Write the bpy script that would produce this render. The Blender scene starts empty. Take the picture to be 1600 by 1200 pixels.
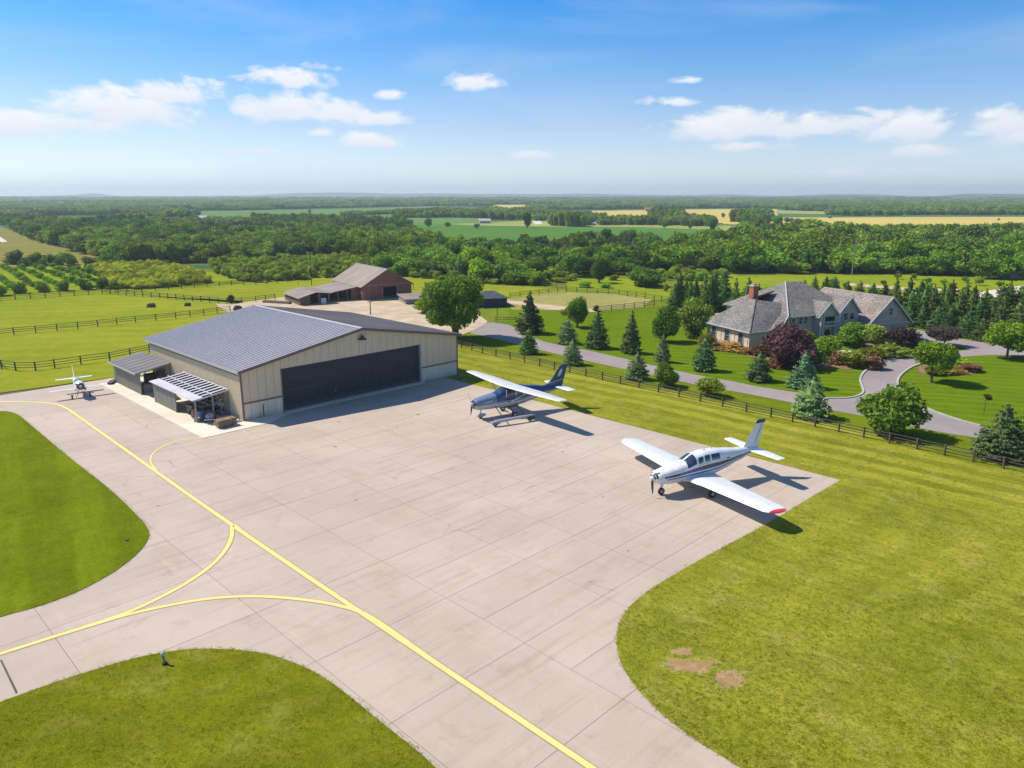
import bpy, bmesh, math, random
import numpy as np
from mathutils import Vector, Matrix
R = math.radians
random.seed(7); RNG = np.random.default_rng(7)
SC = bpy.context.scene
COL = SC.collection

# ------------------------------------------------------------------ camera
F_PX, HOR, CAM_H = 1160.0, 305.0, 20.0
PITCH = math.atan((600 - HOR) / F_PX)
cd = bpy.data.cameras.new("camera")
cd.sensor_width = 36.0; cd.lens = 36.0 * F_PX / 1600.0
cd.clip_start = 0.5; cd.clip_end = 40000
cam = bpy.data.objects.new("camera", cd); COL.objects.link(cam)
cam.location = (0, 0, CAM_H); cam.rotation_euler = (math.pi / 2 - PITCH, 0, 0)
SC.camera = cam

# ------------------------------------------------------------------ light
SUN_AZ, SUN_EL = 163.0, 49.0          # direction towards the sun, degrees from +X
sd = bpy.data.lights.new("sun", 'SUN'); sd.energy = 5.0; sd.angle = R(0.53); sd.color = (1.0, 0.93, 0.82)
sun = bpy.data.objects.new("sun", sd); COL.objects.link(sun)
sv = Vector((math.cos(R(SUN_AZ)) * math.cos(R(SUN_EL)), math.sin(R(SUN_AZ)) * math.cos(R(SUN_EL)), math.sin(R(SUN_EL))))
sun.rotation_euler = sv.to_track_quat('Z', 'Y').to_euler()

SC.view_settings.view_transform = 'Standard'; SC.view_settings.look = 'None'
SC.view_settings.exposure = 0.35; SC.view_settings.gamma = 1.0
SC.view_settings.use_curve_mapping = False
SC.render.engine = 'CYCLES'
SC.cycles.max_bounces = 6; SC.cycles.diffuse_bounces = 3; SC.cycles.glossy_bounces = 2
SC.cycles.transmission_bounces = 3; SC.cycles.transparent_max_bounces = 6; SC.cycles.volume_bounces = 0
SC.cycles.use_denoising = True

def world():
    w = bpy.data.worlds.new("World"); SC.world = w; w.use_nodes = True
    nt = w.node_tree; nt.nodes.clear(); N = nt.nodes.new; L = nt.links.new
    def M(op, a, b=None, c=None, clamp=False):
        n = N("ShaderNodeMath"); n.operation = op; n.use_clamp = clamp
        for i, v in enumerate((a, b, c)):
            if v is None: continue
            if isinstance(v, (int, float)): n.inputs[i].default_value = v
            else: L(v, n.inputs[i])
        return n.outputs[0]
    sky = N("ShaderNodeTexSky"); sky.sky_type = 'NISHITA'; sky.sun_disc = False
    sky.sun_elevation = R(SUN_EL); sky.sun_rotation = R(90 - SUN_AZ)
    sky.altitude = 300; sky.air_density = 1.0; sky.dust_density = 0.3; sky.ozone_density = 2.5
    tc = N("ShaderNodeTexCoord"); sep = N("ShaderNodeSeparateXYZ")
    nrm = N("ShaderNodeVectorMath"); nrm.operation = 'NORMALIZE'; L(tc.outputs['Generated'], nrm.inputs[0])
    L(nrm.outputs[0], sep.inputs[0])
    el = M('ARCSINE', sep.outputs[2]); az = M('ARCTAN2', sep.outputs[0], sep.outputs[1])
    # sky tint: deeper blue with height, eased above the view for less blue fill
    hs = N("ShaderNodeHueSaturation"); L(sky.outputs[0], hs.inputs['Color'])
    hs.inputs['Saturation'].default_value = SKY_SAT; hs.inputs['Value'].default_value = 1.0
    ramp = N("ShaderNodeValToRGB"); L(M('DIVIDE', el, R(30)), ramp.inputs[0])
    cr = ramp.color_ramp
    cr.elements[0].position = 0.0; cr.elements[0].color = SKY_T[0]
    cr.elements[1].position = 1.0; cr.elements[1].color = SKY_T[-1]
    for p, c in zip((0.16, 0.30, 0.45, 0.65), SKY_T[1:-1]):
        e = cr.elements.new(p); e.color = c
    mul = N("ShaderNodeMix"); mul.data_type = 'RGBA'; mul.blend_type = 'MULTIPLY'; mul.inputs[0].default_value = 1
    L(hs.outputs[0], mul.inputs[6]); L(ramp.outputs[0], mul.inputs[7])
    # clouds: noise inside soft patches of the sky
    cmb = N("ShaderNodeCombineXYZ"); L(az, cmb.inputs[0]); L(M('MULTIPLY', el, 1.9), cmb.inputs[1])
    def noise(scale, detail, rough, dist=0.0, stretch=None):
        n = N("ShaderNodeTexNoise"); n.inputs['Scale'].default_value = scale; n.inputs['Detail'].default_value = detail
        n.inputs['Roughness'].default_value = rough; n.inputs['Distortion'].default_value = dist
        if stretch:
            mp = N("ShaderNodeMapping"); mp.inputs['Scale'].default_value = stretch; mp.inputs['Rotation'].default_value = (0, 0, 0.12)
            L(cmb.outputs[0], mp.inputs[0]); L(mp.outputs[0], n.inputs[0])
        else: L(cmb.outputs[0], n.inputs[0])
        return n.outputs[0]
    nz = noise(13, 9, 0.62, 0.5); nb = noise(42, 6, 0.6)
    def az_el(x, y):
        a = (x - 800) / F_PX; b = -(y - 600) / F_PX
        v = Vector((a, math.cos(PITCH) + b * math.sin(PITCH), -math.sin(PITCH) + b * math.cos(PITCH))).normalized()
        return math.atan2(v.x, v.y), math.asin(v.z)
    dens = None; shade = None
    for (x, y, rx, ry, k) in CLOUDS:
        a0, e0 = az_el(x, y); ra = rx / F_PX * 1.0; re = ry / F_PX
        dx = M('DIVIDE', M('SUBTRACT', az, a0), ra); dy = M('DIVIDE', M('SUBTRACT', el, e0), re)
        dyc = M('MAXIMUM', M('MULTIPLY', dy, -1.5), dy)        # flatter bases
        d = M('SQRT', M('ADD', M('MULTIPLY', dx, dx), M('MULTIPLY', dyc, dyc)))
        d = M('MULTIPLY', M('SUBTRACT', 1.15, d), k)
        s = M('MULTIPLY', dy, 1.0)
        if dens is None: dens = d; shade = s
        else:
            g = M('GREATER_THAN', d, dens)
            shade = M('ADD', M('MULTIPLY', s, g), M('MULTIPLY', shade, M('SUBTRACT', 1.0, g)))
            dens = M('MAXIMUM', dens, d)
    dn = M('ADD', M('ADD', M('MULTIPLY', dens, 1.45), M('MULTIPLY', M('SUBTRACT', nz, 0.52), 3.6)), M('MULTIPLY', M('SUBTRACT', nb, 0.5), 1.5))
    mask = M('MULTIPLY', M('SMOOTH_MIN', M('MULTIPLY', M('SUBTRACT', dn, 0.12, clamp=True), 1.3), 1.0, 0.3), M('GREATER_THAN', dens, -0.6), clamp=True)
    # thin high cirrus
    ci = noise(2.6, 8, 0.55, 0.5, (1.0, 2.6, 1.0))
    cim = M('MULTIPLY', M('SUBTRACT', ci, 0.47, clamp=True), 1.15, clamp=True)
    lowm = M('MULTIPLY', M('SUBTRACT', noise(5, 6, 0.6, 0.3, (1.0, 3.5, 1)), 0.48, clamp=True), M('MULTIPLY', M('SUBTRACT', 0.16, el, clamp=True), 10.0), clamp=True)
    al = M('ADD', M('MULTIPLY', cim, M('SUBTRACT', 1.0, mask)), M('MULTIPLY', lowm, 0.8), clamp=True)
    cc = N("ShaderNodeMix"); cc.data_type = 'RGBA'
    lit = M('ADD', M('MULTIPLY', shade, 0.6), M('ADD', M('MULTIPLY', nz, 0.9), 0.1), clamp=True)
    L(lit, cc.inputs[0]); cc.inputs[6].default_value = CLOUD_LO; cc.inputs[7].default_value = CLOUD_HI
    m1 = N("ShaderNodeMix"); m1.data_type = 'RGBA'; L(al, m1.inputs[0]); L(mul.outputs[2], m1.inputs[6]); m1.inputs[7].default_value = CLOUD_LO
    m2 = N("ShaderNodeMix"); m2.data_type = 'RGBA'; L(mask, m2.inputs[0]); L(m1.outputs[2], m2.inputs[6]); L(cc.outputs[2], m2.inputs[7])
    bg = N("ShaderNodeBackground"); bg.inputs[1].default_value = SKY_STRENGTH; L(m2.outputs[2], bg.inputs[0])
    out = N("ShaderNodeOutputWorld"); L(bg.outputs[0], out.inputs[0])
    w.cycles.sampling_method = 'MANUAL'; w.cycles.sample_map_resolution = 512
HAZE = 0.00021
SKY_STRENGTH = 0.11; SKY_SAT = 1.0
SKY_T = [(1.12, 1.15, 1.32, 1), (.78, .85, 1.05, 1), (.42, .76, 1.07, 1), (.08, .66, 1.14, 1), (.20, .68, 1.10, 1), (.30, .70, 1.06, 1)]
CLOUD_HI = (7.2, 7.2, 7.3, 1); CLOUD_LO = (5.4, 5.9, 6.9, 1)
CLOUDS = [(195, 175, 105, 34, 1.2), (265, 150, 60, 26, 1.1), (110, 193, 80, 18, .9), (15, 195, 62, 24, 1.1), (300, 190, 30, 8, .6),
          (465, 126, 62, 20, 1.0), (450, 170, 78, 28, 1.2), (530, 178, 62, 24, 1.0), (600, 188, 56, 15, 1.0), (603, 150, 26, 9, .8), (500, 208, 26, 9, .8), (585, 222, 52, 15, 1.0),
          (742, 130, 44, 16, 1.0), (395, 238, 36, 9, .8), (834, 244, 42, 10, .9), (1066, 126, 32, 10, .9), (1050, 160, 44, 9, .75),
          (1175, 195, 76, 30, 1.2), (1110, 208, 78, 22, 1.1), (1270, 200, 105, 22, 1.0), (1340, 190, 60, 16, .9), (1425, 205, 56, 24, 1.2), (1450, 238, 50, 12, .8),
          (1570, 198, 52, 22, 1.1), (1600, 215, 60, 24, 1.0), (1520, 210, 40, 12, .8), (1170, 230, 66, 10, .8), (690, 292, 50, 8, .5), (1340, 275, 130, 10, .5), (500, 105, 40, 10, .5)]
world()

# ------------------------------------------------------------------ map helpers: survey points of the place
def at(px, py, z=0.0):
    dx = (px - 800) / F_PX; dy = -(py - 600) / F_PX
    v = Vector((dx, math.cos(PITCH) + dy * math.sin(PITCH), -math.sin(PITCH) + dy * math.cos(PITCH)))
    t = (z - CAM_H) / v.z
    return Vector((v.x * t, v.y * t, z))
def mpp(py): return CAM_H / ((py - HOR) / F_PX) / F_PX      # rough metres per survey unit on the ground at that range
def tall(px, py, n):          # height of something n units tall standing there
    b = at(px, py); dx = 0; dy = -((py - n) - 600) / F_PX
    vy = math.cos(PITCH) + dy * math.sin(PITCH); vz = -math.sin(PITCH) + dy * math.cos(PITCH)
    return CAM_H + b.y / vy * vz
C0 = at(381.5, 659); AU = R(45.2)
U = Vector((math.cos(AU), math.sin(AU), 0)); V = Vector((math.sin(AU), -math.cos(AU), 0))
def uv(u, v, z=0.0): 
    p = C0 + U * u + V * v; p.z = z; return p

# ------------------------------------------------------------------ object helpers
def new_obj(name, me, parent=None, loc=(0, 0, 0), rot=(0, 0, 0)):
    o = bpy.data.objects.new(name, me); COL.objects.link(o)
    if parent: o.parent = parent
    o.location = loc; o.rotation_euler = rot
    return o
def tag(o, label=None, cat=None, group=None, kind=None):
    if label: o['label'] = label
    if cat: o['category'] = cat
    if group: o['group'] = group
    if kind: o['kind'] = kind
    return o
def thing(name, label, cat, loc=(0, 0, 0), rz=0.0, group=None):
    return tag(new_obj(name, None, None, loc, (0, 0, rz)), label, cat, group)

class MB:
    def __init__(s): s.v = []; s.f = []; s.m = []
    def add(s, vs, fs, mi=0):
        o = len(s.v); s.v += [tuple(v) for v in vs]; s.f += [tuple(i + o for i in f) for f in fs]; s.m += [mi] * len(fs); return s
    def box(s, x0, x1, y0, y1, z0, z1, mi=0):
        return s.add([(x, y, z) for z in (z0, z1) for y in (y0, y1) for x in (x0, x1)],
                     [(0, 2, 3, 1), (4, 5, 7, 6), (0, 1, 5, 4), (2, 6, 7, 3), (0, 4, 6, 2), (1, 3, 7, 5)], mi)
    def bar(s, a, b, w, h=None, mi=0):
        a = Vector(a); b = Vector(b); h = h or w; d = (b - a)
        if d.length < 1e-6: return s
        d.normalize(); up = Vector((0, 0, 1)) if abs(d.z) < .95 else Vector((1, 0, 0))
        x = d.cross(up).normalized() * w / 2; y = x.cross(d).normalized() * h / 2
        vs = [p + sx * x + sy * y for p in (a, b) for sx, sy in ((-1, -1), (1, -1), (1, 1), (-1, 1))]
        return s.add(vs, [(3, 2, 1, 0), (4, 5, 6, 7), (0, 1, 5, 4), (1, 2, 6, 5), (2, 3, 7, 6), (3, 0, 4, 7)], mi)
    def tube(s, a, b, r0, r1=None, n=8, mi=0, cap=True):
        a = Vector(a); b = Vector(b); r1 = r0 if r1 is None else r1; d = (b - a).normalized()
        up = Vector((0, 0, 1)) if abs(d.z) < .95 else Vector((1, 0, 0))
        x = d.cross(up).normalized(); y = d.cross(x).normalized()
        vs = [p + (x * math.cos(t) + y * math.sin(t)) * r for p, r in ((a, r0), (b, r1)) for t in [2 * math.pi * k / n for k in range(n)]]
        fs = [(k, (k + 1) % n, n + (k + 1) % n, n + k) for k in range(n)]
        if cap: fs += [tuple(range(n))[::-1], tuple(range(n, 2 * n))]
        return s.add(vs, fs, mi)
    def slab(s, pts, th, mi=0, mi2=None):       # top polygon, extruded straight down
        n = len(pts); top = [Vector(p) for p in pts]; bot = [p - Vector((0, 0, th)) for p in top]
        s.add(top + bot, [tuple(range(n))], mi)
        o = len(s.v) - 2 * n; mi2 = mi if mi2 is None else mi2
        s.f.append(tuple(o + n + k for k in range(n))[::-1]); s.m.append(mi2)
        for k in range(n):
            j = (k + 1) % n; s.f.append((o + k, o + n + k, o + n + j, o + j)); s.m.append(mi2)
        return s
    def ell(s, c, r, n=12, m=8, mi=0):
        c = Vector(c); vs = [c + Vector((0, 0, -r[2]))]
        for i in range(1, m):
            a = math.pi * i / m
            for k in range(n):
                t = 2 * math.pi * k / n
                vs.append(c + Vector((r[0] * math.sin(a) * math.cos(t), r[1] * math.sin(a) * math.sin(t), -r[2] * math.cos(a))))
        vs.append(c + Vector((0, 0, r[2])))
        fs = [(0, 1 + (k + 1) % n, 1 + k) for k in range(n)]
        for i in range(m - 2):
            for k in range(n):
                a0 = 1 + i * n + k; a1 = 1 + i * n + (k + 1) % n
                fs.append((a0, a1, a1 + n, a0 + n))
        l = len(vs) - 1
        fs += [(l, l - n + k, l - n + (k + 1) % n) for k in range(n)]
        return s.add(vs, fs, mi)
    def mesh(s, name, mats, smooth=False):
        me = bpy.data.meshes.new(name); me.from_pydata(s.v, [], s.f)
        if not isinstance(mats, (list, tuple)): mats = [mats]
        for m in mats: me.materials.append(m)
        if len(mats) > 1: me.polygons.foreach_set("material_index", s.m)
        if smooth: me.polygons.foreach_set("use_smooth", [True] * len(s.f))
        me.update(); return me
    def build(s, name, mats, parent=None, loc=(0, 0, 0), rot=(0, 0, 0), smooth=False):
        return new_obj(name, s.mesh(name, mats, smooth), parent, loc, rot)
def bevel(o, w=0.02, seg=1):
    m = o.modifiers.new("bevel", 'BEVEL'); m.width = w; m.segments = seg; m.limit_method = 'ANGLE'; return o

# ------------------------------------------------------------------ materials
class NT:
    def __init__(s, name):
        s.mat = bpy.data.materials.new(name); s.mat.use_nodes = True; s.t = s.mat.node_tree
        s.t.nodes.clear(); s.out = s.t.nodes.new("ShaderNodeOutputMaterial")
        s.bs = s.t.nodes.new("ShaderNodeBsdfPrincipled"); s.t.links.new(s.bs.outputs[0], s.out.inputs[0])
        s._tc = None
    def n(s, k): return s.t.nodes.new(k)
    def l(s, a, b): s.t.links.new(a, b)
    def pos(s, world=True):
        if s._tc is None:
            if world: g = s.n("ShaderNodeNewGeometry"); s._tc = g.outputs['Position']
            else: g = s.n("ShaderNodeTexCoord"); s._tc = g.outputs['Object']
        return s._tc
    def mapped(s, scale=(1, 1, 1), rz=0.0, src=None, rot=None):
        m = s.n("ShaderNodeMapping"); m.vector_type = 'POINT'
        # rotate first, then stretch
        r = s.n("ShaderNodeVectorRotate"); r.rotation_type = 'Z_AXIS'; r.inputs['Angle'].default_value = -rz
        s.l(src or s.pos(), r.inputs[0]); s.l(r.outputs[0], m.inputs[0]); m.inputs['Scale'].default_value = scale
        return m.outputs[0]
    def noise(s, scale, detail=5, rough=.55, vec=None, dist=0.0):
        n = s.n("ShaderNodeTexNoise"); n.inputs['Scale'].default_value = scale; n.inputs['Detail'].default_value = detail
        n.inputs['Roughness'].default_value = rough; n.inputs['Distortion'].default_value = dist
        s.l(vec or s.pos(), n.inputs[0]); return n.outputs[0]
    def m(s, op, a, b=None, c=None, clamp=False):
        n = s.n("ShaderNodeMath"); n.operation = op; n.use_clamp = clamp
        for i, v in enumerate((a, b, c)):
            if v is None: continue
            if isinstance(v, (int, float)): n.inputs[i].default_value = v
            else: s.l(v, n.inputs[i])
        return n.outputs[0]
    def step(s, v, lo, hi, a=0.0, b=1.0):
        n = s.n("ShaderNodeMapRange"); n.interpolation_type = 'SMOOTHSTEP'; s.l(v, n.inputs[0])
        n.inputs[1].default_value = lo; n.inputs[2].default_value = hi; n.inputs[3].default_value = a; n.inputs[4].default_value = b
        return n.outputs[0]
    def mix(s, f, a, b, mode='MIX'):
        n = s.n("ShaderNodeMix"); n.data_type = 'RGBA'; n.blend_type = mode
        for i, v in ((0, f), (6, a), (7, b)):
            if isinstance(v, (int, float)): n.inputs[i].default_value = v
            elif isinstance(v, tuple): n.inputs[i].default_value = (*v[:3], 1)
            else: s.l(v, n.inputs[i])
        return n.outputs[2]
    def bump(s, h, strength=.3, dist=.05):
        b = s.n("ShaderNodeBump"); b.inputs['Strength'].default_value = strength; b.inputs['Distance'].default_value = dist
        s.l(h, b.inputs['Height']); s.l(b.outputs[0], s.bs.inputs['Normal'])
    def done(s, col, rough=.9, metal=0.0, spec=None):
        if isinstance(col, tuple): s.bs.inputs['Base Color'].default_value = (*col[:3], 1)
        else: s.l(col, s.bs.inputs['Base Color'])
        if isinstance(rough, (int, float)): s.bs.inputs['Roughness'].default_value = rough
        else: s.l(rough, s.bs.inputs['Roughness'])
        s.bs.inputs['Metallic'].default_value = metal
        if spec is not None: s.bs.inputs['Specular IOR Level'].default_value = spec
        return s.mat

def plain(name, col, rough=.7, metal=0.0, var=.15, scale=3.0, spec=None, coat=0.0):
    t = NT(name); c = tuple(col)
    n1 = t.noise(scale, 6, .6)
    v = t.mix(t.step(n1, .3, .7), tuple(x * (1 - var) for x in c), tuple(min(1, x * (1 + var)) for x in c))
    n2 = t.noise(scale * 9, 3, .6); v = t.mix(t.step(n2, .35, .75, 0, .25 * min(1, var * 4)), v, tuple(x * .6 for x in c))
    t.bs.inputs['Coat Weight'].default_value = coat
    return t.done(v, rough, metal, spec)

GRASS_FINE = True
def grass(name, dark, light, dry=(.30, .27, .07), stripe=0.0, angle=0.0, width=1.6, dry_amt=.2, fine=1.0, coarse=.12, lush=1.0, second=None):
    t = NT(name)
    big = t.noise(coarse, 6, .62); mid = t.noise(.7, 5, .65)
    c = t.mix(t.step(big, .32, .68), dark, light)
    c = t.mix(t.step(mid, .35, .75, 0, .55), c, tuple(x * 1.35 for x in light))
    c = t.mix(t.step(t.noise(1.9, 5, .7), .42, .70, 0, .35), c, tuple(x * .62 for x in dark))
    c = t.mix(t.step(t.noise(.45, 5, .7, t.mapped((1, 1, 1), 1.0)), .48, .72, 0, dry_amt), c, dry)
    c = t.mix(t.step(t.noise(.28, 6, .7, None, .4), .50, .66, 0, .45 * lush), c, tuple(x * .80 for x in dark))
    if stripe > 0:
        w = t.mapped((1, 1, 1), angle)
        sp = t.n("ShaderNodeSeparateXYZ"); t.l(w, sp.inputs[0])
        wob = t.m('MULTIPLY', t.m('SUBTRACT', t.noise(.09, 3, .5), .5), 3.0)
        y = t.m('ADD', sp.outputs[1], wob)
        y = t.m('ADD', y, t.m('MULTIPLY', t.m('SUBTRACT', t.noise(.6, 4, .6, t.mapped((.15, 1, 1), angle)), .5), 1.2))
        sn = t.m('SINE', t.m('MULTIPLY', y, math.pi / width))
        amp = t.step(t.noise(.08, 3, .6, t.mapped((.35, 1, 1), angle)), .30, .66, .15, 1.0)
        if second:      # mown along the fence beyond the apron corner, the other way on the open lawn
            a2, w2, k2 = second
            dv = t.n("ShaderNodeVectorMath"); dv.operation = 'DOT_PRODUCT'; sb = t.n("ShaderNodeVectorMath"); sb.operation = 'SUBTRACT'; t.l(t.pos(), sb.inputs[0]); sb.inputs[1].default_value = C0
            t.l(sb.outputs[0], dv.inputs[0]); dv.inputs[1].default_value = U
            near = t.step(t.m('ADD', dv.outputs['Value'], t.m('MULTIPLY', t.m('SUBTRACT', t.noise(.15, 4, .6), .5), 9.0)), 19, 28)
            amp = t.m('MULTIPLY', amp, near)
            sp2 = t.n("ShaderNodeSeparateXYZ"); t.l(t.mapped((1, 1, 1), a2), sp2.inputs[0])
            y2 = t.m('ADD', sp2.outputs[1], t.m('MULTIPLY', t.m('SUBTRACT', t.noise(.12, 4, .6), .5), 4.0))
            sn = t.m('ADD', t.m('MULTIPLY', sn, near), t.m('MULTIPLY', t.m('SINE', t.m('MULTIPLY', y2, math.pi / w2)), t.m('SUBTRACT', 1.0, near)))
            amp = t.m('ADD', amp, t.m('MULTIPLY', t.m('MULTIPLY', t.m('SUBTRACT', 1.0, near), k2), t.step(t.noise(.06, 3, .6), .35, .65)))
        k = t.m('MULTIPLY', t.m('MULTIPLY', t.step(sn, -.55, .55, -1, 1), amp), stripe)
        st = t.noise(1.3, 4, .65, t.mapped((.10, 1.4, 1), angle))
        k = t.m('ADD', k, t.m('MULTIPLY', t.m('SUBTRACT', st, .5), stripe * 3.0))
        c = t.mix(t.m('MULTIPLY', k, 1.0, clamp=True), c, tuple(x * 1.9 + .01 for x in light))
        c = t.mix(t.m('MULTIPLY', k, -1.0, clamp=True), c, tuple(x * .45 for x in dark))
    f1 = t.noise(4.5, 4, .75); f2 = t.noise(19, 3, .75)
    c = t.mix(t.step(f1, .30, .70, .34 * fine, 0), c, tuple(x * .35 for x in dark))
    c = t.mix(t.step(f2, .35, .68, 0, .38 * fine), c, tuple(min(1, x * 2.0 + .02) for x in light))
    c = t.mix(t.step(t.noise(33, 2, .7), .30, .5, .45 * fine, 0), c, tuple(x * .3 for x in dark))
    t.bump(t.m('ADD', t.m('MULTIPLY', f2, .5), t.m('MULTIPLY', f1, 1.0)), .5 * fine, .06)
    return t.done(c, 1.0, 0, .0)

M = {}
LD, LL = (.098, .132, .003), (.255, .243, .022)
M['lawn_right'] = grass("lawn_grass_right", LD, LL, dry=(.36, .31, .11), stripe=.38, angle=R(-42), width=1.25, dry_amt=.55, second=(R(40), 1.6, .35))
M['lawn_far'] = M['lawn_right']
M['lawn_left'] = grass("lawn_grass_left", (.075, .105, .001), (.130, .165, .002), dry=(.28, .27, .06), stripe=.26, angle=R(-57), width=2.2, dry_amt=.2)
M['lawn_bottom'] = grass("lawn_grass_bottom", (.065, .085, .001), (.160, .170, .005), dry=(.32, .28, .08), stripe=.12, angle=R(10), width=2.0, dry_amt=.4)
M['lawn_house'] = grass("lawn_grass_house", (.070, .125, .001), (.115, .170, .003), stripe=.22, angle=R(-18), width=.95, dry_amt=.08)
M['lawn_verge'] = grass("lawn_grass_verge", (.085, .125, .003), (.150, .18, .006), stripe=.15, angle=R(-40), width=1.4, dry_amt=.2)
M['paddock'] = grass("paddock_grass", (.145, .185, .006), (.245, .260, .018), stripe=.10, angle=R(8), width=2.5, dry_amt=.35, coarse=.06)
M['meadow'] = grass("meadow_grass", (.085, .125, .008), (.150, .185, .014), dry_amt=.4, coarse=.05)
M['rough_meadow'] = grass("rough_meadow", (.110, .175, .006), (.235, .265, .010), dry_amt=.5, coarse=.08)
M['hay_field'] = grass("hay_field", (.12, .145, .022), (.22, .19, .05), dry=(.33, .24, .09), stripe=.25, angle=R(-12), width=5, dry_amt=.7, coarse=.03)
M['worn'] = grass("worn_dry_grass", (.17, .16, .03), (.34, .29, .10), dry=(.44, .33, .16), dry_amt=.8, coarse=1.4)
M['arena'] = grass("arena_sand_grass", (.20, .20, .05), (.30, .27, .09), dry=(.40, .31, .16), dry_amt=.5, coarse=.1)
M['crop'] = grass("crop_field", (.060, .150, .024), (.085, .185, .032), stripe=.15, angle=R(-7), width=9, dry_amt=.1, fine=.5, coarse=.012)
M['crop2'] = grass("crop_field_far", (.080, .170, .050), (.12, .21, .06), dry_amt=.3, fine=.4, coarse=.006)
M['wheat'] = grass("wheat_field", (.42, .33, .085), (.52, .41, .12), dry=(.55, .42, .16), stripe=.12, angle=R(3), width=12, dry_amt=.4, fine=.4, coarse=.008)
M['pale_grass'] = grass("pale_grass_field", (.20, .24, .06), (.32, .32, .10), dry=(.42, .35, .15), dry_amt=.5, fine=.4, coarse=.015)

def dirt(name, a, b, scale=.3, peb=.3):
    t = NT(name); c = t.mix(t.step(t.noise(scale, 6, .65), .3, .7), a, b)
    c = t.mix(t.step(t.noise(3, 5, .7), .45, .8, 0, .4), c, tuple(x * .55 for x in a))
    c = t.mix(t.step(t.noise(20, 3, .7), .55, .7, 0, peb), c, tuple(min(1, x * 1.4) for x in b))
    t.bump(t.noise(8, 5, .7), .5, .05); return t.done(c, .95, 0, .15)
M['dirt'] = dirt("packed_dirt", (.42, .31, .20), (.55, .44, .31))
M['soil'] = dirt("bare_soil", (.30, .18, .08), (.42, .27, .13), 1.2)
M['forest_floor'] = dirt("forest_floor", (.025, .055, .010), (.06, .11, .02), .2, .1)
M['joint'] = dirt("joint_filling", (.10, .085, .065), (.16, .13, .10), 1.0, .1)
M['mulch'] = dirt("garden_mulch", (.16, .09, .05), (.30, .19, .10), 1.5, .4)

def concrete(name, a, b, warm, rz=AU, tone=.16, speck=.5):
    t = NT(name)
    oi = t.n("ShaderNodeObjectInfo"); rnd = oi.outputs['Random']
    c = t.mix(t.step(t.noise(.10, 6, .6), .3, .7), a, b)
    c = t.mix(t.m('MULTIPLY', rnd, tone), c, tuple(x * .74 for x in a))
    # broom and tyre streaks along both directions, stains
    s1 = t.noise(1.0, 6, .7, t.mapped((.12, 1.6, 1), rz)); s2 = t.noise(1.2, 6, .7, t.mapped((1.6, .10, 1), rz))
    c = t.mix(t.step(s1, .48, .72, 0, .32), c, tuple(x * .66 for x in warm))
    c = t.mix(t.step(s2, .52, .78, 0, .26), c, tuple(min(1, x * 1.18) for x in b))
    st = t.noise(.55, 7, .72, None, .6); c = t.mix(t.step(st, .52, .76, 0, .36), c, tuple(x * .62 for x in warm))
    c = t.mix(t.step(t.noise(.22, 7, .7, None, .3), .55, .72, 0, .30), c, (.33, .26, .16))
    c = t.mix(t.step(t.noise(5.5, 6, .75), .50, .78, 0, .35 * speck), c, tuple(x * .55 for x in a))
    c = t.mix(t.step(t.noise(26, 3, .7), .55, .75, 0, .30 * speck), c, tuple(x * .6 for x in a))
    # hairline cracks
    vo = t.n("ShaderNodeTexVoronoi"); vo.feature = 'DISTANCE_TO_EDGE'; vo.inputs['Scale'].default_value = .33
    wv = t.n("ShaderNodeVectorMath"); wv.operation = 'ADD'; t.l(t.pos(), wv.inputs[0])
    nn = t.n("ShaderNodeTexNoise"); nn.inputs['Scale'].default_value = 1.3; nn.inputs['Detail'].default_value = 6; t.l(t.pos(), nn.inputs[0])
    t.l(nn.outputs[1], wv.inputs[1]); t.l(wv.outputs[0], vo.inputs[0])
    crk = t.m('MULTIPLY', t.step(vo.outputs['Distance'], .004, .018, 1, 0), t.step(t.noise(.16, 3, .5), .62, .70))
    c = t.mix(t.m('MULTIPLY', crk, .55), c, tuple(x * .35 for x in warm))
    t.bump(t.noise(16, 5, .7), .25, .02)
    return t.done(c, .85, 0, .25)
M['concrete'] = concrete("apron_concrete", (.425, .345, .275), (.505, .415, .335), (.385, .30, .215))
M['pad'] = concrete("pale_pad_concrete", (.64, .54, .42), (.74, .64, .51), (.58, .47, .34), tone=.05, speck=.3)
M['asphalt'] = concrete("driveway_asphalt", (.255, .215, .200), (.320, .270, .255), (.23, .19, .16), R(-30), tone=0, speck=.7)
M['gravel'] = dirt("pale_gravel", (.50, .44, .36), (.66, .60, .50), 1.0)
def paint(name, c, wear=.25):
    t = NT(name); v = t.mix(t.step(t.noise(1.2, 6, .7), .35, .8, 0, .5), c, tuple(x * .8 for x in c))
    v = t.mix(t.step(t.noise(9, 6, .8), .58, .72, 0, wear), v, (.34, .29, .24)); return t.done(v, .7, 0, .3)
M['yellow'] = paint("yellow_marking_paint", (.80, .60, .22), .4); M['yellow_edge'] = paint("yellow_edge_paint", (.34, .25, .10), .4)
M['kerb'] = plain("kerb_concrete", (.40, .38, .33), .9, var=.2)

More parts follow.
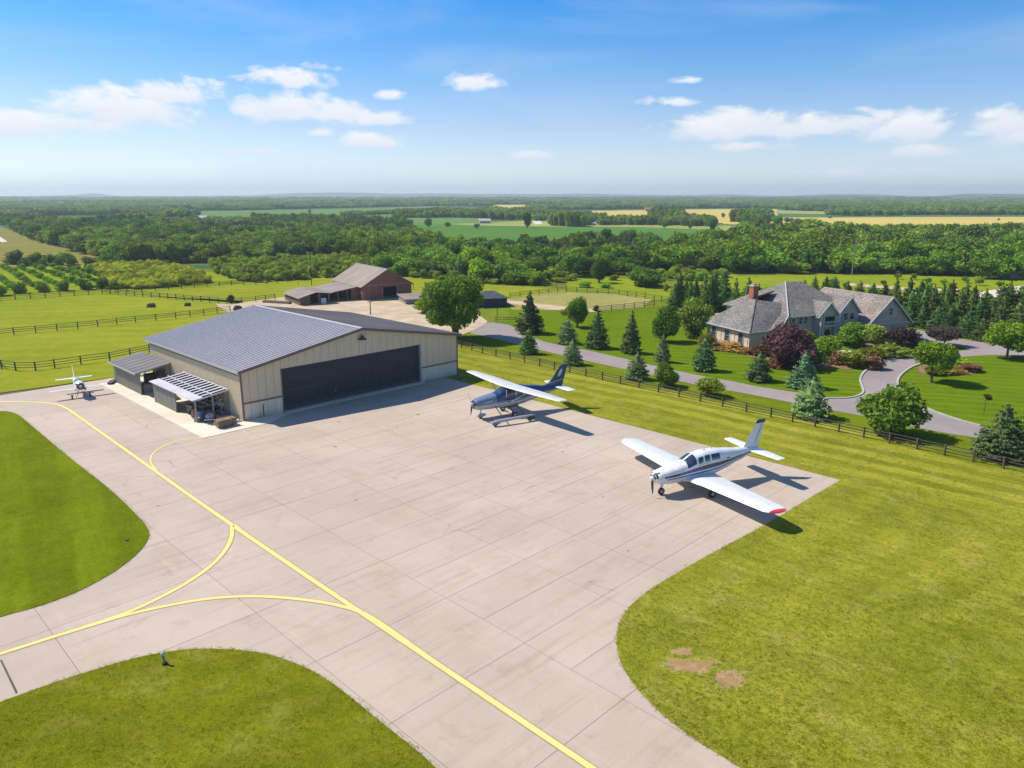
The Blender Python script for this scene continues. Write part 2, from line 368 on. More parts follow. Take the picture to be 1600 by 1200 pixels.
def leaf(name, c, trans=.25, var=.5):
    t = NT(name); oi = t.n("ShaderNodeObjectInfo")
    base = t.mix(1.0, oi.outputs['Color'], (*c, 1), 'MULTIPLY')
    hs = t.n("ShaderNodeHueSaturation"); t.l(base, hs.inputs['Color'])
    t.l(t.m('ADD', .468, t.m('MULTIPLY', t.m('FRACT', t.m('MULTIPLY', oi.outputs['Random'], 3.7)), .04)), hs.inputs['Hue'])
    t.l(t.m('ADD', .55, t.m('MULTIPLY', t.m('FRACT', t.m('MULTIPLY', oi.outputs['Random'], 7.3)), .75)), hs.inputs['Value'])
    tc = t.n("ShaderNodeTexCoord")
    nz = t.n("ShaderNodeTexNoise"); nz.inputs['Scale'].default_value = 5.0; nz.inputs['Detail'].default_value = 4; t.l(tc.outputs['Object'], nz.inputs[0])
    col = t.mix(t.step(nz.outputs[0], .35, .68, 0, var), hs.outputs[0], t.mix(1.0, hs.outputs[0], (1.75, 1.7, 1.1), 'MULTIPLY'))
    t.bs.inputs['Roughness'].default_value = .62; t.bs.inputs['Specular IOR Level'].default_value = .08
    t.l(col, t.bs.inputs['Base Color'])
    tr = t.n("ShaderNodeBsdfTranslucent"); t.l(t.mix(1.0, col, (1.2, 1.3, .5), 'MULTIPLY'), tr.inputs[0])
    mx = t.n("ShaderNodeMixShader"); mx.inputs[0].default_value = trans
    t.l(t.bs.outputs[0], mx.inputs[1]); t.l(tr.outputs[0], mx.inputs[2]); t.l(mx.outputs[0], t.out.inputs[0])
    return t.mat
M['leaf'] = leaf("broad_leaves", (.135, .225, .026)); M['needle'] = leaf("conifer_needles", (.085, .125, .054), .14, .7)
M['bark'] = plain("bark", (.11, .08, .055), .95, var=.3, scale=6)
M['bloom'] = leaf("garden_blooms", (.36, .29, .16), .2)

# ------------------------------------------------------------------ ground sheets
LEVEL = [0.0]
def chaikin(pts, closed=True, it=2):
    for _ in range(it):
        out = []; n = len(pts)
        for i in range(n if closed else n - 1):
            a, b = pts[i], pts[(i + 1) % n]; out += [a * .75 + b * .25, a * .25 + b * .75]
        pts = out if closed else [pts[0]] + out + [pts[-1]]
    return pts
def sheet(name, pts, mat, z, skirt=0.0, smooth=0, label=None, kind='structure'):
    pts = [Vector((p[0], p[1], 0)) for p in pts]
    if smooth: pts = chaikin(pts, True, smooth)
    b = MB(); top = [Vector((p.x, p.y, z)) for p in pts]
    if skirt: b.slab(top, skirt)
    else: b.add(top, [tuple(range(len(top)))])
    me = b.mesh(name, mat)
    if me.polygons[0].normal.z < 0: me.flip_normals()
    o = new_obj(name, me); return tag(o, label, None, None, kind)
def PX(pts, z=0.0): return [at(x, y, z) for x, y in pts]
def offset_poly(line, w, ends=True):
    L_ = []; R_ = []
    for i, p in enumerate(line):
        a = line[max(i - 1, 0)]; b = line[min(i + 1, len(line) - 1)]; d = (b - a); d.z = 0; d.normalize()
        n = Vector((-d.y, d.x, 0)); L_.append(p + n * w / 2); R_.append(p - n * w / 2)
    return L_, R_
def ribbon(name, line, w, mat, z, parent=None, label=None, cat=None, kind=None, h=0.0):
    a, c = offset_poly(line, w); n = len(a); b = MB()
    if not h:
        b.add([Vector((p.x, p.y, z)) for p in a + c], [(i, n + i, n + i + 1, i + 1) for i in range(n - 1)])
    else:
        for i in range(n - 1):
            q = [a[i], c[i], c[i + 1], a[i + 1]]; b.slab([Vector((p.x, p.y, z)) for p in q], h)
    return tag(b.build(name, mat, parent), label, cat, None, kind)

# base ground to the horizon
t = NT("countryside")
p1 = t.noise(.0022, 4, .5)
vo = t.n("ShaderNodeTexVoronoi"); vo.inputs['Scale'].default_value = .0028; t.l(t.mapped((1, .55, 1), .35), vo.inputs[0])
sepc = t.n("ShaderNodeSeparateColor"); t.l(vo.outputs['Color'], sepc.inputs[0])
c = t.mix(t.step(sepc.outputs[0], .35, .40), (.055, .115, .030), (.085, .165, .040))
c = t.mix(t.step(sepc.outputs[1], .74, .76), c, (.34, .30, .11))
c = t.mix(t.step(t.noise(.012, 6, .65), .48, .60, 0, .85), c, (.030, .062, .020))
c = t.mix(t.step(t.noise(.25, 5, .7), .35, .75, 0, .4), c, (.03, .07, .015))
M['country'] = t.done(c, .95, 0, .1)
G = 15000
sheet("ground", [(-G, -200), (G, -200), (G, 2 * G), (-G, 2 * G)], M['country'], -.10)
sheet("meadow", [at(-700, 420), at(2300, 420), at(3000, 1500), at(-1500, 1500)], M['meadow'], -.03)
sheet("lawn", PX([(640, 500), (700, 512), (728, 522), (800, 539), (1600, 705), (3200, 1045), (3200, 1800), (200, 1800), (200, 560)]), M['lawn_far'], -.012)
# ------ fields
F = [("paddock", [(-500, 610), (-60, 600), (0, 598), (240, 556), (300, 540), (372, 490), (380, 470), (160, 459), (0, 470), (-500, 500)], 'paddock', .0),
     ("paddock", [(165, 458), (380, 474), (420, 468), (520, 460), (520, 428), (360, 445)], 'paddock', .0),
     ("verge", [(-500, 640), (-60, 620), (60, 606), (190, 588), (290, 560), (300, 530), (234, 552), (120, 572), (50, 582), (0, 578), (-500, 600)], 'paddock', .01),
     ("paddock", [(640, 470), (800, 466), (885, 455), (900, 452), (745, 444), (640, 432), (560, 440)], 'paddock', .0),
     ("arena", [(790, 467), (880, 456), (960, 459), (1020, 468), (1005, 480), (930, 486), (800, 484)], 'arena', .03),
     ("dirt_path", [(770, 463), (800, 470), (870, 478), (930, 484), (930, 488), (860, 484), (780, 472)], 'dirt', .05),
     ("meadow", [(885, 438), (900, 432), (985, 436), (1040, 448), (1060, 462), (1030, 470), (960, 458), (885, 455)], 'rough_meadow', .02),
     ("meadow", [(1040, 420), (1160, 431), (1340, 428), (1445, 430), (1600, 436), (1800, 440), (1800, 490), (1300, 470), (1100, 450)], 'rough_meadow', .0),
     ("hay_field", [(-500, 335), (0, 354), (35, 367), (75, 382), (130, 395), (168, 404), (160, 412), (0, 418), (-500, 440)], 'hay_field', .04),
     ("meadow", [(255, 432), (270, 420), (330, 425), (365, 440), (300, 446)], 'rough_meadow', .02),
     ("orchard_ground", [(-500, 445), (0, 417), (160, 412), (240, 414), (300, 420), (345, 445), (160, 458), (0, 469), (-500, 490)], 'rough_meadow', -.01),
     ("scrub_ground", [(330, 412), (560, 404), (600, 430), (520, 436), (400, 444), (350, 438)], 'rough_meadow', -.005),
     ("crop_field", [(600, 350), (740, 351), (860, 353), (1000, 353), (1140, 359), (1195, 374), (1230, 392), (1085, 394), (1040, 394), (955, 388), (860, 396), (790, 404), (690, 392), (600, 372)], 'crop', .06),
     ("crop_field", [(270, 331), (400, 329), (540, 326), (660, 322.5), (700, 323), (740, 333), (760, 342), (770, 347), (740, 351), (600, 352), (400, 350), (360, 345), (255, 338)], 'crop2', .08),
     ("grass_field", [(700, 350.5), (800, 346), (870, 344), (1000, 349), (1140, 353), (1190, 358), (1195, 363), (1140, 360.5), (1000, 355), (860, 354), (740, 352.5)], 'pale_grass', .1),
     ("wheat_field", [(1120, 340), (1185, 340), (1300, 340), (1450, 339), (1800, 339), (1800, 364), (1400, 360), (1250, 358), (1187, 353), (1130, 350)], 'wheat', .08),
     ("wheat_field", [(840, 331), (1000, 328.5), (1165, 326.5), (1215, 327), (1215, 338), (1150, 349), (1000, 347), (900, 342), (840, 340)], 'wheat', .1),
     ("dirt_path", [(826, 338), (838, 336), (848, 350), (836, 351)], 'gravel', .12),
     ("grass_field", [(60, 341), (150, 339), (232, 340), (235, 346), (150, 349), (60, 348)], 'crop2', .1),
     ("grass_field", [(0, 343), (70, 342), (90, 347), (0, 350)], 'crop2', .12),
     ("wheat_field", [(770, 322.5), (840, 321.5), (960, 322), (960, 324.5), (840, 325)], 'pale_grass', .14),
     ("wheat_field", [(440, 318.0), (520, 317.2), (600, 317.8), (560, 319), (470, 319.4)], 'pale_grass', .2),
     ("wheat_field", [(1320, 321.2), (1520, 320.4), (1560, 321.2), (1400, 322.6)], 'pale_grass', .2),
     ("dirt_path", [(-40, 366), (0, 370), (12, 378), (4, 379), (-10, 374), (-40, 372)], 'gravel', .1),
     ("dirt_path", [(613, 397), (640, 400), (628, 405), (617, 402)], 'dirt', .05),
     ("dirt_path", [(1500, 466), (1540, 455), (1600, 446), (1800, 440), (1800, 447), (1600, 456), (1545, 468), (1510, 475)], 'gravel', .05),
     ("dirt_path", [(1320, 442), (1420, 450), (1500, 452), (1500, 455), (1420, 454), (1320, 446)], 'dirt', .05),
     ]
for n_, p_, m_, z_ in F: sheet(n_, PX(p_), M[m_], z_)
sheet("barn_yard", PX([(330, 474), (360, 476), (430, 466), (470, 462), (560, 452), (650, 458), (700, 468), (765, 500), (752, 512), (700, 532), (640, 530), (500, 510), (380, 500)]), M['dirt'], .06, smooth=1)
sheet("house_lawn", PX([(745, 512), (790, 500), (800, 480), (930, 488), (1030, 480), (1100, 470), (1240, 440), (1440, 500), (1600, 520), (2000, 560), (3600, 950), (3600, 1120), (1600, 703), (1200, 622), (800, 537)]), M['lawn_house'], .012)
sheet("verge", PX([(726, 521), (742, 520), (800, 534.5), (905, 562), (1010, 584), (1057, 596), (1160, 614), (1240, 630), (1357, 652), (1432, 669), (1525, 686), (1600, 700), (2400, 860), (2400, 900), (1600, 742), (1200, 653), (714, 538), (690, 530)]), M['lawn_verge'], .02)

# ------ driveway
drive = [(735, 503), (790, 505), (812, 517), (842, 532), (880, 541), (915, 547), (977, 561), (1015, 570), (1060, 581), (1160, 599), (1180, 604), (1247, 614), (1292, 622), (1324, 622), (1343, 619), (1350, 613), (1346, 602), (1343, 592), (1350, 581), (1361, 574), (1380, 566), (1400, 560.5), (1431, 556), (1470, 553), (1500, 549), (1516, 544.5), (1480, 539), (1444, 536), (1420, 526), (1404, 518), (1405, 512), (1430, 515), (1454, 519), (1500, 530), (1550, 537), (1600, 541), (1750, 548), (1750, 564), (1600, 556), (1550, 555), (1512, 557), (1470, 561), (1431, 571), (1419, 577), (1405, 588), (1401, 600), (1408, 614), (1425, 627), (1450, 641), (1500, 659), (1532, 667), (1600, 681), (2200, 800), (2200, 822), (1600, 699), (1525, 684), (1475, 677), (1432, 668.5), (1357, 652), (1292, 640), (1240, 630), (1160, 614), (1057, 596), (1010, 584), (905, 562), (800, 536), (760, 526), (735, 521), (715, 512)]
DR = PX(drive)
sheet("driveway", DR, M['asphalt'], .032, smooth=1)
def kerb(pts, w=.22):
    k = chaikin(PX(pts), False, 2)
    ribbon("kerb", k, w, M['kerb'], .13, h=.12, kind='structure')
kerb([(1292, 623), (1324, 623), (1343, 619), (1350, 613), (1346, 602), (1343, 592), (1350, 581), (1361, 574), (1380, 566), (1400, 560.5)])
kerb([(1532, 666), (1500, 658), (1450, 640.5), (1425, 626), (1408, 613), (1401, 600), (1405, 588), (1419, 577), (1431, 571), (1470, 561)])
sheet("front_walk", PX([(1306, 548), (1330, 548), (1352, 553), (1372, 559), (1404, 561), (1384, 567), (1372, 570), (1354, 567), (1338, 560), (1306, 556)]), M['gravel'], .045, smooth=1)
sheet("flower_bed", PX([(1428, 580), (1450, 562), (1490, 560), (1518, 568), (1532, 576), (1524, 585), (1490, 588), (1450, 587)]), M['mulch'], .045, smooth=2)
sheet("flower_bed", PX([(1100, 532), (1170, 552), (1215, 566), (1245, 574), (1275, 570), (1300, 560), (1330, 566), (1352, 574), (1335, 578), (1290, 576), (1250, 582), (1200, 566), (1165, 556), (1096, 540)]), M['mulch'], .045, smooth=1)
sheet("flower_bed", PX([(1335, 540), (1400, 530), (1425, 545), (1415, 556), (1380, 559), (1350, 552)]), M['mulch'], .04, smooth=1)

# ------ apron and taxiway: base, then every concrete slab
sheet("apron", [uv(-60, -27.5), uv(-13.3, -27.4), uv(-9.9, -26.9), uv(-1.8, -26.3), uv(1, -26.3), uv(1, 1), uv(26.0, 1.2), uv(24.4, 2.4), uv(23.7, 44.2), uv(23.7, 75), uv(-60, 75)], M['joint'], .018, label="concrete apron and taxiway before the hangar")
apron = bpy.data.objects["apron"]
us = [-46, -38, -30, -22, -14.4, -6.9, -1.1, 3.3, 7.4, 11.6, 15.8, 19.9, 23.8]
vs = [-26.4, -21.0, -15.6, -10.2, -4.8] + [0.2 + 2.79 * k for k in range(22)]
def in_poly(p, poly):
    x, y = p[0], p[1]; c = False; n = len(poly)
    for i in range(n):
        a = poly[i]; b = poly[(i + 1) % n]
        if (a[1] > y) != (b[1] > y) and x < (b[0] - a[0]) * (y - a[1]) / (b[1] - a[1]) + a[0]: c = not c
    return c
def px_of(p):
    d = p - Vector((0, 0, CAM_H)); f = d.y * math.cos(PITCH) - d.z * math.sin(PITCH); u_ = d.y * math.sin(PITCH) + d.z * math.cos(PITCH)
    return 800 + F_PX * d.x / f, 600 - F_PX * u_ / f
left_isl = [(-900, 560), (-300, 640), (0, 642), (25, 646), (37, 655), (107, 715), (175, 767), (225, 817), (234, 832), (232, 846), (215, 867), (187, 889), (172, 899), (125, 925), (62, 949), (0, 965), (-200, 1030), (-900, 1250)]
bot_isl = [(-300, 1210), (0, 1099), (65, 1075), (125, 1055), (200, 1032), (262, 1019), (325, 1014), (400, 1019), (442, 1030), (493, 1051), (536, 1081), (584, 1121), (627, 1155), (680, 1198), (900, 1440), (-300, 1800)]
LI = chaikin(PX(left_isl), True, 2); BI = chaikin(PX(bot_isl), True, 2)
NOSLAB = [LI, BI]
count = 0
for i in range(len(us) - 1):
    for j in range(len(vs) - 1):
        u0, u1, v0, v1 = us[i], us[i + 1], vs[j], vs[j + 1]
        if u0 > 0 and v1 < 1: continue
        if u0 < -10 and j % 2 == 1 and j > 5: continue
        if u0 < -10 and j > 5: v1 = vs[min(j + 2, len(vs) - 1)]
        if j in (1, 3) and u0 < -10: continue
        if j in (0, 2) and u0 < -10: v1 = vs[j + 2]
        cs = [uv(u, v) for u, v in ((u0, v0), (u1, v0), (u1, v1), (u0, v1))]
        if all(c.y < 12 for c in cs): continue
        ps = [px_of(c) for c in cs if c.y > 5]
        if all(p[0] < -20 for p in ps) or all(p[0] > 1620 for p in ps) or all(p[1] > 1215 for p in ps): continue
        mid = uv((u0 + u1) / 2, (v0 + v1) / 2)
        if any(in_poly(mid, q) and all(in_poly(c, q) for c in cs) for q in NOSLAB): continue
        g = .011; zt = .040 + random.uniform(-.002, .002)
        # corners of the slab in its own frame
        b = MB()
        c0 = uv(u0 + g, v0 + g, zt); top = [(0, 0), (u1 - u0 - 2 * g, 0), (u1 - u0 - 2 * g, v1 - v0 - 2 * g), (0, v1 - v0 - 2 * g)]
        pts = [U * a + V * c_ for a, c_ in top]; e = .006
        b.slab([Vector((p.x, p.y, random.uniform(-.0008, .0008))) for p in pts[::-1]], .02)
        b.build("concrete_slab", M['concrete'], apron, (c0.x, c0.y, zt)); count += 1
        if count > 298: pass
print("slabs", count)
sheet("lawn", LI, M['lawn_left'], .065, skirt=.06)
sheet("lawn", BI, M['lawn_bottom'], .065, skirt=.06)
right_edge = [(1312, 752), (1262, 781), (1200, 819), (1100, 872), (1040, 907), (1007, 928), (982, 950), (967, 973), (962, 1000), (967, 1032), (985, 1066), (1020, 1105), (1067, 1145), (1150, 1197), (1300, 1290), (1600, 1500), (2400, 1500), (3400, 1100), (2000, 900)]
re_ = PX(right_edge[:-2]); re_ = [re_[0]] + chaikin(re_[1:-1], False, 2) + re_[-1:] + PX([(3400, 1500), (3400, 1138), (2400, 912), (1640, 749), (1567, 732), (1432, 702)]) + [uv(35.6, 44.22)]
sheet("lawn", re_, M['lawn_right'], .062, skirt=.06)
sheet("verge", [uv(23.8, 2.5), uv(24.6, 2.2), uv(26, 1.0), uv(37, -6), uv(36.3, 46), uv(23.72, 46)], M['lawn_far'], .058, skirt=.05)
sheet("verge", [uv(-60, -27.7), uv(-13.3, -27.6), uv(-9.9, -27.1), uv(-1.8, -26.5), uv(0, -26.5), uv(0, -40), uv(-60, -40)], M['paddock'], .058)
# bare earth patches in the lawn
for (x, y, rx, ry) in ((1077, 1041, 34, 9), (1092, 1048, 14, 6), (1140, 1063, 22, 13), (1066, 1020, 16, 5)):
    c_ = at(x, y); k = mpp(y); pts = []
    rg = .03 if x > 1100 else .16
    for i in range(70):
        a = 2 * math.pi * i / 70; r = 1 + rg * math.sin(3 * a + x) + rg * .7 * math.sin(7 * a + 2 * x) + rg * .6 * random.uniform(-1, 1)
        q = at(x + rx * math.cos(a) * r, y + ry * math.sin(a) * r); pts.append(q)
    sheet("bare_patch", pts, M['soil'], .0685 + .003 * (x % 7) / 3)
    ctr = sum(pts, Vector()) / len(pts); sheet("worn_patch", [ctr + (p - ctr) * (1.25 + .22 * random.uniform(-1, 1) + .12 * math.sin(5 * k)) for k, p in enumerate(pts)], M['worn'], .0655 + .0025 * (x % 7) / 6)
c_ = [at(150 + 16 * math.cos(a) * (1 + .2 * math.sin(4 * a)) + 3 * math.sin(a), 868 + 7 * math.sin(a)) for a in [2 * math.pi * i / 20 for i in range(20)]]
# yellow guide lines
def mark(pts, w=.27, smooth=2, zz=0.0):
    l = chaikin([Vector((p.x, p.y, 0)) for p in pts], False, smooth)
    ribbon("line_edge", l, w * 1.42, M['yellow_edge'], .0465 + zz, kind='structure')
    ribbon("taxiway_line", l, w, M['yellow'], .0505 + zz, kind='structure')
mark([uv(-10.75, 75), uv(-10.75, 40), uv(-10.72, 20), uv(-10.45, 5), uv(-10.15, -12)] + PX([(105, 638.5), (88, 631.5), (50, 628.5), (0, 628), (-120, 632)]), .27)
mark(PX([(245, 736), (237, 727), (234, 718), (240, 707), (256, 697), (282, 688), (312, 684.5), (330, 683)]), .14, zz=.001)
mark(PX([(374, 828), (362, 818), (363, 840), (352, 862), (331, 885), (294, 911), (256, 932), (200, 959), (100, 991), (0, 1023), (-160, 1073)]), .25, zz=.002)
mark([uv(-10.75, 43.5), uv(-10.78, 41)] + PX([(590, 971), (560, 955), (512, 943), (450, 935), (387, 932), (325, 936), (262, 947), (200, 961), (150, 976), (100, 991.4)]), .24, zz=.003)
# dark rubber and oil spots on the slabs (flat stains with their own ragged shape)
M['oil'] = NT("oil_stain").done((.17, .135, .11), .55, 0, .4)
for (u_, v_, r_) in ((12.5, 9.5, .16), (14.2, 26.0, .10), (2.0, 12.0, .13), (-3.0, 22.5, .09), (17.0, 36.5, .11), (9.2, 34.0, .07), (20.5, 15.5, .12), (6.0, 6.2, .10), (-6.2, 9.0, .08), (15.1, 18.7, .06), (-12.8, 14.0, .08), (3.9, 40.0, .08)):
    c_ = uv(u_, v_); sheet("oil_stain", [c_ + Vector((math.cos(a) * r_ * random.uniform(.6, 1.5), math.sin(a) * r_ * random.uniform(.5, 1.2), 0)) for a in [2 * math.pi * k / 14 for k in range(14)]], M['oil'], .0455)
# painted repair strip on the taxiway
sheet("patched_crack", PX([(0, 1033), (3, 1032), (28, 1083), (25, 1086)]), M['joint'], .052)

# far hills
def hill(pts_px, dist, depth, mat, base_drop=8):
    # ridge line seen at a real distance, with rounded front
    b = MB(); rows = []; n = len(pts_px)
    for k, (fr, fz) in enumerate(((0, 0), (.25, .55), (.5, .86), (.75, 1), (1.0, .8))):
        row = []
        for x, y in pts_px:
            dx = (x - 800) / F_PX; dd = dist + depth * fr
            h = CAM_H + (HOR - y) * (dist + depth * .75) / F_PX / math.cos(PITCH) * .97
            jit = 1 + .05 * math.sin(x * .13 + k) + .04 * math.sin(x * .37 + 2 * k)
            row.append((dx * dd / math.cos(PITCH), dd, max(-3, h * fz * (jit if 0 < fz < 1 else 1)) if fz else -6))
        rows.append(row)
    vs_ = [p for r in rows for p in r]; fs_ = [(r * n + i, r * n + i + 1, (r + 1) * n + i + 1, (r + 1) * n + i) for r in range(4) for i in range(n - 1)]
    b.add(vs_, fs_); return tag(b.build("hill", mat, smooth=True), None, None, None, 'structure')
t = NT("hill_woods"); c = t.mix(t.step(t.noise(.006, 6, .65), .42, .62), (.035, .075, .028), (.10, .15, .06))
M['hill'] = t.done(c, .95, 0, .1)
def ridge(x0, x1, base, bumps, step=12):
    out = []
    x = x0
    while x <= x1:
        y = base
        for c_, w, h in bumps: y -= h * math.exp(-((x - c_) / w) ** 2)
        y -= .35 * math.sin(x * .021) + .25 * math.sin(x * .057); out.append((x, y)); x += step
    return out
hill(ridge(-300, 1900, 307.0, [(185, 26, 4.0), (150, 80, 1.0), (520, 90, 5.0), (700, 150, 3.0), (900, 120, 2.6), (1110, 60, 2.5), (1300, 60, 3.0), (1000, 900, 1.0)]), 5200, 1200, M['hill'])
hill(ridge(-300, 1900, 310.5, [(1290, 70, 4.2), (1180, 60, 2.8), (1540, 100, 5.5), (1460, 50, 2.5), (1420, 250, 1.8)]), 3400, 900, M['hill'])

# ------------------------------------------------------------------ trees
def quads_mesh(name, C_, Nn, size, mats, core=None, aspect=1.0, roll=None):
    """leaf clumps: each a bent pair of triangles round its centre"""
    n = len(C_); Nn = Nn / np.maximum(np.linalg.norm(Nn, axis=1, keepdims=True), 1e-6)
    ref = RNG.normal(size=(n, 3)); T = np.cross(Nn, ref); T /= np.linalg.norm(T, axis=1, keepdims=True); B = np.cross(Nn, T)
    s = size[:, None]; T = T * s; B = B * s * aspect
    v = np.stack([C_ - T, C_ + B + Nn * s * .25, C_ + T, C_ - B + Nn * s * .25], 1).reshape(-1, 3)
    f = np.arange(4 * n).reshape(n, 4)
    V_ = [tuple(x) for x in v.tolist()]; F_ = [tuple(x) for x in f.tolist()]; mi = [0] * n
    if core:
        o = len(V_); V_ += core.v; F_ += [tuple(i + o for i in q) for q in core.f]; mi += core.m
    me = bpy.data.meshes.new(name); me.from_pydata(V_, [], F_)
    for m in mats: me.materials.append(m)
    me.polygons.foreach_set("material_index", mi); me.update(); return me
def unit(n):
    v = RNG.normal(size=(n, 3)); return v / np.linalg.norm(v, axis=1, keepdims=True)
def lump(b, c, r, mi=0):
    o = len(b.v); b.ell(c, r, 7, 5, mi)
    for i in range(o, len(b.v)):
        v = Vector(b.v[i]); k = random.uniform(.8, 1.1); b.v[i] = tuple(Vector(c) + (v - Vector(c)) * k)
def broad_crown(name, lobes, leaves, zc=.60, rz=.40, rx=.5, ls=.034, lr=(.16, .26), trunk=0.0, mat='leaf', top=1.0, open_=0.0):
    cs = []; rs = []
    for i in range(lobes):
        d = unit(1)[0]; k = random.uniform(.45, .82) ** .7
        c = np.array([d[0] * (rx - .1) * k, d[1] * (rx - .1) * k, zc + d[2] * (rz - .1) * k])
        cs.append(c); rs.append(random.uniform(*lr))
    cs.append(np.array([0, 0, zc])); rs.append(min(rx, rz) * .62)
    cs = np.array(cs); rs = np.array(rs); w = rs ** 2 / (rs ** 2).sum(); P_ = []; N_ = []
    idx = RNG.choice(len(cs), size=leaves * 2, p=w)
    d = unit(leaves * 2); d[:, 2] = d[:, 2] * .9 + .12
    r = rs[idx] * RNG.uniform(.70, 1.22, leaves * 2); p = cs[idx] + d * r[:, None] * np.array([1, 1, .85])
    keep = np.ones(len(p), bool)
    for c, q in zip(cs, rs): keep &= (np.linalg.norm((p - c) / np.array([1, 1, .85]), axis=1) > q * .70)
    p = p[keep][:leaves]; d = d[keep][:leaves]
    sz = RNG.uniform(.6, 1.25, len(p)) * ls
    nn = d + unit(len(p)) * 1.3 + np.array([0, 0, .2])
    core = MB()
    for c, q in zip(cs, rs): lump(core, tuple(c), (q * .62, q * .62, q * .52))
    if trunk: core.tube((0, 0, 0), (0, 0, zc), trunk, trunk * .6, 6, 1)
    return quads_mesh(name, p, nn, sz, [M[mat], M['bark']], core)
def spruce_crown(name, leaves, ls=.030, power=.85, mat='needle', z0=.02, trunk=True, tiers=13, ragged=.25, rr=.5):
    nbr = 170; per = max(3, leaves // nbr); P_ = []; N_ = []; S_ = []
    for b_ in range(nbr):
        z = z0 + (1 - z0) * (1 - math.sqrt(random.uniform(.0008, 1))) ; a = b_ * 2.39996 + random.uniform(-.3, .3)
        L_ = rr * max(.03, 1 - z) ** power * (1 - ragged * random.random() ** 1.5) * (.80 if z < .06 else 1)
        if random.random() < .10: L_ *= 1.14
        f = RNG.uniform(.35, 1.0, per) ** .75; wd = (.05 + .17 * (1 - np.abs(f - .6))) * L_
        side = RNG.uniform(-1, 1, per) * wd; up = .22 * L_ * (f - .2) ** 2 - .16 * L_ * f + RNG.uniform(-.012, .012, per)
        d = np.array([math.cos(a), math.sin(a), 0]); t_ = np.array([-math.sin(a), math.cos(a), 0])
        p = d * (f * L_)[:, None] + t_ * side[:, None]; p[:, 2] = z + up + .01
        P_.append(p); N_.append(np.tile(d * .6 + np.array([0, 0, .75]), (per, 1)) + unit(per) * .75); S_.append(RNG.uniform(.55, 1.15, per) * ls * (.6 + .55 * (1 - z)))
    k = max(10, leaves // 60); zz = RNG.uniform(.86, 1.0, k); P_.append(np.stack([RNG.normal(size=k) * .012, RNG.normal(size=k) * .012, zz], 1)); N_.append(unit(k)); S_.append(np.full(k, ls * .5))
    core = MB(); n = 8; vs_ = []
    for k, z in enumerate((z0 + .01, .10, .35, .6, .85)):
        for i in range(n):
            t_ = 2 * math.pi * i / n; q = rr * .50 * (1 - z) ** power * random.uniform(.7, 1.1) * (.8 if k == 0 else 1)
            vs_.append((q * math.cos(t_), q * math.sin(t_), z))
    vs_.append((0, 0, .96)); fs_ = [(k * n + i, k * n + (i + 1) % n, (k + 1) * n + (i + 1) % n, (k + 1) * n + i) for k in range(4) for i in range(n)]
    fs_ += [(4 * n + i, 4 * n + (i + 1) % n, 5 * n) for i in range(n)] + [tuple(range(n))[::-1]]
    core.add(vs_, fs_)
    if trunk: core.tube((0, 0, 0), (0, 0, .3), .022, .018, 6, 1)
    return quads_mesh(name, np.concatenate(P_), np.concatenate(N_), np.concatenate(S_), [M[mat], M['bark']], core, .85)
P_BROAD = [broad_crown("crown", 16, 2600, ls=.030) for _ in range(3)]
P_BIG = broad_crown("crown", 44, 11000, zc=.54, rz=.47, ls=.0175, lr=(.08, .16))
P_SPEC = [broad_crown("crown", 20, 3600, zc=.60, rz=.42, ls=.026, lr=(.13, .23)) for _ in range(2)]
P_FULL = [broad_crown("crown", 20, 3600, zc=.52, rz=.50, rx=.46, ls=.028, lr=(.13, .24)) for _ in range(2)]
P_BUSH = [broad_crown("crown", 12, 2200, zc=.46, rz=.52, ls=.036, lr=(.18, .30)) for _ in range(2)]
P_CONE = [spruce_crown("crown", 3600, trunk=False, power=.66, ragged=.28) for _ in range(3)]
P_FAT = [spruce_crown("crown", 3200, power=.42, trunk=False, ragged=.3, ls=.034) for _ in range(2)]
F_BROAD = [broad_crown("wood_tree", 10, 700, ls=.052, zc=.55, rz=.45, lr=(.17, .28), trunk=.025) for _ in range(6)]
F_CONE = [spruce_crown("wood_tree", 650, ls=.055, ragged=.3) for _ in range(3)]
P_LOW = [broad_crown("crown", 9, 700, zc=.42, rz=.55, ls=.055, lr=(.2, .32)) for _ in range(2)]
P_BLOOM = [broad_crown("crown", 9, 700, zc=.42, rz=.55, ls=.055, lr=(.2, .32), mat='bloom')]

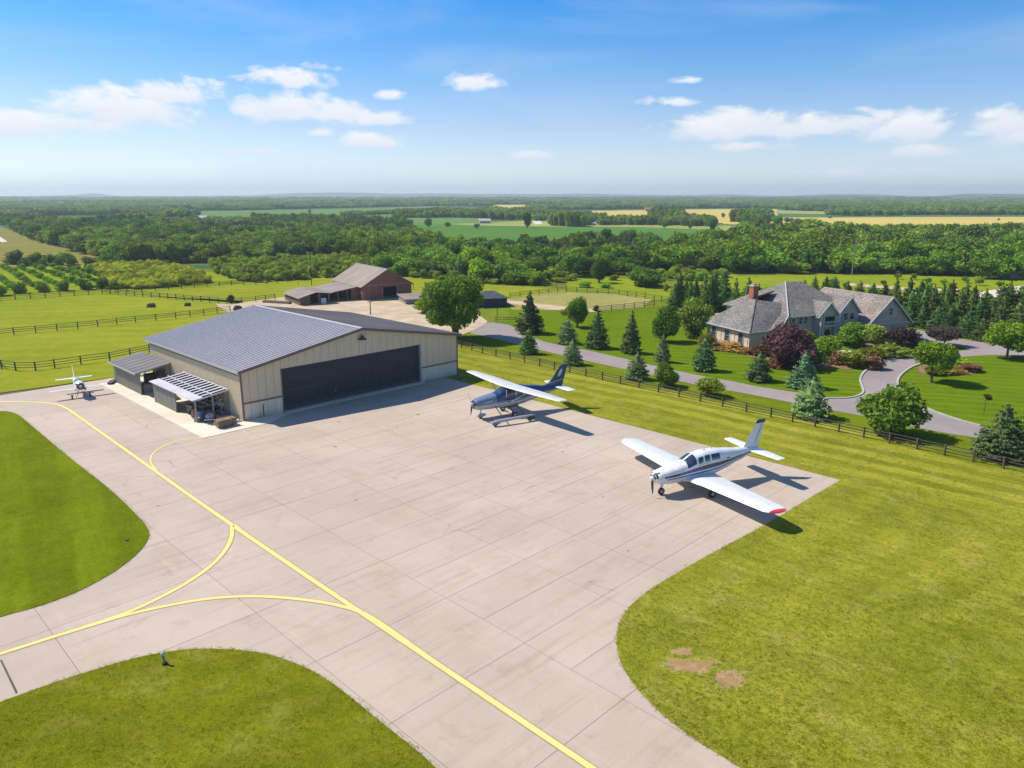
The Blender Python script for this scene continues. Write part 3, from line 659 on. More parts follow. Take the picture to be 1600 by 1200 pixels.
ORD = "first second third fourth fifth sixth seventh eighth ninth tenth eleventh twelfth thirteenth fourteenth fifteenth sixteenth seventeenth eighteenth nineteenth twentieth".split()
def trunk_mesh(h, r, branches=5, cz=.6):
    b = MB(); pts = [Vector((0, 0, -.05)), Vector((r * .4, 0, h * .35)), Vector((-r * .3, r * .3, h * cz)), Vector((0, 0, h * .85))]
    rad = [r * 1.25, r * .8, r * .55, r * .2]
    for i in range(3): b.tube(pts[i], pts[i + 1], rad[i], rad[i + 1], 8, 0, False)
    for k in range(branches):
        a = 2 * math.pi * k / branches + .4; z0 = h * random.uniform(.28, .5)
        b.tube((0, 0, z0), (math.cos(a) * h * .28, math.sin(a) * h * .28, z0 + h * .25), r * .35, r * .1, 6, 0, False)
    return b
GREEN = (1, 1, 1, 1)
def plant(name, px, py, hp, wp, mesh, label, cat, color=(1, 1, 1), lift=0.0, trunk=None, group=None, tr=.055):
    base = at(px, py); h = tall(px, py, hp); w = wp * (base - Vector((0, 0, CAM_H))).length / F_PX * (1.16 if 'spruce' in name else 1.02)
    o = thing(name, label, cat, (base.x, base.y, .02), random.uniform(0, 6.28), group)
    c = new_obj("crown", mesh, o, (0, 0, 0)); c.scale = (w, w, h); c.color = (*color, 1)
    if trunk is None: trunk = False
    tm = trunk_mesh(h, max(.05, h * tr * .5), 5 if trunk else 0)
    tm.build("trunk", M['bark'], o, smooth=True)
    return o
DARK, BLUEG, GREYG, LIGHT, MID, YEL, PURP = (.75, .85, .8), (1.25, 1.45, 1.9), (1.7, 1.6, 1.7), (1.35, 1.35, 1.2), (1, 1, 1), (1.9, 1.5, .8), (.80, .20, 2.6)
g1 = "young trees planted along the driveway"
plant("big_tree", 712, 530, 110, 114, P_BIG, "large leafy tree beside the far right corner of the hangar roof", "tree", (1.05, 1.0, 1.1), trunk=True, tr=.09)
plant("spruce_tree", 828, 521, 66, 46, P_CONE[0], "tallest dark spruce right beside the driveway court, wide at the base", "tree", (.8, .85, .9), group=g1)
plant("round_tree", 826, 553, 41, 34, P_FAT[0], "rounded green tree between the wooden fence and the driveway bend", "tree", (1.2, 1.5, .9), group=g1)
plant("leafy_tree", 902, 512, 50, 36, P_FULL[0], "leafy green tree standing behind the bluish round spruce", "tree", (.85, .9, .9), group=g1)
plant("spruce_tree", 886, 537, 40, 33, P_FAT[1], "bluish rounded spruce in front of a leafy green tree", "tree", (1.2, 1.4, 1.5), group=g1)
plant("spruce_tree", 933, 544, 60, 39, P_CONE[1], "dark broad spruce on the lawn just right of the bluish rounded spruce", "tree", (.95, 1.1, 1.0), group=g1)
plant("spruce_tree", 894, 570, 40, 33, P_FAT[0], "small grey green conifer on the verge behind the dark plane's tail", "tree", GREYG, group=g1)
plant("spruce_tree", 986, 552, 67, 34, P_CONE[2], "tall narrow dark spruce alone in the middle of the driveway row", "tree", (.85, 1, .95), group=g1)
plant("leafy_tree", 1037, 534, 53, 46, P_FULL[1], "round dark green leafy tree on the lawn left of the house", "tree", (.8, .95, .9), group=g1)
plant("leafy_tree", 1083, 526, 61, 54, P_FULL[0], "pale green full tree touching the left end of the house", "tree", (1.25, 1.2, 1.5), group=g1)
plant("spruce_tree", 1035, 566, 46, 26, P_CONE[0], "slim pale grey spruce at the far edge of the driveway", "tree", (2.1, 2.0, 2.3), group=g1)
plant("spruce_tree", 1099, 579, 53, 38, P_FAT[1], "dark egg shaped conifer before the left corner of the house", "tree", (.95, 1.15, .95), group=g1)
plant("spruce_tree", 995, 593, 43, 37, P_FAT[0], "silvery conifer on the near verge just behind the fence", "tree", (1.9, 1.9, 2.0), group=g1)
plant("bush", 1040, 604, 36, 36, P_BUSH[0], "ragged bush beside the silvery conifer on the near verge", "bush", (1.0, 1.0, 1.1), group=g1)
plant("bush", 1108, 618, 28, 42, P_BUSH[1], "low wide bush growing against the wooden fence", "bush", (1.3, 1.15, 1.4), group=g1)
plant("spruce_tree", 1185, 595, 46, 39, P_FAT[1], "stout grey green conifer on the lawn below the purple bush", "tree", (1.35, 1.4, 1.3), group=g1)
plant("spruce_tree", 1254, 606, 58, 48, P_CONE[1], "blue spruce on the lawn edge behind another rounded conifer", "tree", BLUEG, group=g1)
plant("spruce_tree", 1266, 652, 62, 55, P_FAT[0], "largest grey green conifer at the fence, overlapping the blue spruce", "tree", (1.7, 1.75, 1.6), group=g1)
plant("bush", 1394, 680, 76, 78, P_BUSH[0], "big round green bush between fence and driveway fork", "bush", (1.0, 1.0, .95), group=g1)
plant("leafy_tree", 1455, 598, 67, 58, P_SPEC[1], "leafy tree with a bare trunk inside the driveway loop beside the flower bed", "tree", (1.15, 1.3, .8), trunk=True, group=g1)
plant("leafy_tree", 1573, 561, 61, 62, P_SPEC[0], "round leafy tree with a short trunk at the right end of the conifer hedge", "tree", (1.1, 1.25, .8), trunk=True, group=g1)
plant("spruce_tree", 1562, 716, 84, 76, P_CONE[2], "large bluish spruce behind the fence at the right", "tree", (1.35, 1.6, 1.5), group=g1)
plant("bush", 1606, 694, 50, 30, P_BUSH[1], "light green bush cut by the right edge of the picture", "bush", (1.3, 1.5, 1), group=g1)
plant("flowering_tree", 1475, 541, 32, 46, P_SPEC[0], "small dark reddish tree on the grass wedge between the driveway branches", "tree", (.6, .28, 2.0), trunk=True)
# sapling tied to a stake
o = thing("sapling", "thin bare sapling standing alone on the loop lawn", "tree", at(1537, 647)); hS = tall(1537, 647, 30)
MB().tube((0, 0, 0), (0, 0, hS * .75), .035, .02).build("trunk", M['bark'], o)
tm = MB()
for k in range(9):
    a = k * 2.4; z_ = hS * (.45 + .05 * k); tm.tube((0, 0, z_), (math.cos(a) * .35, math.sin(a) * .35, z_ + .3), .014, .006, 5)
tm.build("branches", M['bark'], o)
c = new_obj("crown", P_LOW[0], o, (.1, 0, hS * .76)); c.scale = (.8, .8, .55); c.color = (.5, .55, .6, 1)
# shrubs round the house
HB = [("purple_bush", 1232, 573, 62, 74, P_BUSH[0], "large purple leaved bush covering the house's front corner", PURP),
      ("bush", 1288, 562, 36, 44, P_BUSH[1], "bright green bush right of the purple bush", (1.0, 1.05, .8)),
      ("bush", 1332, 542, 38, 42, P_BUSH[0], "mid green shrub under the entrance gables", (.95, .95, .9)),
      ("bush", 1366, 545, 37, 38, P_BUSH[1], "yellow green shrub before the garage roof", (1.5, 1.25, 1.8)),
      ("bush", 1405, 548, 36, 50, P_BUSH[0], "dark reddish shrub at the garage gable corner", (.45, .16, 1.3)),
      ("bush", 1272, 575, 26, 34, P_BUSH[1], "dark rounded shrub behind the blue spruce", (.5, .65, .8)),
      ("bush", 1332, 574, 25, 40, P_LOW[0], "low golden green mound at the walk's near side", (1.45, 1.15, .9)),
      ("flowering_bush", 1358, 576, 22, 34, P_BLOOM[0], "pinkish brown flowering mound at the end of the front walk", (.9, .78, .8)),
      ("flowering_bush", 1305, 569, 20, 28, P_BLOOM[0], "reddish flowering clump left of the golden mound", (.75, .62, .6)),
      ("bush", 1362, 560, 18, 40, P_LOW[1], "low yellowish planting on the walk's far side", (1.35, 1.1, 1.1)),
      ("bush", 1384, 557, 20, 34, P_LOW[0], "tufted grass clump before the garage shrubs", (1.1, .95, 1.1)),
      ("bush", 1402, 558, 16, 32, P_LOW[1], "rounded pale mound beside the driveway", (1.25, 1.0, 1.6)),
      ("flowering_bush", 1190, 556, 18, 26, P_BLOOM[0], "reddish clump against the shaded wall left of the purple bush", (.6, .38, .33)),
      ("flowering_bush", 1215, 573, 12, 50, P_BLOOM[0], "low pink flowers at the foot of the purple bush", (1.0, .7, .62)),
      ("flowering_bush", 1140, 546, 10, 60, P_BLOOM[0], "low golden flowers along the brick base of the left wing", (1.0, .85, .45)),
      ("flowering_bush", 1168, 553, 9, 30, P_BLOOM[0], "small golden flowers at the corner of the left wing", (.9, .8, .4)),
      ("bush", 1258, 553, 36, 30, P_BUSH[1], "olive shrub between the purple bush and the entrance", (.9, .9, .8)),
      ("bush", 1460, 584, 10, 34, P_LOW[0], "low green planting in the island flower bed near the trunk", (1.3, 1.2, .8)),
      ("flowering_bush", 1488, 583, 12, 32, P_BLOOM[0], "golden clump in the middle of the island flower bed", (.7, .62, .3)),
      ("flowering_bush", 1512, 580, 12, 30, P_BLOOM[0], "reddish brown clump at the right end of the island flower bed", (.62, .42, .34)),
      ("bush", 1490, 570, 10, 40, P_LOW[1], "green planting at the back of the island flower bed", (1.2, 1.2, .8)),
      ("bush", 1102, 545, 24, 24, P_BUSH[1], "brownish shrub at the far left corner of the house", (1.5, .9, 1.1)),
      ("bush", 1085, 528, 14, 30, P_LOW[0], "low brownish shrub under the pale green tree", (1.4, .9, 1.0)),
      ("bush", 1430, 548, 14, 28, P_LOW[1], "dark low shrub between garage and driveway", (.9, .6, .9)),
      ("bush", 664, 489, 22, 34, P_BUSH[0], "bright green bush beside the large tree and barn yard", (1.7, 1.9, 1.0)),
      ("bush", 361, 474, 13, 11, P_BUSH[0], "small dark round bush at the paddock fence behind the hangar", (.5, .5, .6)),
      ("bush", 887, 492, 11, 20, P_LOW[1], "rusty low bush on the grass near the arena", (1.8, 1.2, 1.2)),
      ("bush", 931, 486, 9, 9, P_LOW[0], "tiny dark shrub at the arena fence end", (.8, .4, .6)),
      ("bush", 1418, 553, 10, 18, P_LOW[0], "small green tuft at the driveway edge by the garage", (1.2, 1.3, .8)),
      ("lone_tree", 936, 442, 40, 26, P_FULL[1], "slim dark tree standing alone in the yellow green meadow", (.7, .85, .9)),
      ("bush", 1008, 447, 28, 56, P_BUSH[0], "wide dark bush at the meadow's edge right of the lone tree", (.7, .85, .9)),
      ("bush", 960, 438, 9, 16, P_LOW[0], "small round bush right behind the lone tree", (1.2, 1.3, .9)),
      ("bush", 946, 450, 9, 18, P_LOW[1], "low bush in front of the lone tree", (1.5, 1.6, .9)),
      ("bush", 915, 449, 9, 20, P_LOW[0], "low bush left of the lone tree in the yellow meadow", (1.5, 1.6, .8)),
      ("bush", 1040, 455, 13, 8, P_LOW[1], "narrow brown bush at the right end of the yellow meadow", (1.6, .9, 1.1))]
for n_, x, y, h_, w_, m_, lb, c_ in HB:
    w0 = plant(n_, x, y, h_, w_, m_, lb, "tree" if "tree" in n_ else "bush", c_)
# flanking hedge of dark conifers behind the house
g2 = "dark conifers in the hedge behind the house"
hk = -1; HN = ['near row of the hedge right of the garage', 'rear row of the hedge right of the garage', 'dark clump behind the chimney', 'far side of the clump left of the chimney', 'peeking over the main roof ridge', 'seen over the garage roof', 'just before the near hedge row']
for (x0, y0, x1, y1, n, hp, wp) in ((1402, 505, 1600, 530, 12, 62, 30), (1395, 497, 1610, 505, 13, 60, 28), (1062, 486, 1180, 492, 8, 56, 30), (1052, 484, 1130, 470, 6, 44, 26), (1258, 464, 1300, 460, 4, 32, 18), (1320, 470, 1400, 478, 5, 30, 24), (1440, 512, 1530, 530, 5, 40, 28)):
    hk += 1
    for i in range(n):
        f = i / max(1, n - 1); x = x0 + (x1 - x0) * f + random.uniform(-4, 4); y = y0 + (y1 - y0) * f + random.uniform(-2, 2)
        left = x < 1200
        plant("hedge_conifer", x, y, hp * random.uniform(.85, 1.12), wp * random.uniform(.95, 1.25), random.choice(P_CONE + P_FAT),
              "%s conifer from the left, %s" % (ORD[i], HN[hk]),
              "tree", (random.uniform(.75, 1.15), random.uniform(1.0, 1.3), .75), group=g2 + (" left part" if left else " middle part" if x < 1310 else " right part"))
# young trees on the meadow beyond the house
MT = ['behind the garage roof ridge', 'above the garage gable', 'a little right of the garage gable', 'in the middle of the right meadow', 'second left of the grey shelter', 'next to the grey shelter', 'left of the garage gable and nearer', 'small one at the edge of the woods', 'half hidden by the hedge near the garage', 'left of the lamp post', 'at the foot of the lamp post', 'beside the pale track', 'at the right edge near the pale track', 'at the hedge beside the pale track end']
for (x, y) in ((1402, 436), (1450, 443), (1474, 445), (1507, 442), (1530, 446), (1562, 449), (1380, 446), (1428, 437), (1420, 462), (1300, 446), (1322, 452), (1545, 470), (1600, 462), (1510, 480)):
    s = random.uniform(.7, 1.2)
    plant("meadow_tree", x, y, 12 * s, 11 * s, random.choice(F_BROAD), "small round meadow tree %s" % MT.pop(0), "tree", (.9, 1.1, .8), group="young trees on the meadow beyond the house")

# ---------- woods
def hash_pts(poly_px, sp, jit=.42):
    poly = PX(poly_px); xs = [p.x for p in poly]; ys = [p.y for p in poly]; out = []
    y = min(ys); r = 0
    while y < max(ys):
        x = min(xs) + (sp / 2 if r % 2 else 0)
        while x < max(xs):
            p = (x + random.uniform(-jit, jit) * sp, y + random.uniform(-jit, jit) * sp)
            if in_poly(p, poly): out.append(p)
            x += sp
        y += sp * .87; r += 1
    return out
woods = [  # polygon, spacing, height, width, conifer share, tone
    ([(-60, 351), (10, 352), (32, 366), (73, 382), (130, 396), (163, 404), (179, 414), (222, 414), (250, 412), (362, 410), (400, 406), (540, 404), (585, 416), (600, 430), (650, 432), (688, 431), (745, 441), (775, 442), (838, 445), (845, 425), (880, 425), (890, 433), (935, 431), (980, 431), (1045, 422), (1153, 430), (1269, 428), (1331, 428), (1444, 430), (1537, 436), (1700, 440), (1700, 376), (1600, 378), (1444, 379), (1262, 376), (1165, 385), (1181, 394), (1140, 391), (1085, 390), (1040, 391), (1015, 379), (955, 384), (860, 393), (800, 400), (775, 396), (700, 384), (632, 368), (480, 363), (400, 366), (300, 363), (230, 358), (150, 356), (60, 350)], 4.3, 5.4, 6.0, .10, 1.0)]
conif_patch = [[(400, 346), (480, 348), (625, 356), (632, 366), (500, 364), (400, 360)], [(850, 400), (960, 386), (1040, 392), (1060, 400), (960, 412), (850, 420)], [(320, 356), (400, 360), (400, 372), (320, 370)]]
CPW = [PX(c_) for c_ in conif_patch]
tree_pts = []
for poly, sp, h_, w_, cs_, tn in woods:
    for p in hash_pts(poly, sp):
        con = any(in_poly(p, c_) for c_ in CPW) and random.random() < .85 or random.random() < .04
        big = 1.18 if (p[0] > 60 and p[1] > 200) else 1.0
        tree_pts.append((p[0], p[1], h_ * random.uniform(.62, 1.25) * big, w_ * random.uniform(.75, 1.25) * big * (.72 if con else 1), con))
for p in hash_pts([(395, 345), (480, 346), (630, 352), (636, 362), (500, 362), (395, 358)], 3.4):
    tree_pts.append((p[0], p[1], random.uniform(5, 6.5), random.uniform(3.4, 4.6), random.random() < .6))
def vn(x, y, sc):
    def h(i, j): return (math.sin(i * 127.1 + j * 311.7) * 43758.5453) % 1.0
    x /= sc; y /= sc; i, j = math.floor(x), math.floor(y); fx, fy = x - i, y - j; fx = fx * fx * (3 - 2 * fx); fy = fy * fy * (3 - 2 * fy)
    return (h(i, j) * (1 - fx) + h(i + 1, j) * fx) * (1 - fy) + (h(i, j + 1) * (1 - fx) + h(i + 1, j + 1) * fx) * fy
tp = []
for q in tree_pts:
    x_ = px_of(Vector((q[0], q[1], 0)))[0]; g_ = max(0, min(1, (x_ - 1080) / 180)) * (.5 + vn(q[0], q[1], 30))
    if random.random() < g_ * .3: continue
    k_ = 1 + .32 * g_; tp.append((q[0], q[1], q[2] * (1 + .10 * g_) * (.75 + .5 * vn(q[0], q[1], 14)), q[3] * k_ * (.85 + .3 * vn(q[0] + 99, q[1], 14)), q[4]))
tree_pts = tp
tree_pts.sort(key=lambda q: q[1])
vis = [q for q in tree_pts if abs(q[0]) < q[1] * .72 + 5]
ZONES = [(-999, "behind the hay field bushes"), (190, "behind the golden scrub"), (300, "left of the utility pole"), (430, "just behind the utility pole"), (500, "behind the barn's left roof slope"), (565, "behind the barn ridge"), (620, "just right of the barn"), (680, "behind the top of the large leafy tree"), (745, "behind the small dark shed"), (800, "behind the left end of the sandy arena"), (850, "behind the middle of the sandy arena"), (905, "close to the lone meadow tree"), (970, "right of the lone meadow tree"), (1030, "behind the wide dark bush"), (1100, "left of the chimney"), (1170, "above the chimney"), (1220, "above the main house roof"), (1280, "left of the lamp post"), (1331, "just right of the lamp post"), (1390, "above the garage gable"), (1450, "above the conifer hedge"), (1520, "left of the grey shelter"), (1570, "at the right edge of the picture")]
def zone(x, y):
    px = px_of(Vector((x, y, 0)))[0]; return [z for a, z in ZONES if a <= px][-1]
def crown_tint():
    r = random.random()
    if r < .3: return (.75, .85, .95)
    if r < .55: return (1.35, 1.45, .85)
    if r < .65: return (1.1, 1.2, 1.5)
    return (1.0, 1.1, .9)
FRONT, BACK = vis[:290], vis[290:]
for (x, y, h_, w_, con) in FRONT:
    me = random.choice(F_CONE if con else F_BROAD)
    o = new_obj("wood_tree", me, None, (x, y, -.1), (0, 0, random.uniform(0, 6.28))); o.scale = (w_, w_, h_); o.color = (*crown_tint(), 1)
    c_ = tuple(o.color)[:3]; tn = "bright" if c_[0] > 1.3 else "dark" if c_[0] < .8 else "bluish" if c_[2] > 1.4 else "green"; sz = "tall" if h_ > 5.8 else "low" if h_ < 4.2 else "wide" if w_ > 6.2 else "middling"
    tag(o, "%s %s %s at the woods' edge %s" % (sz, tn, "conifer" if con else "leafy tree", zone(x, y)), "tree", "trees at the front edge of the woods" if not con else "conifers at the front edge of the woods")
print("woods", len(vis))

def scatter(name, pts, protos, label, mats_tint=1.0):
    """pts: x,y,z,sx,sz,kind -> one object of instanced crowns"""
    me = bpy.data.meshes.new(name); me.from_pydata([(p[0], p[1], p[2]) for p in pts], [], [])
    a = me.attributes.new("siz", 'FLOAT_VECTOR', 'POINT'); a.data.foreach_set("vector", [c for p in pts for c in (p[3], p[3], p[4])])
    a = me.attributes.new("kin", 'INT', 'POINT'); a.data.foreach_set("value", [int(p[5]) for p in pts])
    a = me.attributes.new("rot", 'FLOAT', 'POINT'); a.data.foreach_set("value", [random.uniform(0, 6.28) for p in pts])
    o = new_obj(name, me)
    c = bpy.data.collections.new(name + "_kinds")
    for i, pm in enumerate(protos):
        q = bpy.data.objects.new("k%02d" % i, pm); c.objects.link(q)
    g = bpy.data.node_groups.new(name, 'GeometryNodeTree'); N = g.nodes.new; L = g.links.new
    g.interface.new_socket("Geometry", in_out='INPUT', socket_type='NodeSocketGeometry')
    g.interface.new_socket("Geometry", in_out='OUTPUT', socket_type='NodeSocketGeometry')
    gi = N("NodeGroupInput"); go = N("NodeGroupOutput")
    ci = N("GeometryNodeCollectionInfo"); ci.inputs[0].default_value = c; ci.inputs[1].default_value = True; ci.inputs[2].default_value = True
    ip = N("GeometryNodeInstanceOnPoints"); ip.inputs['Pick Instance'].default_value = True
    def attr(n_, t_):
        x = N("GeometryNodeInputNamedAttribute"); x.data_type = t_; x.inputs[0].default_value = n_; return x.outputs[0]
    L(gi.outputs[0], ip.inputs['Points']); L(ci.outputs[0], ip.inputs['Instance'])
    L(attr("kin", 'INT'), ip.inputs['Instance Index']); L(attr("siz", 'FLOAT_VECTOR'), ip.inputs['Scale'])
    cx = N("ShaderNodeCombineXYZ"); L(attr("rot", 'FLOAT'), cx.inputs[2]); 
    er = N("FunctionNodeEulerToRotation"); L(cx.outputs[0], er.inputs[0]); L(er.outputs[0], ip.inputs['Rotation'])
    L(ip.outputs[0], go.inputs[0])
    md = o.modifiers.new("scatter", 'NODES'); md.node_group = g
    return tag(o, label, None, None, 'stuff')
M['leaf_w1'] = leaf("wood_leaves_light", (.185, .275, .030)); M['leaf_w2'] = leaf("wood_leaves_dark", (.075, .150, .035)); M['leaf_w3'] = leaf("wood_leaves_olive", (.15, .19, .028))
def recol(me, m):
    q = me.copy(); q.materials[0] = M[m]; return q
WL = [recol(F_BROAD[i], 'leaf_w1') for i in (0, 2, 4)]; WD = [recol(F_BROAD[i], 'leaf_w2') for i in (1, 3, 5)]; WO = [recol(F_BROAD[i], 'leaf_w3') for i in (0, 5)]
ALLF = F_BROAD + F_CONE + WL + WD + WO
def wood_kind(x, y, con):
    if con: return random.randrange(6, 9)
    t_ = vn(x, y, 22) * .6 + vn(x + 50, y, 7) * .4 + random.uniform(-.16, .16)
    if t_ < .36: return random.randrange(12, 15)
    if t_ > .62: return random.randrange(9, 12)
    if random.random() < .15: return random.randrange(15, 17)
    return random.randrange(0, 6)
scatter("woods", [(x, y, -.1, w_, h_, wood_kind(x, y, con)) for x, y, h_, w_, con in BACK], ALLF, "thick woods of mixed trees beyond the paddocks")
# clumps for far woods
def clump(n_tr, leaves):
    P_ = []; N_ = []; S_ = []; core = MB()
    for i in range(n_tr):
        a = random.uniform(0, 6.28); r = .5 * math.sqrt(random.random()); c = np.array([r * math.cos(a), r * math.sin(a), random.uniform(.35, .6)]); q = random.uniform(.12, .2)
        d = unit(leaves); d[:, 2] = np.abs(d[:, 2]) * .9 + d[:, 2] * .1
        P_.append(c + d * q * RNG.uniform(.8, 1.15, leaves)[:, None] * np.array([1, 1, 2.2])); N_.append(d + unit(leaves) * .5); S_.append(RNG.uniform(.6, 1.2, leaves) * .06)
        lump(core, tuple(c), (q * .85, q * .85, q * 1.9)); lump(core, (c[0], c[1], c[2] * .4), (q * .7, q * .7, c[2] * .6))
    return quads_mesh("far_clump", np.concatenate(P_), np.concatenate(N_), np.concatenate(S_), [M['leaf'], M['bark']], core)
CL = [clump(14, 60) for _ in range(4)]
far_pts = []
HOLES = [[(25, 319.3), (130, 318.8), (135, 322), (30, 322.8)], [(250, 316.8), (340, 316.4), (335, 318.8), (255, 319.4)], [(430, 317.2), (600, 317), (600, 319.6), (440, 319.8)], [(760, 320), (985, 320), (985, 325.4), (780, 325.6)], [(1310, 319.8), (1565, 319.6), (1560, 323), (1320, 323.4)], [(1212, 329), (1310, 331), (1300, 335.5), (1212, 334)], [(1000, 316.2), (1100, 316.4), (1100, 318), (1000, 318)], [(640, 316.4), (720, 316.4), (720, 318), (640, 318)], [(400, 322.3), (520, 321.6), (640, 320.6), (640, 322), (520, 323.4), (400, 324.2)]]
for hi, q in enumerate(HOLES): sheet("grass_field", PX(q), M['pale_grass' if hi % 3 else 'wheat'], .25)
HW = [PX(q) for q in HOLES]
def band(poly, sp, w_, h_, keep=1.0, lump_=None):
    for p in hash_pts(poly, sp):
        if any(in_poly(p, q) for q in HW): continue
        if random.random() < keep and abs(p[0]) < p[1] * .74 + 30:
            s = random.uniform(.75, 1.3); far_pts.append((p[0], p[1], -.3, w_ * s, h_ * random.uniform(.7, 1.3), random.randrange(4)))
band([(-60, 340), (0, 341), (62, 340), (66, 337), (240, 335), (240, 331), (330, 327), (330, 322), (-60, 322)], 11, 14, 6.5, .85)
band([(150, 352), (230, 351), (330, 352), (400, 350), (400, 345), (300, 347), (232, 348)], 8, 9, 4, .8)
band([(150, 351), (300, 347), (300, 338), (230, 336), (230, 341), (240, 346)], 10, 13, 7, .9)
band([(245, 331), (285, 330), (400, 328), (540, 325), (690, 321.5), (830, 323), (830, 317), (245, 317)], 16, 19, 7, .8)
band([(830, 329), (1000, 326.5), (1165, 325), (1215, 326), (1300, 337), (1450, 336), (1700, 336), (1700, 317), (830, 317)], 15, 19, 7, .8)
band([(-80, 322), (1700, 318), (1700, 314.5), (-80, 315)], 34, 42, 9, .72)
band([(-80, 315), (1700, 314.5), (1700, 312.2), (-80, 312.2)], 70, 85, 13, .7)
band([(862, 353.5), (905, 355), (905, 347), (870, 346)], 6, 8, 8.0, .95)
band([(905, 352), (1010, 352), (1110, 354), (1110, 350), (1010, 347), (905, 347)], 7, 8, 5.5, .55)
band([(1018, 343), (1062, 344), (1062, 340), (1020, 339)], 8, 11, 8, .9)
band([(1062, 345), (1112, 347), (1112, 342), (1062, 341)], 8, 9, 4.5, .5)
band([(615, 341), (700, 340), (745, 341), (745, 336), (700, 333), (620, 335)], 8, 10, 6.5, .8)
band([(745, 342), (830, 346), (870, 347), (870, 336), (840, 330), (760, 330), (745, 334)], 11, 12, 6.0, .5)
band([(870, 338), (940, 341), (940, 337), (870, 334)], 9, 10, 4.5, .45)
band([(1148, 347), (1200, 347), (1200, 341), (1155, 340)], 8, 12, 8, .9)
band([(1155, 366), (1195, 372), (1200, 362), (1165, 358)], 6, 7.5, 6.5, .9)
band([(535, 337), (615, 335), (615, 333), (540, 335)], 8, 9, 4.0, .75)
band([(1180, 364), (1262, 362), (1444, 366), (1600, 366), (1700, 366), (1700, 372), (1444, 376), (1250, 376)], 6, 7, 5.4, .7)
band([(1190, 350), (1320, 352), (1310, 348), (1200, 346)], 9, 7, 3.5, .15)
scatter("far_woods", far_pts, CL, "distant woods and tree belts between the fields")
print("far", len(far_pts))
# single field trees beyond the woods
def FT(x, y):
    if x < 600: return "in the far left green field" if y < 340 else "at the near edge of the far left green field" if x < 540 else "beside the hedge in the far left green field"
    if x < 690: return "in the crop field left of the long farm building" if x > 660 else "behind the block of conifers"
    if x < 780: return "before the long farm building" if y > 356 else "just left of the long farm building" if y > 345 else "behind the long farm building"
    if x < 900: return "at the left end of the pale track" if x < 840 else "by the pale track"
    if x < 1100: return "on the crop field's far edge" if x < 1060 else "right of the crop field's far edge"
    if x < 1150: return "alone at the right end of the crop field" if y > 360 else "in the left yellow field"
    if x < 1300: return "at the left end of the large yellow field, %s from the left" % ORD[[1160, 1195, 1215, 1248, 1265, 1297].index(x)]
    return "along the large yellow field, %s from the left" % ORD[[1325, 1355, 1375, 1420, 1436, 1468, 1500, 1523, 1560, 1592].index(x)]
for i, (x, y, h_, w_) in enumerate(((670, 356, 16, 12), (700, 355, 8, 10), (745, 357, 8, 11), (642, 353, 11, 8), (824, 357, 26, 16), (860, 352, 10, 10), (1038, 358, 14, 10), (1112, 366, 26, 13), (1078, 358, 8, 5), (494, 347, 8, 9), (484, 335, 9, 4), (565, 342, 7, 10), (755, 335, 6, 9), (1160, 353, 22, 18), (1195, 352, 18, 14), (1215, 356, 20, 18), (1248, 358, 18, 14), (1265, 358, 18, 22), (1420, 366, 17, 18), (1436, 366, 14, 12), (1468, 368, 18, 22), (1523, 370, 18, 24), (1500, 370, 13, 18), (1592, 366, 18, 26), (1297, 342, 5, 6), (1560, 345, 4, 3), (1130, 341, 8, 6), (1325, 366, 14, 16), (1355, 368, 16, 20), (1375, 366, 12, 14))):
    plant("field_tree", x, y, h_, w_, random.choice(F_BROAD), "%s field tree %s" % ("tall" if h_ > 15 else "small" if h_ < 9 else "medium sized", FT(x, y)), "tree", (.8, .95, 1.0), group="separate trees in the fields beyond the woods")
# hedge row of bushes at the hay field
for i, (x, y, h_, w_) in enumerate(((25, 413, 22, 23), (45, 413, 12, 22), (57, 414, 19, 20), (80, 412, 15, 20), (68, 416, 12, 12), (108, 414, 20, 24), (92, 415, 11, 12), (138, 415, 14, 18), (155, 414, 13, 18), (170, 413, 17, 20), (190, 414, 12, 16), (37, 416, 9, 16))):
    plant("field_bush", x, y, h_, w_, random.choice(P_LOW), "dark rounded bush along the hay field, %s from the left" % ORD[sorted([25, 45, 57, 80, 68, 108, 92, 138, 155, 170, 190, 37]).index(x)], "bush", (.65, .75, .7), group="bushes in the row along the hay field")
# orchard rows
orch = []
orow = []
for r in range(9):
    x0, y0 = -20 + r * 26, 420 + r * .0
    x1, y1 = 30 + r * 40, 461 - r * 1.5
    n = 13
    for i in range(n):
        f = (i / (n - 1)) ** 1.3; orch.append((x0 + (x1 - x0) * f, y0 + (y1 - y0) * f - (2 if r > 6 else 0), r, n - 1 - i))
no = 0
for (x, y, r_, i_) in orch:
    if y > 456 or x < -10 or x > 290 or y > 459 - .03 * x: continue
    q = at(x, y); s = random.uniform(.8, 1.25)
    o = new_obj("orchard_tree", random.choice(F_BROAD), None, (q.x, q.y, -.2), (0, 0, random.uniform(0, 6))); o.scale = (1.9 * s, 1.9 * s, 1.7 * s); o.color = (1.3, 1.5, .8, 1)
    tag(o, "%s bushy tree from the fence, %s orchard row from the left" % (ORD[i_].capitalize() if 0 else ORD[i_], ORD[r_]), "tree", "small trees in the orchard rows"); no += 1
for (x, y) in ((0, 462), (33, 458), (66, 456), (100, 454.5), (132, 452.5), (161, 451)):
    plant("orchard_tree", x, y, 17, 18, random.choice(P_LOW), "larger dark bushy tree ending the %s orchard row from the left" % ORD[[0, 33, 66, 100, 132, 161].index(x)], "tree", (.85, .95, .8), group="larger trees ending the orchard rows")
scr = []
for p in hash_pts([(150, 416), (240, 414), (300, 424), (330, 442), (250, 450), (175, 452), (165, 435)], 1.9): scr.append((p[0], p[1], -.2, random.uniform(1.6, 2.8), random.uniform(1.3, 2.4), 0))
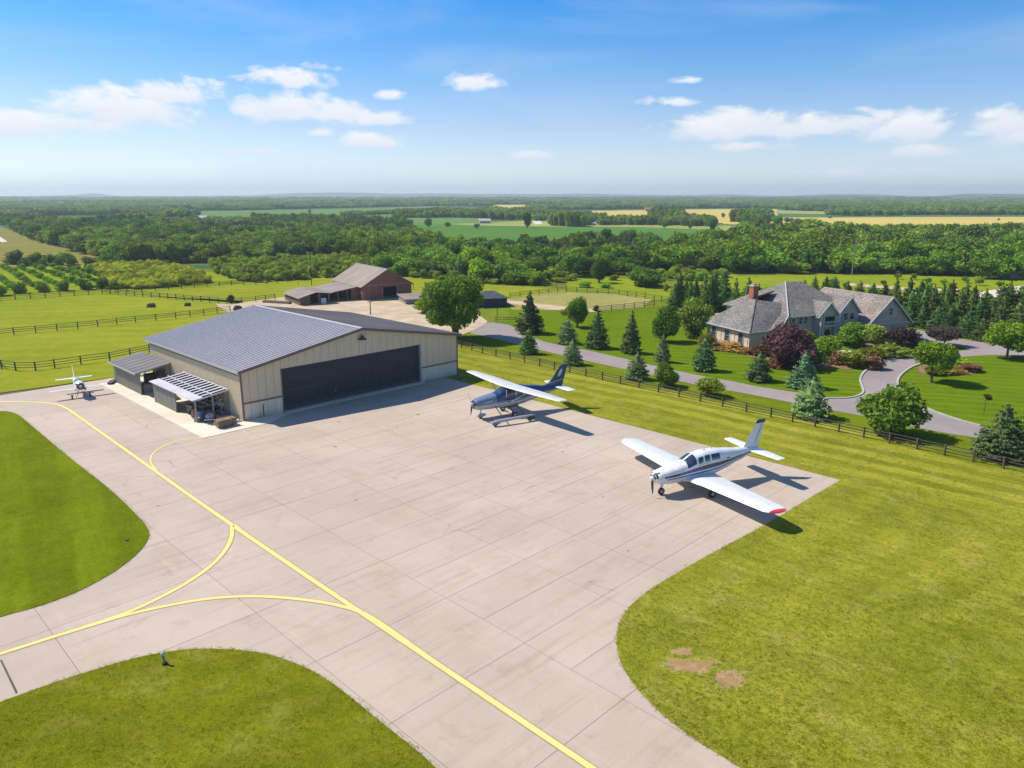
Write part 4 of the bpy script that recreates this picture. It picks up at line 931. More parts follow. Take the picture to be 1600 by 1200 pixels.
for p in hash_pts([(330, 414), (560, 404), (600, 430), (500, 435), (400, 442), (362, 438), (330, 425)], 2.5): scr.append((p[0], p[1], -.2, random.uniform(1.8, 3.4), random.uniform(1.5, 3.0), 1))
for p in hash_pts([(835, 446), (845, 425), (890, 425), (890, 436), (980, 434), (1045, 424), (1150, 432), (1100, 440), (1045, 440), (985, 436), (890, 438), (885, 446)], 3.2):
    if random.random() < .6: scr.append((p[0], p[1], -.2, random.uniform(1.8, 3.6), random.uniform(1.2, 2.6), 1))
for p in hash_pts([(585, 420), (650, 434), (745, 444), (838, 447), (838, 443), (745, 439), (650, 430), (600, 416)], 2.4): scr.append((p[0], p[1], -.2, random.uniform(1.6, 3.0), random.uniform(1.4, 2.6), 1))
M['leaf_yel'] = leaf("yellow_leaves", (.36, .40, .030)); M['leaf_lt'] = leaf("light_leaves", (.22, .31, .035))
yl = F_BROAD[0].copy(); yl.materials[0] = M['leaf_yel']; lt = F_BROAD[1].copy(); lt.materials[0] = M['leaf_lt']
scatter("scrub", scr, [yl, lt], "yellow green scrub between the paddocks and the woods")

# grass tufts on the near lawns and along the paving edges
def tuft(n=9):
    b = MB()
    for k in range(n):
        a = random.uniform(0, 6.28); r = random.uniform(.1, .5); l = random.uniform(.5, 1.0); w = .055; c = Vector((r * math.cos(a), r * math.sin(a), 0)); d = Vector((math.cos(a + random.uniform(-.6, .6)), math.sin(a), 0)); s_ = Vector((-d.y, d.x, 0))
        b.add([c - s_ * w, c + s_ * w, c + d * .22 * l + Vector((0, 0, .6 * l)) + s_ * w * .7, c + d * .22 * l + Vector((0, 0, .6 * l)) - s_ * w * .7, c + d * .5 * l + Vector((0, 0, l))], [(0, 1, 2, 3), (3, 2, 4)])
    return b
M['blade'] = leaf("grass_blades", (.215, .25, .010), .35, .3); M['blade_dry'] = leaf("dry_grass_blades", (.40, .35, .08), .35, .3)
for k_ in ('blade', 'blade_dry'): M[k_].node_tree.nodes['Principled BSDF'].inputs['Specular IOR Level'].default_value = 0
TF = [tuft().mesh("tuft", M['blade']) for _ in range(3)] + [tuft().mesh("tuft", M['blade_dry'])]
tf = []
def tufts(poly, n_max, edge=True, z_=.058):
    poly = [Vector((p[0], p[1], 0)) for p in poly]; n = len(poly)
    for i_ in range(n):
        a, b = poly[i_], poly[(i_ + 1) % n]; d = b - a; L_ = d.length
        if L_ > 400 or not edge: continue
        k = 0
        while k < L_:
            p = a + d * (k / L_); dist = math.hypot(p.x, p.y)
            if 10 < p.y < 110 and abs(p.x) < p.y * .75:
                for _ in range(1): q = p + Vector((random.gauss(0, .07), random.gauss(0, .07), 0)); tf.append((q.x, q.y, .055, random.uniform(.08, .18), random.uniform(.03, .09), 3 if random.random() < .8 else random.randrange(3)))
            k += .09 + dist * .0015
    c = 0
    while c < n_max:
        d = 20 + 70 * random.random() ** 1.6; t_ = random.uniform(-.97, .97); x, y = t_ * d, d; c += 1
        if in_poly((x, y), poly):
            v_ = vn(x, y, 2.2); dry = random.random() < (.5 if v_ > .68 else .10)
            tf.append((x, y, z_, random.uniform(.08, .18), random.uniform(.02, .065) * (.55 + v_), 3 if dry else random.randrange(3)))
tufts(LI, 40000); tufts(BI, 60000); tufts([p for p in re_], 170000)
tufts([uv(23.8, 2.5), uv(24.6, 2.2), uv(26, 1.0), uv(37, -6), uv(34.8, 46), uv(23.72, 44.2)], 150000, False, .054)
scatter("grass_tufts", tf, TF, "grass tufts of the lawns round the concrete")
print("tufts", len(tf))
# ------------------------------------------------------------------ fences
M['fence'] = plain("weathered_fence_wood", (.085, .065, .050), .9, var=.35, scale=4)
M['fence_post'] = plain("fence_post_wood", (.10, .075, .055), .9, var=.3, scale=4)
BOXM = MB().box(-.5, .5, -.5, .5, -.5, .5)
post_mesh = BOXM.mesh("post", M['fence_post']); rail_mesh = BOXM.mesh("rail", M['fence'])
def fence(label, pts, spacing=2.45, h=1.05, rails=4, separate=True, posts=True, group=None):
    pts = [Vector((p.x, p.y, 0)) for p in pts]; P_ = [pts[0]]
    for a, b in zip(pts, pts[1:]):
        n = max(1, round((b - a).length / spacing))
        P_ += [a + (b - a) * (k + 1) / n for k in range(n)]
    o = thing("wooden_fence", label, "fence", P_[0], 0, group); org = P_[0]; acc = MB()
    for i, p in enumerate(P_):
        q = p - org; hh = h + random.uniform(.0, .08)
        if separate:
            m = new_obj("post", post_mesh, o, (q.x, q.y, hh / 2), (random.uniform(-.02, .02), random.uniform(-.02, .02), random.uniform(0, .3))); m.scale = (.12, .12, hh)
        else: acc.box(q.x - .06, q.x + .06, q.y - .06, q.y + .06, 0, hh)
    for i in range(len(P_) - 1):
        a = P_[i] - org; b = P_[i + 1] - org; d = b - a; an = math.atan2(d.y, d.x)
        for r in range(rails):
            z = h * (.94 - r * (.82 / rails)) ; z2 = random.uniform(-.02, .02)
            off = Vector((-math.sin(an), math.cos(an), 0)) * .085
            mid = (a + b) / 2 + off
            if separate:
                m = new_obj("rail", rail_mesh, o, (mid.x, mid.y, z + z2), (0, math.atan2(random.uniform(-.02, .02), d.length), an)); m.scale = (d.length + .02 * (r + 1), .035, .07)
            else: acc.bar(a + off + Vector((0, 0, z)), b + off + Vector((0, 0, z)), .035, .075)
    if not separate:
        tag(acc.build("posts_and_rails", M['fence'], o), kind='stuff')
    return o
fence("long dark wooden fence between the mown strip and the driveway", PX([(690, 536), (754, 552), (843, 573), (941, 594.5), (1204, 653), (1310, 676), (1432, 703), (1567, 733), (1640, 750)]), 2.4, .95, 3)
fence("wooden paddock fence crossing the green behind the hangar's left eave", PX([(-30, 529), (22, 523), (122, 514), (212, 504), (275, 498), (360, 487)]), 2.6, 1.05, 3)
fence("nearest paddock fence running behind the small parked plane", PX([(-60, 556), (-8, 566), (3, 577), (25, 580.5), (56, 580), (86, 576), (127, 570), (172, 564), (234, 551), (262, 546)]), 2.9, 1.1, 3)
fence("far fence between the orchard and the paddocks", PX([(-30, 473), (0, 470), (160, 459), (200, 457), (362, 446), (400, 445), (450, 441)]), 2.6, 1.1, 3, False)
fence("fence slanting across the far paddock towards the barn yard", PX([(160, 459), (250, 466), (355, 475.5), (400, 472), (430, 468)]), 2.4, 1.1, 3, False)
fence("short fence along the near side of the sandy arena", PX([(935, 488), (975, 484), (1022, 479)]), 2.6, 1.1, 3)
fence("fence round the far side of the sandy arena", PX([(797, 466), (885, 456), (967, 461), (1022, 469), (1045, 473)]), 2.6, 1.1, 3, False)
fence("fence along the foot of the woods behind the barn", PX([(640, 431), (745, 442), (838, 446), (885, 453)]), 3.0, 1.1, 2, False)
fence("low rail fence at the edge of the driveway court", PX([(775, 504), (806, 503), (820, 498)]), 2.4, .8, 2)

# ------------------------------------------------------------------ hangar
def siding_mat(name, c, var=.10, streak=.25):
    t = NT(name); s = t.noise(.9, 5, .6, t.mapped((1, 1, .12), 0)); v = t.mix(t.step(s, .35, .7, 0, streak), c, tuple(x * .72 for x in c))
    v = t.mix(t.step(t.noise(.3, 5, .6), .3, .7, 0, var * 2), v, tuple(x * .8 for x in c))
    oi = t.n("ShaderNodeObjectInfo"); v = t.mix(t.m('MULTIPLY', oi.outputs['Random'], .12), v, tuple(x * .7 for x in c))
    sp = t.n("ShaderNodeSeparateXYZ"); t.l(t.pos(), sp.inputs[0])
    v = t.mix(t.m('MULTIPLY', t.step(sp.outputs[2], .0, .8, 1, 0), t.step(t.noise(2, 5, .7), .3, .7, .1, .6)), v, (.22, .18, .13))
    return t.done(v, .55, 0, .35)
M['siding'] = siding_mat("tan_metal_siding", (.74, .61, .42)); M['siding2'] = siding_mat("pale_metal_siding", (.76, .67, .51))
M['trim'] = plain("brown_metal_trim", (.15, .115, .095), .5, var=.1)
M['trim_lt'] = plain("light_metal_trim", (.48, .46, .47), .4, .2, var=.08)
def roof_metal(name, c):
    t = NT(name); v = t.mix(t.step(t.noise(.25, 6, .65), .3, .7), tuple(x * .85 for x in c), tuple(x * 1.12 for x in c))
    s = t.noise(1.2, 5, .65, t.mapped((.1, 1.6, 1), AU)); v = t.mix(t.step(s, .45, .75, 0, .35), v, tuple(x * .7 for x in c))
    oi = t.n("ShaderNodeObjectInfo"); v = t.mix(t.m('MULTIPLY', oi.outputs['Random'], .22), v, tuple(x * .6 for x in c))
    return t.done(v, .75, .0, .08)
M['roof'] = roof_metal("grey_metal_roofing", (.36, .31, .265)); M['roof_dk'] = roof_metal("dark_grey_roofing", (.20, .185, .185)); M['roof_lt'] = roof_metal("pale_metal_roofing", (.50, .50, .54)); M['roof_seam'] = plain("roof_seam_metal", (.56, .53, .52), .5, 0, var=.1)
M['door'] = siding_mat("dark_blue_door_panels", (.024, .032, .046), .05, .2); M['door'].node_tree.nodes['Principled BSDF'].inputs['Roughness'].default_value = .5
M['door_lt'] = plain("door_rail_metal", (.035, .04, .05), .6, var=.1)
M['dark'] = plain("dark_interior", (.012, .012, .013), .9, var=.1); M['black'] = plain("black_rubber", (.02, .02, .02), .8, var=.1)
M['wood'] = plain("old_timber", (.24, .17, .10), .9, var=.3, scale=5); M['grey_wood'] = plain("grey_timber", (.27, .25, .22), .9, var=.25, scale=5)
M['steel'] = plain("grey_steel", (.30, .31, .33), .4, .6, var=.1)
W_, D_, HE, HR = 25.7, 21.6, 4.85, 7.05
hg = thing("hangar", "large tan metal hangar with a dark sliding door and grey ribbed roof", "hangar", C0, AU)
MB().box(.3, W_ - .3, .4, D_ - .2, .0, HE - .6).build("inner_wall", M['dark'], hg)
def top_at(u): return HE + (HR - HE) * (1 - abs(u - W_ / 2) / (W_ / 2)) - .12
def rib_panel(name, a, b, z0, zt, mat, out, ribs=3, depth=.055, parent=hg):
    """sheet from a to b (2-D points), bottom z0, top given by zt(frac); ribs stand proud towards out"""
    a = Vector((*a, 0)); b = Vector((*b, 0)); out = Vector((*out, 0)); m = MB(); g = .012
    d = (b - a); L_ = d.length; d.normalize(); prof = [(g, 0)]
    for k in range(ribs):
        c = L_ * (k + .5) / ribs; w = L_ / ribs
        prof += [(c - w * .30, 0), (c - w * .18, 1), (c + w * .18, 1), (c + w * .30, 0)]
    prof += [(L_ - g, 0)]; vs_ = []
    for s, r in prof:
        p = a + d * s + out * depth * r
        vs_ += [(p.x, p.y, z0), (p.x, p.y, zt(s / L_))]
    n = len(prof); fs_ = [(2 * i, 2 * i + 2, 2 * i + 3, 2 * i + 1) for i in range(n - 1)]
    o = len(vs_)
    for s in (g, L_ - g):
        p = a + d * s - out * .03; vs_ += [(p.x, p.y, z0), (p.x, p.y, zt(s / L_))]
    fs_ += [(0, 1, o + 1, o), (2 * n - 2, o + 2, o + 3, 2 * n - 1), (o, o + 1, o + 3, o + 2)]
    m.add(vs_, fs_); return m.build(name, mat, parent)
DU0, DU1, DH = 4.0, 20.4, 4.3
NP = 30; st = [W_ * i / NP for i in range(NP + 1)]
edges = sorted(set([0, W_] + [DU0 * k / 5 for k in range(6)] + [DU0 + (DU1 - DU0) * k / 19 for k in range(20)] + [DU1 + (W_ - DU1) * k / 6 for k in range(7)]))
for e0, e1 in zip(edges, edges[1:]):
    mid_ = (e0 + e1) / 2; t0, t1 = top_at(e0), top_at(e1); zt = (lambda t0, t1: lambda f: t0 + (t1 - t0) * f)(t0, t1)
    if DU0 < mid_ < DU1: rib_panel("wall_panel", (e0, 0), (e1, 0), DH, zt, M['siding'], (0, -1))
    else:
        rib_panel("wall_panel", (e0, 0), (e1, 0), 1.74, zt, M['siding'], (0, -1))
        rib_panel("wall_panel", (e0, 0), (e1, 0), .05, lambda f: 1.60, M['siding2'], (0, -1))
for a_, b_ in ((0, DU0), (DU1, W_)): MB().box(a_, b_, -.09, .0, 1.60, 1.74).build("wall_band", M['trim'], hg)
for k in range(24):
    y0 = D_ * k / 24; y1 = D_ * (k + 1) / 24
    rib_panel("wall_panel", (0, y1), (0, y0), .05, lambda f: HE - .14, M['siding'], (-1, 0))
    if k % 4 == 0: rib_panel("wall_panel", (W_, y0), (W_, D_ * (k + 4) / 24), .05, lambda f: HE - .14, M['siding'], (1, 0), 12)
m = MB(); m.add([(0, D_, 0), (W_, D_, 0), (W_, D_, HE - .14), (W_ / 2, D_, HR - .14), (0, D_, HE - .14)], [(0, 1, 2, 3, 4)]); m.build("rear_wall", M['siding'], hg)
m = MB(); m.box(.02, W_ - .02, .02, D_ - .02, -.05, .12); m.build("footing", M['kerb'], hg)
for x_ in (-.06, W_ - .09): MB().box(x_, x_ + .15, -.10, .05, .03, HE - .1).build("corner_trim", M['trim'], hg)
# roof panels
NR = 44; OV = .45
for side in (0, 1):
    for k in range(NR):
        y0 = -OV + (D_ + 2 * OV) * k / NR; y1 = -OV + (D_ + 2 * OV) * (k + 1) / NR - .012
        def X(f):   # f 0 eave 1 ridge
            x = -.35 + (W_ / 2 + .35 - .06) * f
            z = HE - .10 + (HR - HE + .12) * f
            return (x, z) if side == 0 else (W_ - x, z)
        m = MB(); prof = [(y0, 0), (y0 + .05, .085), (y0 + .15, .085), (y0 + .20, 0), (y1, 0)]
        vs_ = []
        for f in (0, 1):
            x, z = X(f)
            vs_ += [(x, y, z + r) for y, r in prof]
        n = len(prof); fs_ = [(i, i + 1, n + i + 1, n + i) for i in range(n - 1)]
        if side: fs_ = [f_[::-1] for f_ in fs_]
        mi_ = [1 if i < 3 else 0 for i in range(n - 1)]
        m.add(vs_, fs_); m.m = mi_
        m.build("roof_panel", [M['roof'], M['roof_seam'] if side == 0 else M['roof']], hg)
# underlay, ridge cap, fascia
for side in (0, 1):
    xs_ = (-.33, W_ / 2) if side == 0 else (W_ + .33, W_ / 2)
    m = MB(); m.slab([(xs_[0], -OV + .02, HE - .14), (xs_[1], -OV + .02, HR - .03), (xs_[1], D_ + OV - .02, HR - .03), (xs_[0], D_ + OV - .02, HE - .14)], .10); m.build("roof_deck", M['trim'], hg)
    xa = xs_[0]; m = MB()
    m.bar((xa, -OV - .02, HE - .17), (xs_[1], -OV - .02, HR - .06), .06, .26); m.build("fascia", M['trim'], hg)
m = MB(); m.bar((-.38, -OV, HE - .18), (-.38, D_ + OV, HE - .18), .07, .24); m.build("gutter", M['trim_lt'], hg)
m = MB(); m.bar((W_ + .38, -OV, HE - .18), (W_ + .38, D_ + OV, HE - .18), .07, .24); m.build("gutter", M['trim'], hg)
m = MB(); hz = HR + .085
m.add([(W_ / 2 - .28, -OV - .04, hz - .03), (W_ / 2, -OV - .04, hz + .03), (W_ / 2 + .28, -OV - .04, hz - .03), (W_ / 2 - .28, D_ + OV, hz - .03), (W_ / 2, D_ + OV, hz + .03), (W_ / 2 + .28, D_ + OV, hz - .03)], [(0, 1, 4, 3), (1, 2, 5, 4)])
m.build("ridge_cap", M['trim_lt'], hg)
m = MB(); m.bar((-.35, D_ + OV + .02, HE - .03), (W_ / 2, D_ + OV + .02, HR + .09), .08, .10); m.build("ridge_cap", M['trim_lt'], hg)
# dark strip under the left eave: trim and eave shadow put into one colour
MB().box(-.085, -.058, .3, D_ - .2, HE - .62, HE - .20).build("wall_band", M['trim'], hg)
# door leaves
leaves = [(DU0, 8.55, .28), (8.55, 15.1, .36), (15.1, DU1, .28)]
for i, (a_, b_, y_) in enumerate(leaves):
    n = int((b_ - a_) / .82)
    lf = MB().box(a_ + .02, b_ - .02, y_ + .02, y_ + .08, .06, DH - .02).build("door_leaf", M['door'], hg)
    for k in range(n):
        x0 = a_ + (b_ - a_) * k / n; x1 = a_ + (b_ - a_) * (k + 1) / n
        o = rib_panel("door_panel", (x0, y_), (x1, y_), .07, lambda f: DH - .03, M['door'], (0, -1), 3, .025, lf)
    if i == 0: MB().box(a_ + .03, b_ - .05, y_ - .07, y_ - .028, 1.95, 2.12).build("door_rail", M['door_lt'], lf)
    MB().box(b_ - .10, b_ - .01, y_ - .05, y_ + .0, .06, DH - .03).build("door_stile", M['door_lt'], lf)
MB().box(9.8, 9.95, .31, .34, 1.0, 1.1).build("door_handle", M['steel'], hg)
MB().box(DU0 - .0, DU1, .0, .26, DH - .06, DH).build("door_header", M['trim'], hg)
MB().box(DU1, DU1 + .14, -.11, .35, .05, DH + .05).build("door_jamb", M['trim_lt'], hg); MB().box(DU0 - .12, DU0, -.1, .35, .05, DH + .02).build("door_jamb", M['trim'], hg)
MB().box(DU0 - .1, DU1 + .2, -.5, .25, .04, .10).build("door_sill", M['pad'], hg)
# side door outline and handle in lower left panels
MB().box(1.9, 1.95, -.10, -.05, .1, 1.3).build("door_handle", M['dark'], hg)
# gable lamp
lp = thing("gable_lamp", "dark bell shaped lamp on the hangar gable above the door", "lamp", uv(12.9, 0.0, 5.95), AU)
MB().tube((0, 0, .35), (0, -.35, .45), .035).tube((0, -.35, .47), (0, -.35, .25), .035).build("bracket", M['trim'], lp)
m = MB(); m.tube((0, -.35, .34), (0, -.35, .16), .10, .16, 12); m.tube((0, -.35, .16), (0, -.35, -.02), .16, .48, 14); m.build("lamp_shade", M['door_lt'], lp, smooth=True)

# pale concrete pad beside the hangar
PADP = [uv(-4.7, -22.9, .06), uv(-4.7, 2.25, .06), uv(3.2, 2.25, .06), uv(1.3, .0, .06), uv(0, -.0, .06), uv(0, -26.2, .06), uv(-2.2, -26.2, .06)]
pad = sheet("pad", [uv(-4.7, -23.5), uv(-4.7, 2.2), uv(1.2, 2.2), uv(1.2, .02), uv(.1, .02), uv(.1, -26.3), uv(-2.4, -26.3)], M['joint'], .044)
pv = [2.2, -1.6, -5.4, -9.2, -13.0, -16.8, -20.6, -24.4]
for v0, v1 in zip(pv, pv[1:]):
    c0 = uv(-4.7, v1, .075); b = MB(); w = 4.72; l = v0 - v1 - .02
    b.slab([(p.x, p.y, 0) for p in (V * l, U * w + V * l, U * w, Vector((0, 0, 0)))], .04); b.build("pad_slab", M['pad'], pad, c0)
c0 = uv(.02, .03, .075); b = MB(); b.slab([(p.x, p.y, 0) for p in (V * 2.17, U * 1.3 + V * 2.17, U * 3.6 + V * .9, U * 3.8 , Vector((0, 0, 0)))], .04); b.build("pad_slab", M['pad'], pad, c0)
# lean-to sheds: local x = away from hangar wall (to -u), y along wall towards the back
M['shed_wall'] = siding_mat("grey_shed_boards", (.25, .235, .21)); M['blue_paint'] = plain("blue_car_paint", (.05, .08, .22), .3, var=.05, coat=.6); M['white_paint'] = plain("white_paint", (.70, .70, .69), .35, var=.05, coat=.4)
M['glass'] = plain("dark_glass", (.02, .03, .04), .08, var=.05, spec=.8); M['cloth'] = plain("grey_tarp", (.33, .36, .42), .8, var=.3)
s1 = thing("lean_to_shed", "rear lean-to shed with a solid grey metal roof against the hangar", "shed", uv(0, -16.2), AU)
# footprint u -3.3..-0.05 , y 0..7.4 (towards back)
X0, X1, Y0, Y1 = -3.2, -.1, 0.0, 7.6
for (x, y, z) in ((X0, Y0, 2.45), (X0, Y1, 2.45), (X1, Y0, 2.95), (X1, Y1, 2.95), (X0, 3.8, 2.45)): MB().box(x - .06, x + .06, y - .06, y + .06, 0.07, z).build("post", M['grey_wood'], s1)
for k in range(8):
    a_ = Y0 + (Y1 - Y0) * k / 8; b_ = Y0 + (Y1 - Y0) * (k + 1) / 8
    rib_panel("wall_panel", (X0, b_), (X0, a_), .1, lambda f: 2.4, M['shed_wall'], (-1, 0), 3, .03, s1)
for k in range(7):
    a_ = Y0 - .35 + (Y1 - Y0 + .6) * k / 7; b_ = Y0 - .35 + (Y1 - Y0 + .6) * (k + 1) / 7 - .015
    m = MB(); m.slab([(X0 - .5, a_, 2.42), (X1, a_, 3.02), (X1, b_, 3.02), (X0 - .5, b_, 2.42)], .06); m.bar((X0 - .5, a_ + .03, 2.43), (X1, a_ + .03, 3.03), .04, .03)
    m.build("roof_panel", M['roof_dk'], s1)
MB().bar((X0 - .53, Y0 - .4, 2.38), (X0 - .53, Y1 + .3, 2.38), .06, .14).build("fascia", M['trim_lt'], s1)
MB().bar((X0 - .5, Y0 - .38, 2.36), (X1, Y0 - .38, 2.96), .05, .12).build("fascia", M['grey_wood'], s1)
s2 = thing("lean_to_shed", "front lean-to shed whose roof is open pale slats over dark gaps", "shed", uv(0, -2.6), AU)
Y0, Y1 = 0.0, 9.8
for (x, y, z) in ((X0, Y0, 2.2), (X0, Y1, 2.2), (X1, Y0, 2.6), (X1, Y1, 2.6), (X0, 4.6, 2.2), (-1.6, Y0, 2.4)): MB().box(x - .06, x + .06, y - .06, y + .06, 0.07, z).build("post", M['grey_wood'], s2)
for k in range(5):
    a_ = 4.6 + (Y1 - 4.6) * k / 5; b_ = 4.6 + (Y1 - 4.6) * (k + 1) / 5
    rib_panel("wall_panel", (X0, b_), (X0, a_), .1, lambda f: 2.15, M['shed_wall'], (-1, 0), 3, .03, s2)
for a_, b_ in ((-.3, 4.55), (4.57, Y1 + .2)):
    m = MB(); m.slab([(X0 - .35, a_, 2.22), (X0 + .65, a_, 2.34), (X0 + .65, b_, 2.34), (X0 - .35, b_, 2.22)], .05); m.build("roof_sheet", M['roof_lt'], s2)
for k in range(12):
    y = -.2 + (Y1 + .2) * (k + .5) / 12
    m = MB(); m.bar((X0 + .66, y, 2.36), (X1 - .1, y + .0, 2.66), .30, .04); m.build("roof_slat", M['roof_lt'], s2)
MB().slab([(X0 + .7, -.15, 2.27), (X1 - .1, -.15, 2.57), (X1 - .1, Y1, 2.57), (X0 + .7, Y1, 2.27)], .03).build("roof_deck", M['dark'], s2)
for x_ in (X1 - .1, -1.7): MB().bar((x_, -.3, 2.66 if x_ > -1 else 2.46), (x_, Y1 + .2, 2.66 if x_ > -1 else 2.46), .09, .06).build("beam", M['roof_lt'], s2)
MB().bar((X0 - .3, -.28, 2.14), (X1 - .1, -.28, 2.58), .06, .12).build("fascia", M['roof_lt'], s2)
for q in ((-.3, 2.3, -1.5, 1.4), (-2.9, 2.1, -2.0, 1.5)): MB().bar((q[0], -.05, q[1]), (q[2], -.05, q[3]), .06).build("brace", M['grey_wood'], s2)
# things kept in the sheds
def car(name, label, loc, rz, mat, L_=3.4, W=1.5, H=1.2):
    o = thing(name, label, "car", loc, rz); b = MB(); st_ = [(-.5, .32, .62, .80), (-.46, .22, .74, .92), (-.2, .2, .80, 1.0), (.2, .2, .78, 1.0), (.45, .22, .66, .92), (.5, .32, .56, .80)]
    vs_ = []
    for x, z0, z1, w in st_:
        vs_ += [(x * L_, -w * W / 2, z0 * H), (x * L_, -w * W / 2, z1 * H * .92), (x * L_, -w * W / 2 * .86, z1 * H), (x * L_, w * W / 2 * .86, z1 * H), (x * L_, w * W / 2, z1 * H * .92), (x * L_, w * W / 2, z0 * H)]
    fs_ = [(6 * i + k, 6 * i + (k + 1) % 6, 6 * i + 6 + (k + 1) % 6, 6 * i + 6 + k) for i in range(5) for k in range(6)] + [(5, 4, 3, 2, 1, 0), (30, 31, 32, 33, 34, 35)]
    b.add(vs_, fs_); b.build("body", mat, o, smooth=False)
    b = MB(); b.add([(-.40 * L_, -.42 * W, .78 * H), (.24 * L_, -.42 * W, .78 * H), (.24 * L_, .42 * W, .78 * H), (-.40 * L_, .42 * W, .78 * H), (-.30 * L_, -.34 * W, 1.12 * H), (.06 * L_, -.34 * W, 1.12 * H), (.06 * L_, .34 * W, 1.12 * H), (-.30 * L_, .34 * W, 1.12 * H)], [(0, 1, 5, 4), (1, 2, 6, 5), (2, 3, 7, 6), (3, 0, 4, 7)]); b.build("window", M['glass'], o)
    MB().box(-.30 * L_, .06 * L_, -.34 * W, .34 * W, 1.12 * H, 1.16 * H).build("roof", mat, o)
    for sx in (-.31, .31):
        for sy in (-1, 1): MB().tube((sx * L_, sy * W * .40, .26), (sx * L_, sy * W * .50, .26), .27, .27, 14).build("wheel", M['black'], o)
    return o
car("parked_car", "dark blue car with a pale hood parked inside the rear shed", uv(-1.9, -13.6, .08), AU + R(80), M['blue_paint'], 3.2)
def crate(name, label, loc, rz, sz, mat, cat="crate", slats=4):
    o = thing(name, label, cat, loc, rz); a, b_, h = sz; 
    for k in range(slats):
        z0 = h * k / slats; 
        for y in (-b_ / 2, b_ / 2): MB().box(-a / 2, a / 2, y - .02, y + .02, z0 + .01, z0 + h / slats - .02).build("board", mat, o)
        for x in (-a / 2 + .021, a / 2 - .021): MB().box(x - .02, x + .02, -b_ / 2 + .022, b_ / 2 - .022, z0 + .01, z0 + h / slats - .02).build("board", mat, o)
    MB().box(-a / 2 + .04, a / 2 - .04, -b_ / 2 + .04, b_ / 2 - .04, 0, h * .8).build("contents", M['cloth'] if slats != 3 else M['wood'], o)
    return o
def bench(label, loc, rz, L_=2.0):
    o = thing("workbench", label, "bench", loc, rz); MB().box(-L_ / 2, L_ / 2, -.35, .35, .78, .84).build("tabletop", M['grey_wood'], o)
    for sx in (-1, 1):
        for sy in (-1, 1): MB().box(sx * (L_ / 2 - .08) - .04, sx * (L_ / 2 - .08) + .04, sy * .28 - .04, sy * .28 + .04, 0, .78).build("leg", M['grey_wood'], o)
    MB().box(-L_ / 2 + .05, L_ / 2 - .05, -.3, .3, .25, .29).build("shelf", M['grey_wood'], o); return o
Zp = .08
bench("long grey workbench at the back of the front shed", uv(-1.1, -4.6, Zp), AU, 1.8)
bench("shorter workbench just inside the rear shed", uv(-1.0, -17.4, Zp), AU + R(90), 1.7)
def barrel(label, loc, mat, h=.85, r=.28):
    o = thing("barrel", label, "barrel", loc); m = MB(); m.tube((0, 0, 0), (0, 0, h), r, r, 14); m.build("drum", mat, o)
    for z in (.02, .3, .6, .85): MB().tube((0, 0, z * h), (0, 0, z * h + .035), r * 1.05, r * 1.05, 14).build("hoop", M['steel'], o)
M['blue_plastic'] = plain("blue_plastic", (.05, .12, .35), .4, var=.1); M['rust'] = plain("rusty_metal", (.22, .10, .05), .8, var=.3)
barrel("blue drum beside the corner post of the front shed", uv(-2.6, -3.1, Zp), M['blue_plastic']); barrel("rusty drum behind the blue drum in the front shed", uv(-2.7, -4.2, Zp), M['rust'])
crate("crate", "wooden crate with a grey cover inside the front shed", uv(-1.9, -6.0, Zp), AU + .2, (1.2, .9, .8), M['wood'])
crate("crate", "grey slatted crate near the opening of the rear shed", uv(-2.3, -16.9, Zp), AU - .2, (.9, .8, .9), M['grey_wood'])
crate("crate", "low timber box behind the workbench of the rear shed", uv(-.9, -19.6, Zp), AU, (1.3, .9, 1.3), M['wood'])
def shelf(label, loc, rz, w=1.6, h=1.7, n=3):
    o = thing("shelf_rack", label, "shelf", loc, rz)
    for sx in (-1, 1):
        for sy in (-1, 1): MB().box(sx * w / 2 - .03, sx * w / 2 + .03, sy * .22 - .03, sy * .22 + .03, 0, h).build("post", M['steel'], o)
    for k in range(n):
        z = .25 + k * (h - .35) / (n - 1); MB().box(-w / 2, w / 2, -.25, .25, z, z + .04).build("shelf", M['grey_wood'], o)
        x = -w / 2 + .08
        while x < w / 2 - .3:
            a = random.uniform(.2, .4); b_ = random.uniform(.15, .32); MB().box(x, x + a, -.18, .18, z + .041, z + .04 + b_).build("box", random.choice([M['wood'], M['cloth'], M['blue_plastic'], M['dark'], M['rust'], M['white_paint']]), o); x += a + .05
    return o
shelf("steel shelf rack loaded with boxes near the front of the front shed", uv(-.55, -3.6, Zp), AU + R(90), 1.5)
shelf("second shelf rack deeper in the front shed behind the grey covered crate", uv(-.55, -6.6, Zp), AU + R(90), 1.8)
shelf("shelf rack standing in the rear shed by the hangar wall", uv(-.5, -18.0, Zp), AU + R(90), 1.2)
crate("crate", "small timber crate beside the corner post nearest the timber stack", uv(-3.0, -2.75, Zp), AU + .4, (.55, .5, .45), M['grey_wood'])
crate("crate", "open timber crate between barrels and shelves in the front shed", uv(-1.6, -4.0, Zp), AU - .3, (.8, .6, .55), M['wood'], slats=3)
mw = thing("lawn_mower", "dark ride-on lawn mower inside the opening of the front shed", "mower", uv(-2.3, -5.0, Zp), AU + R(75))
MB().box(.1, .8, -.25, .25, .3, .62).build("hood", M['blue_plastic'], mw); MB().box(-.6, .1, -.33, .33, .22, .38).build("chassis", M['dark'], mw); MB().box(-.45, -.05, -.2, .2, .45, .55).box(-.5, -.42, -.2, .2, .5, .85).build("seat", M['black'], mw)
for sx, r in ((-.45, .24), (.6, .17)):
    for sy in (-1, 1): MB().tube((sx, sy * .34, r), (sx, sy * .46, r), r, r, 12).build("wheel", M['black'], mw)
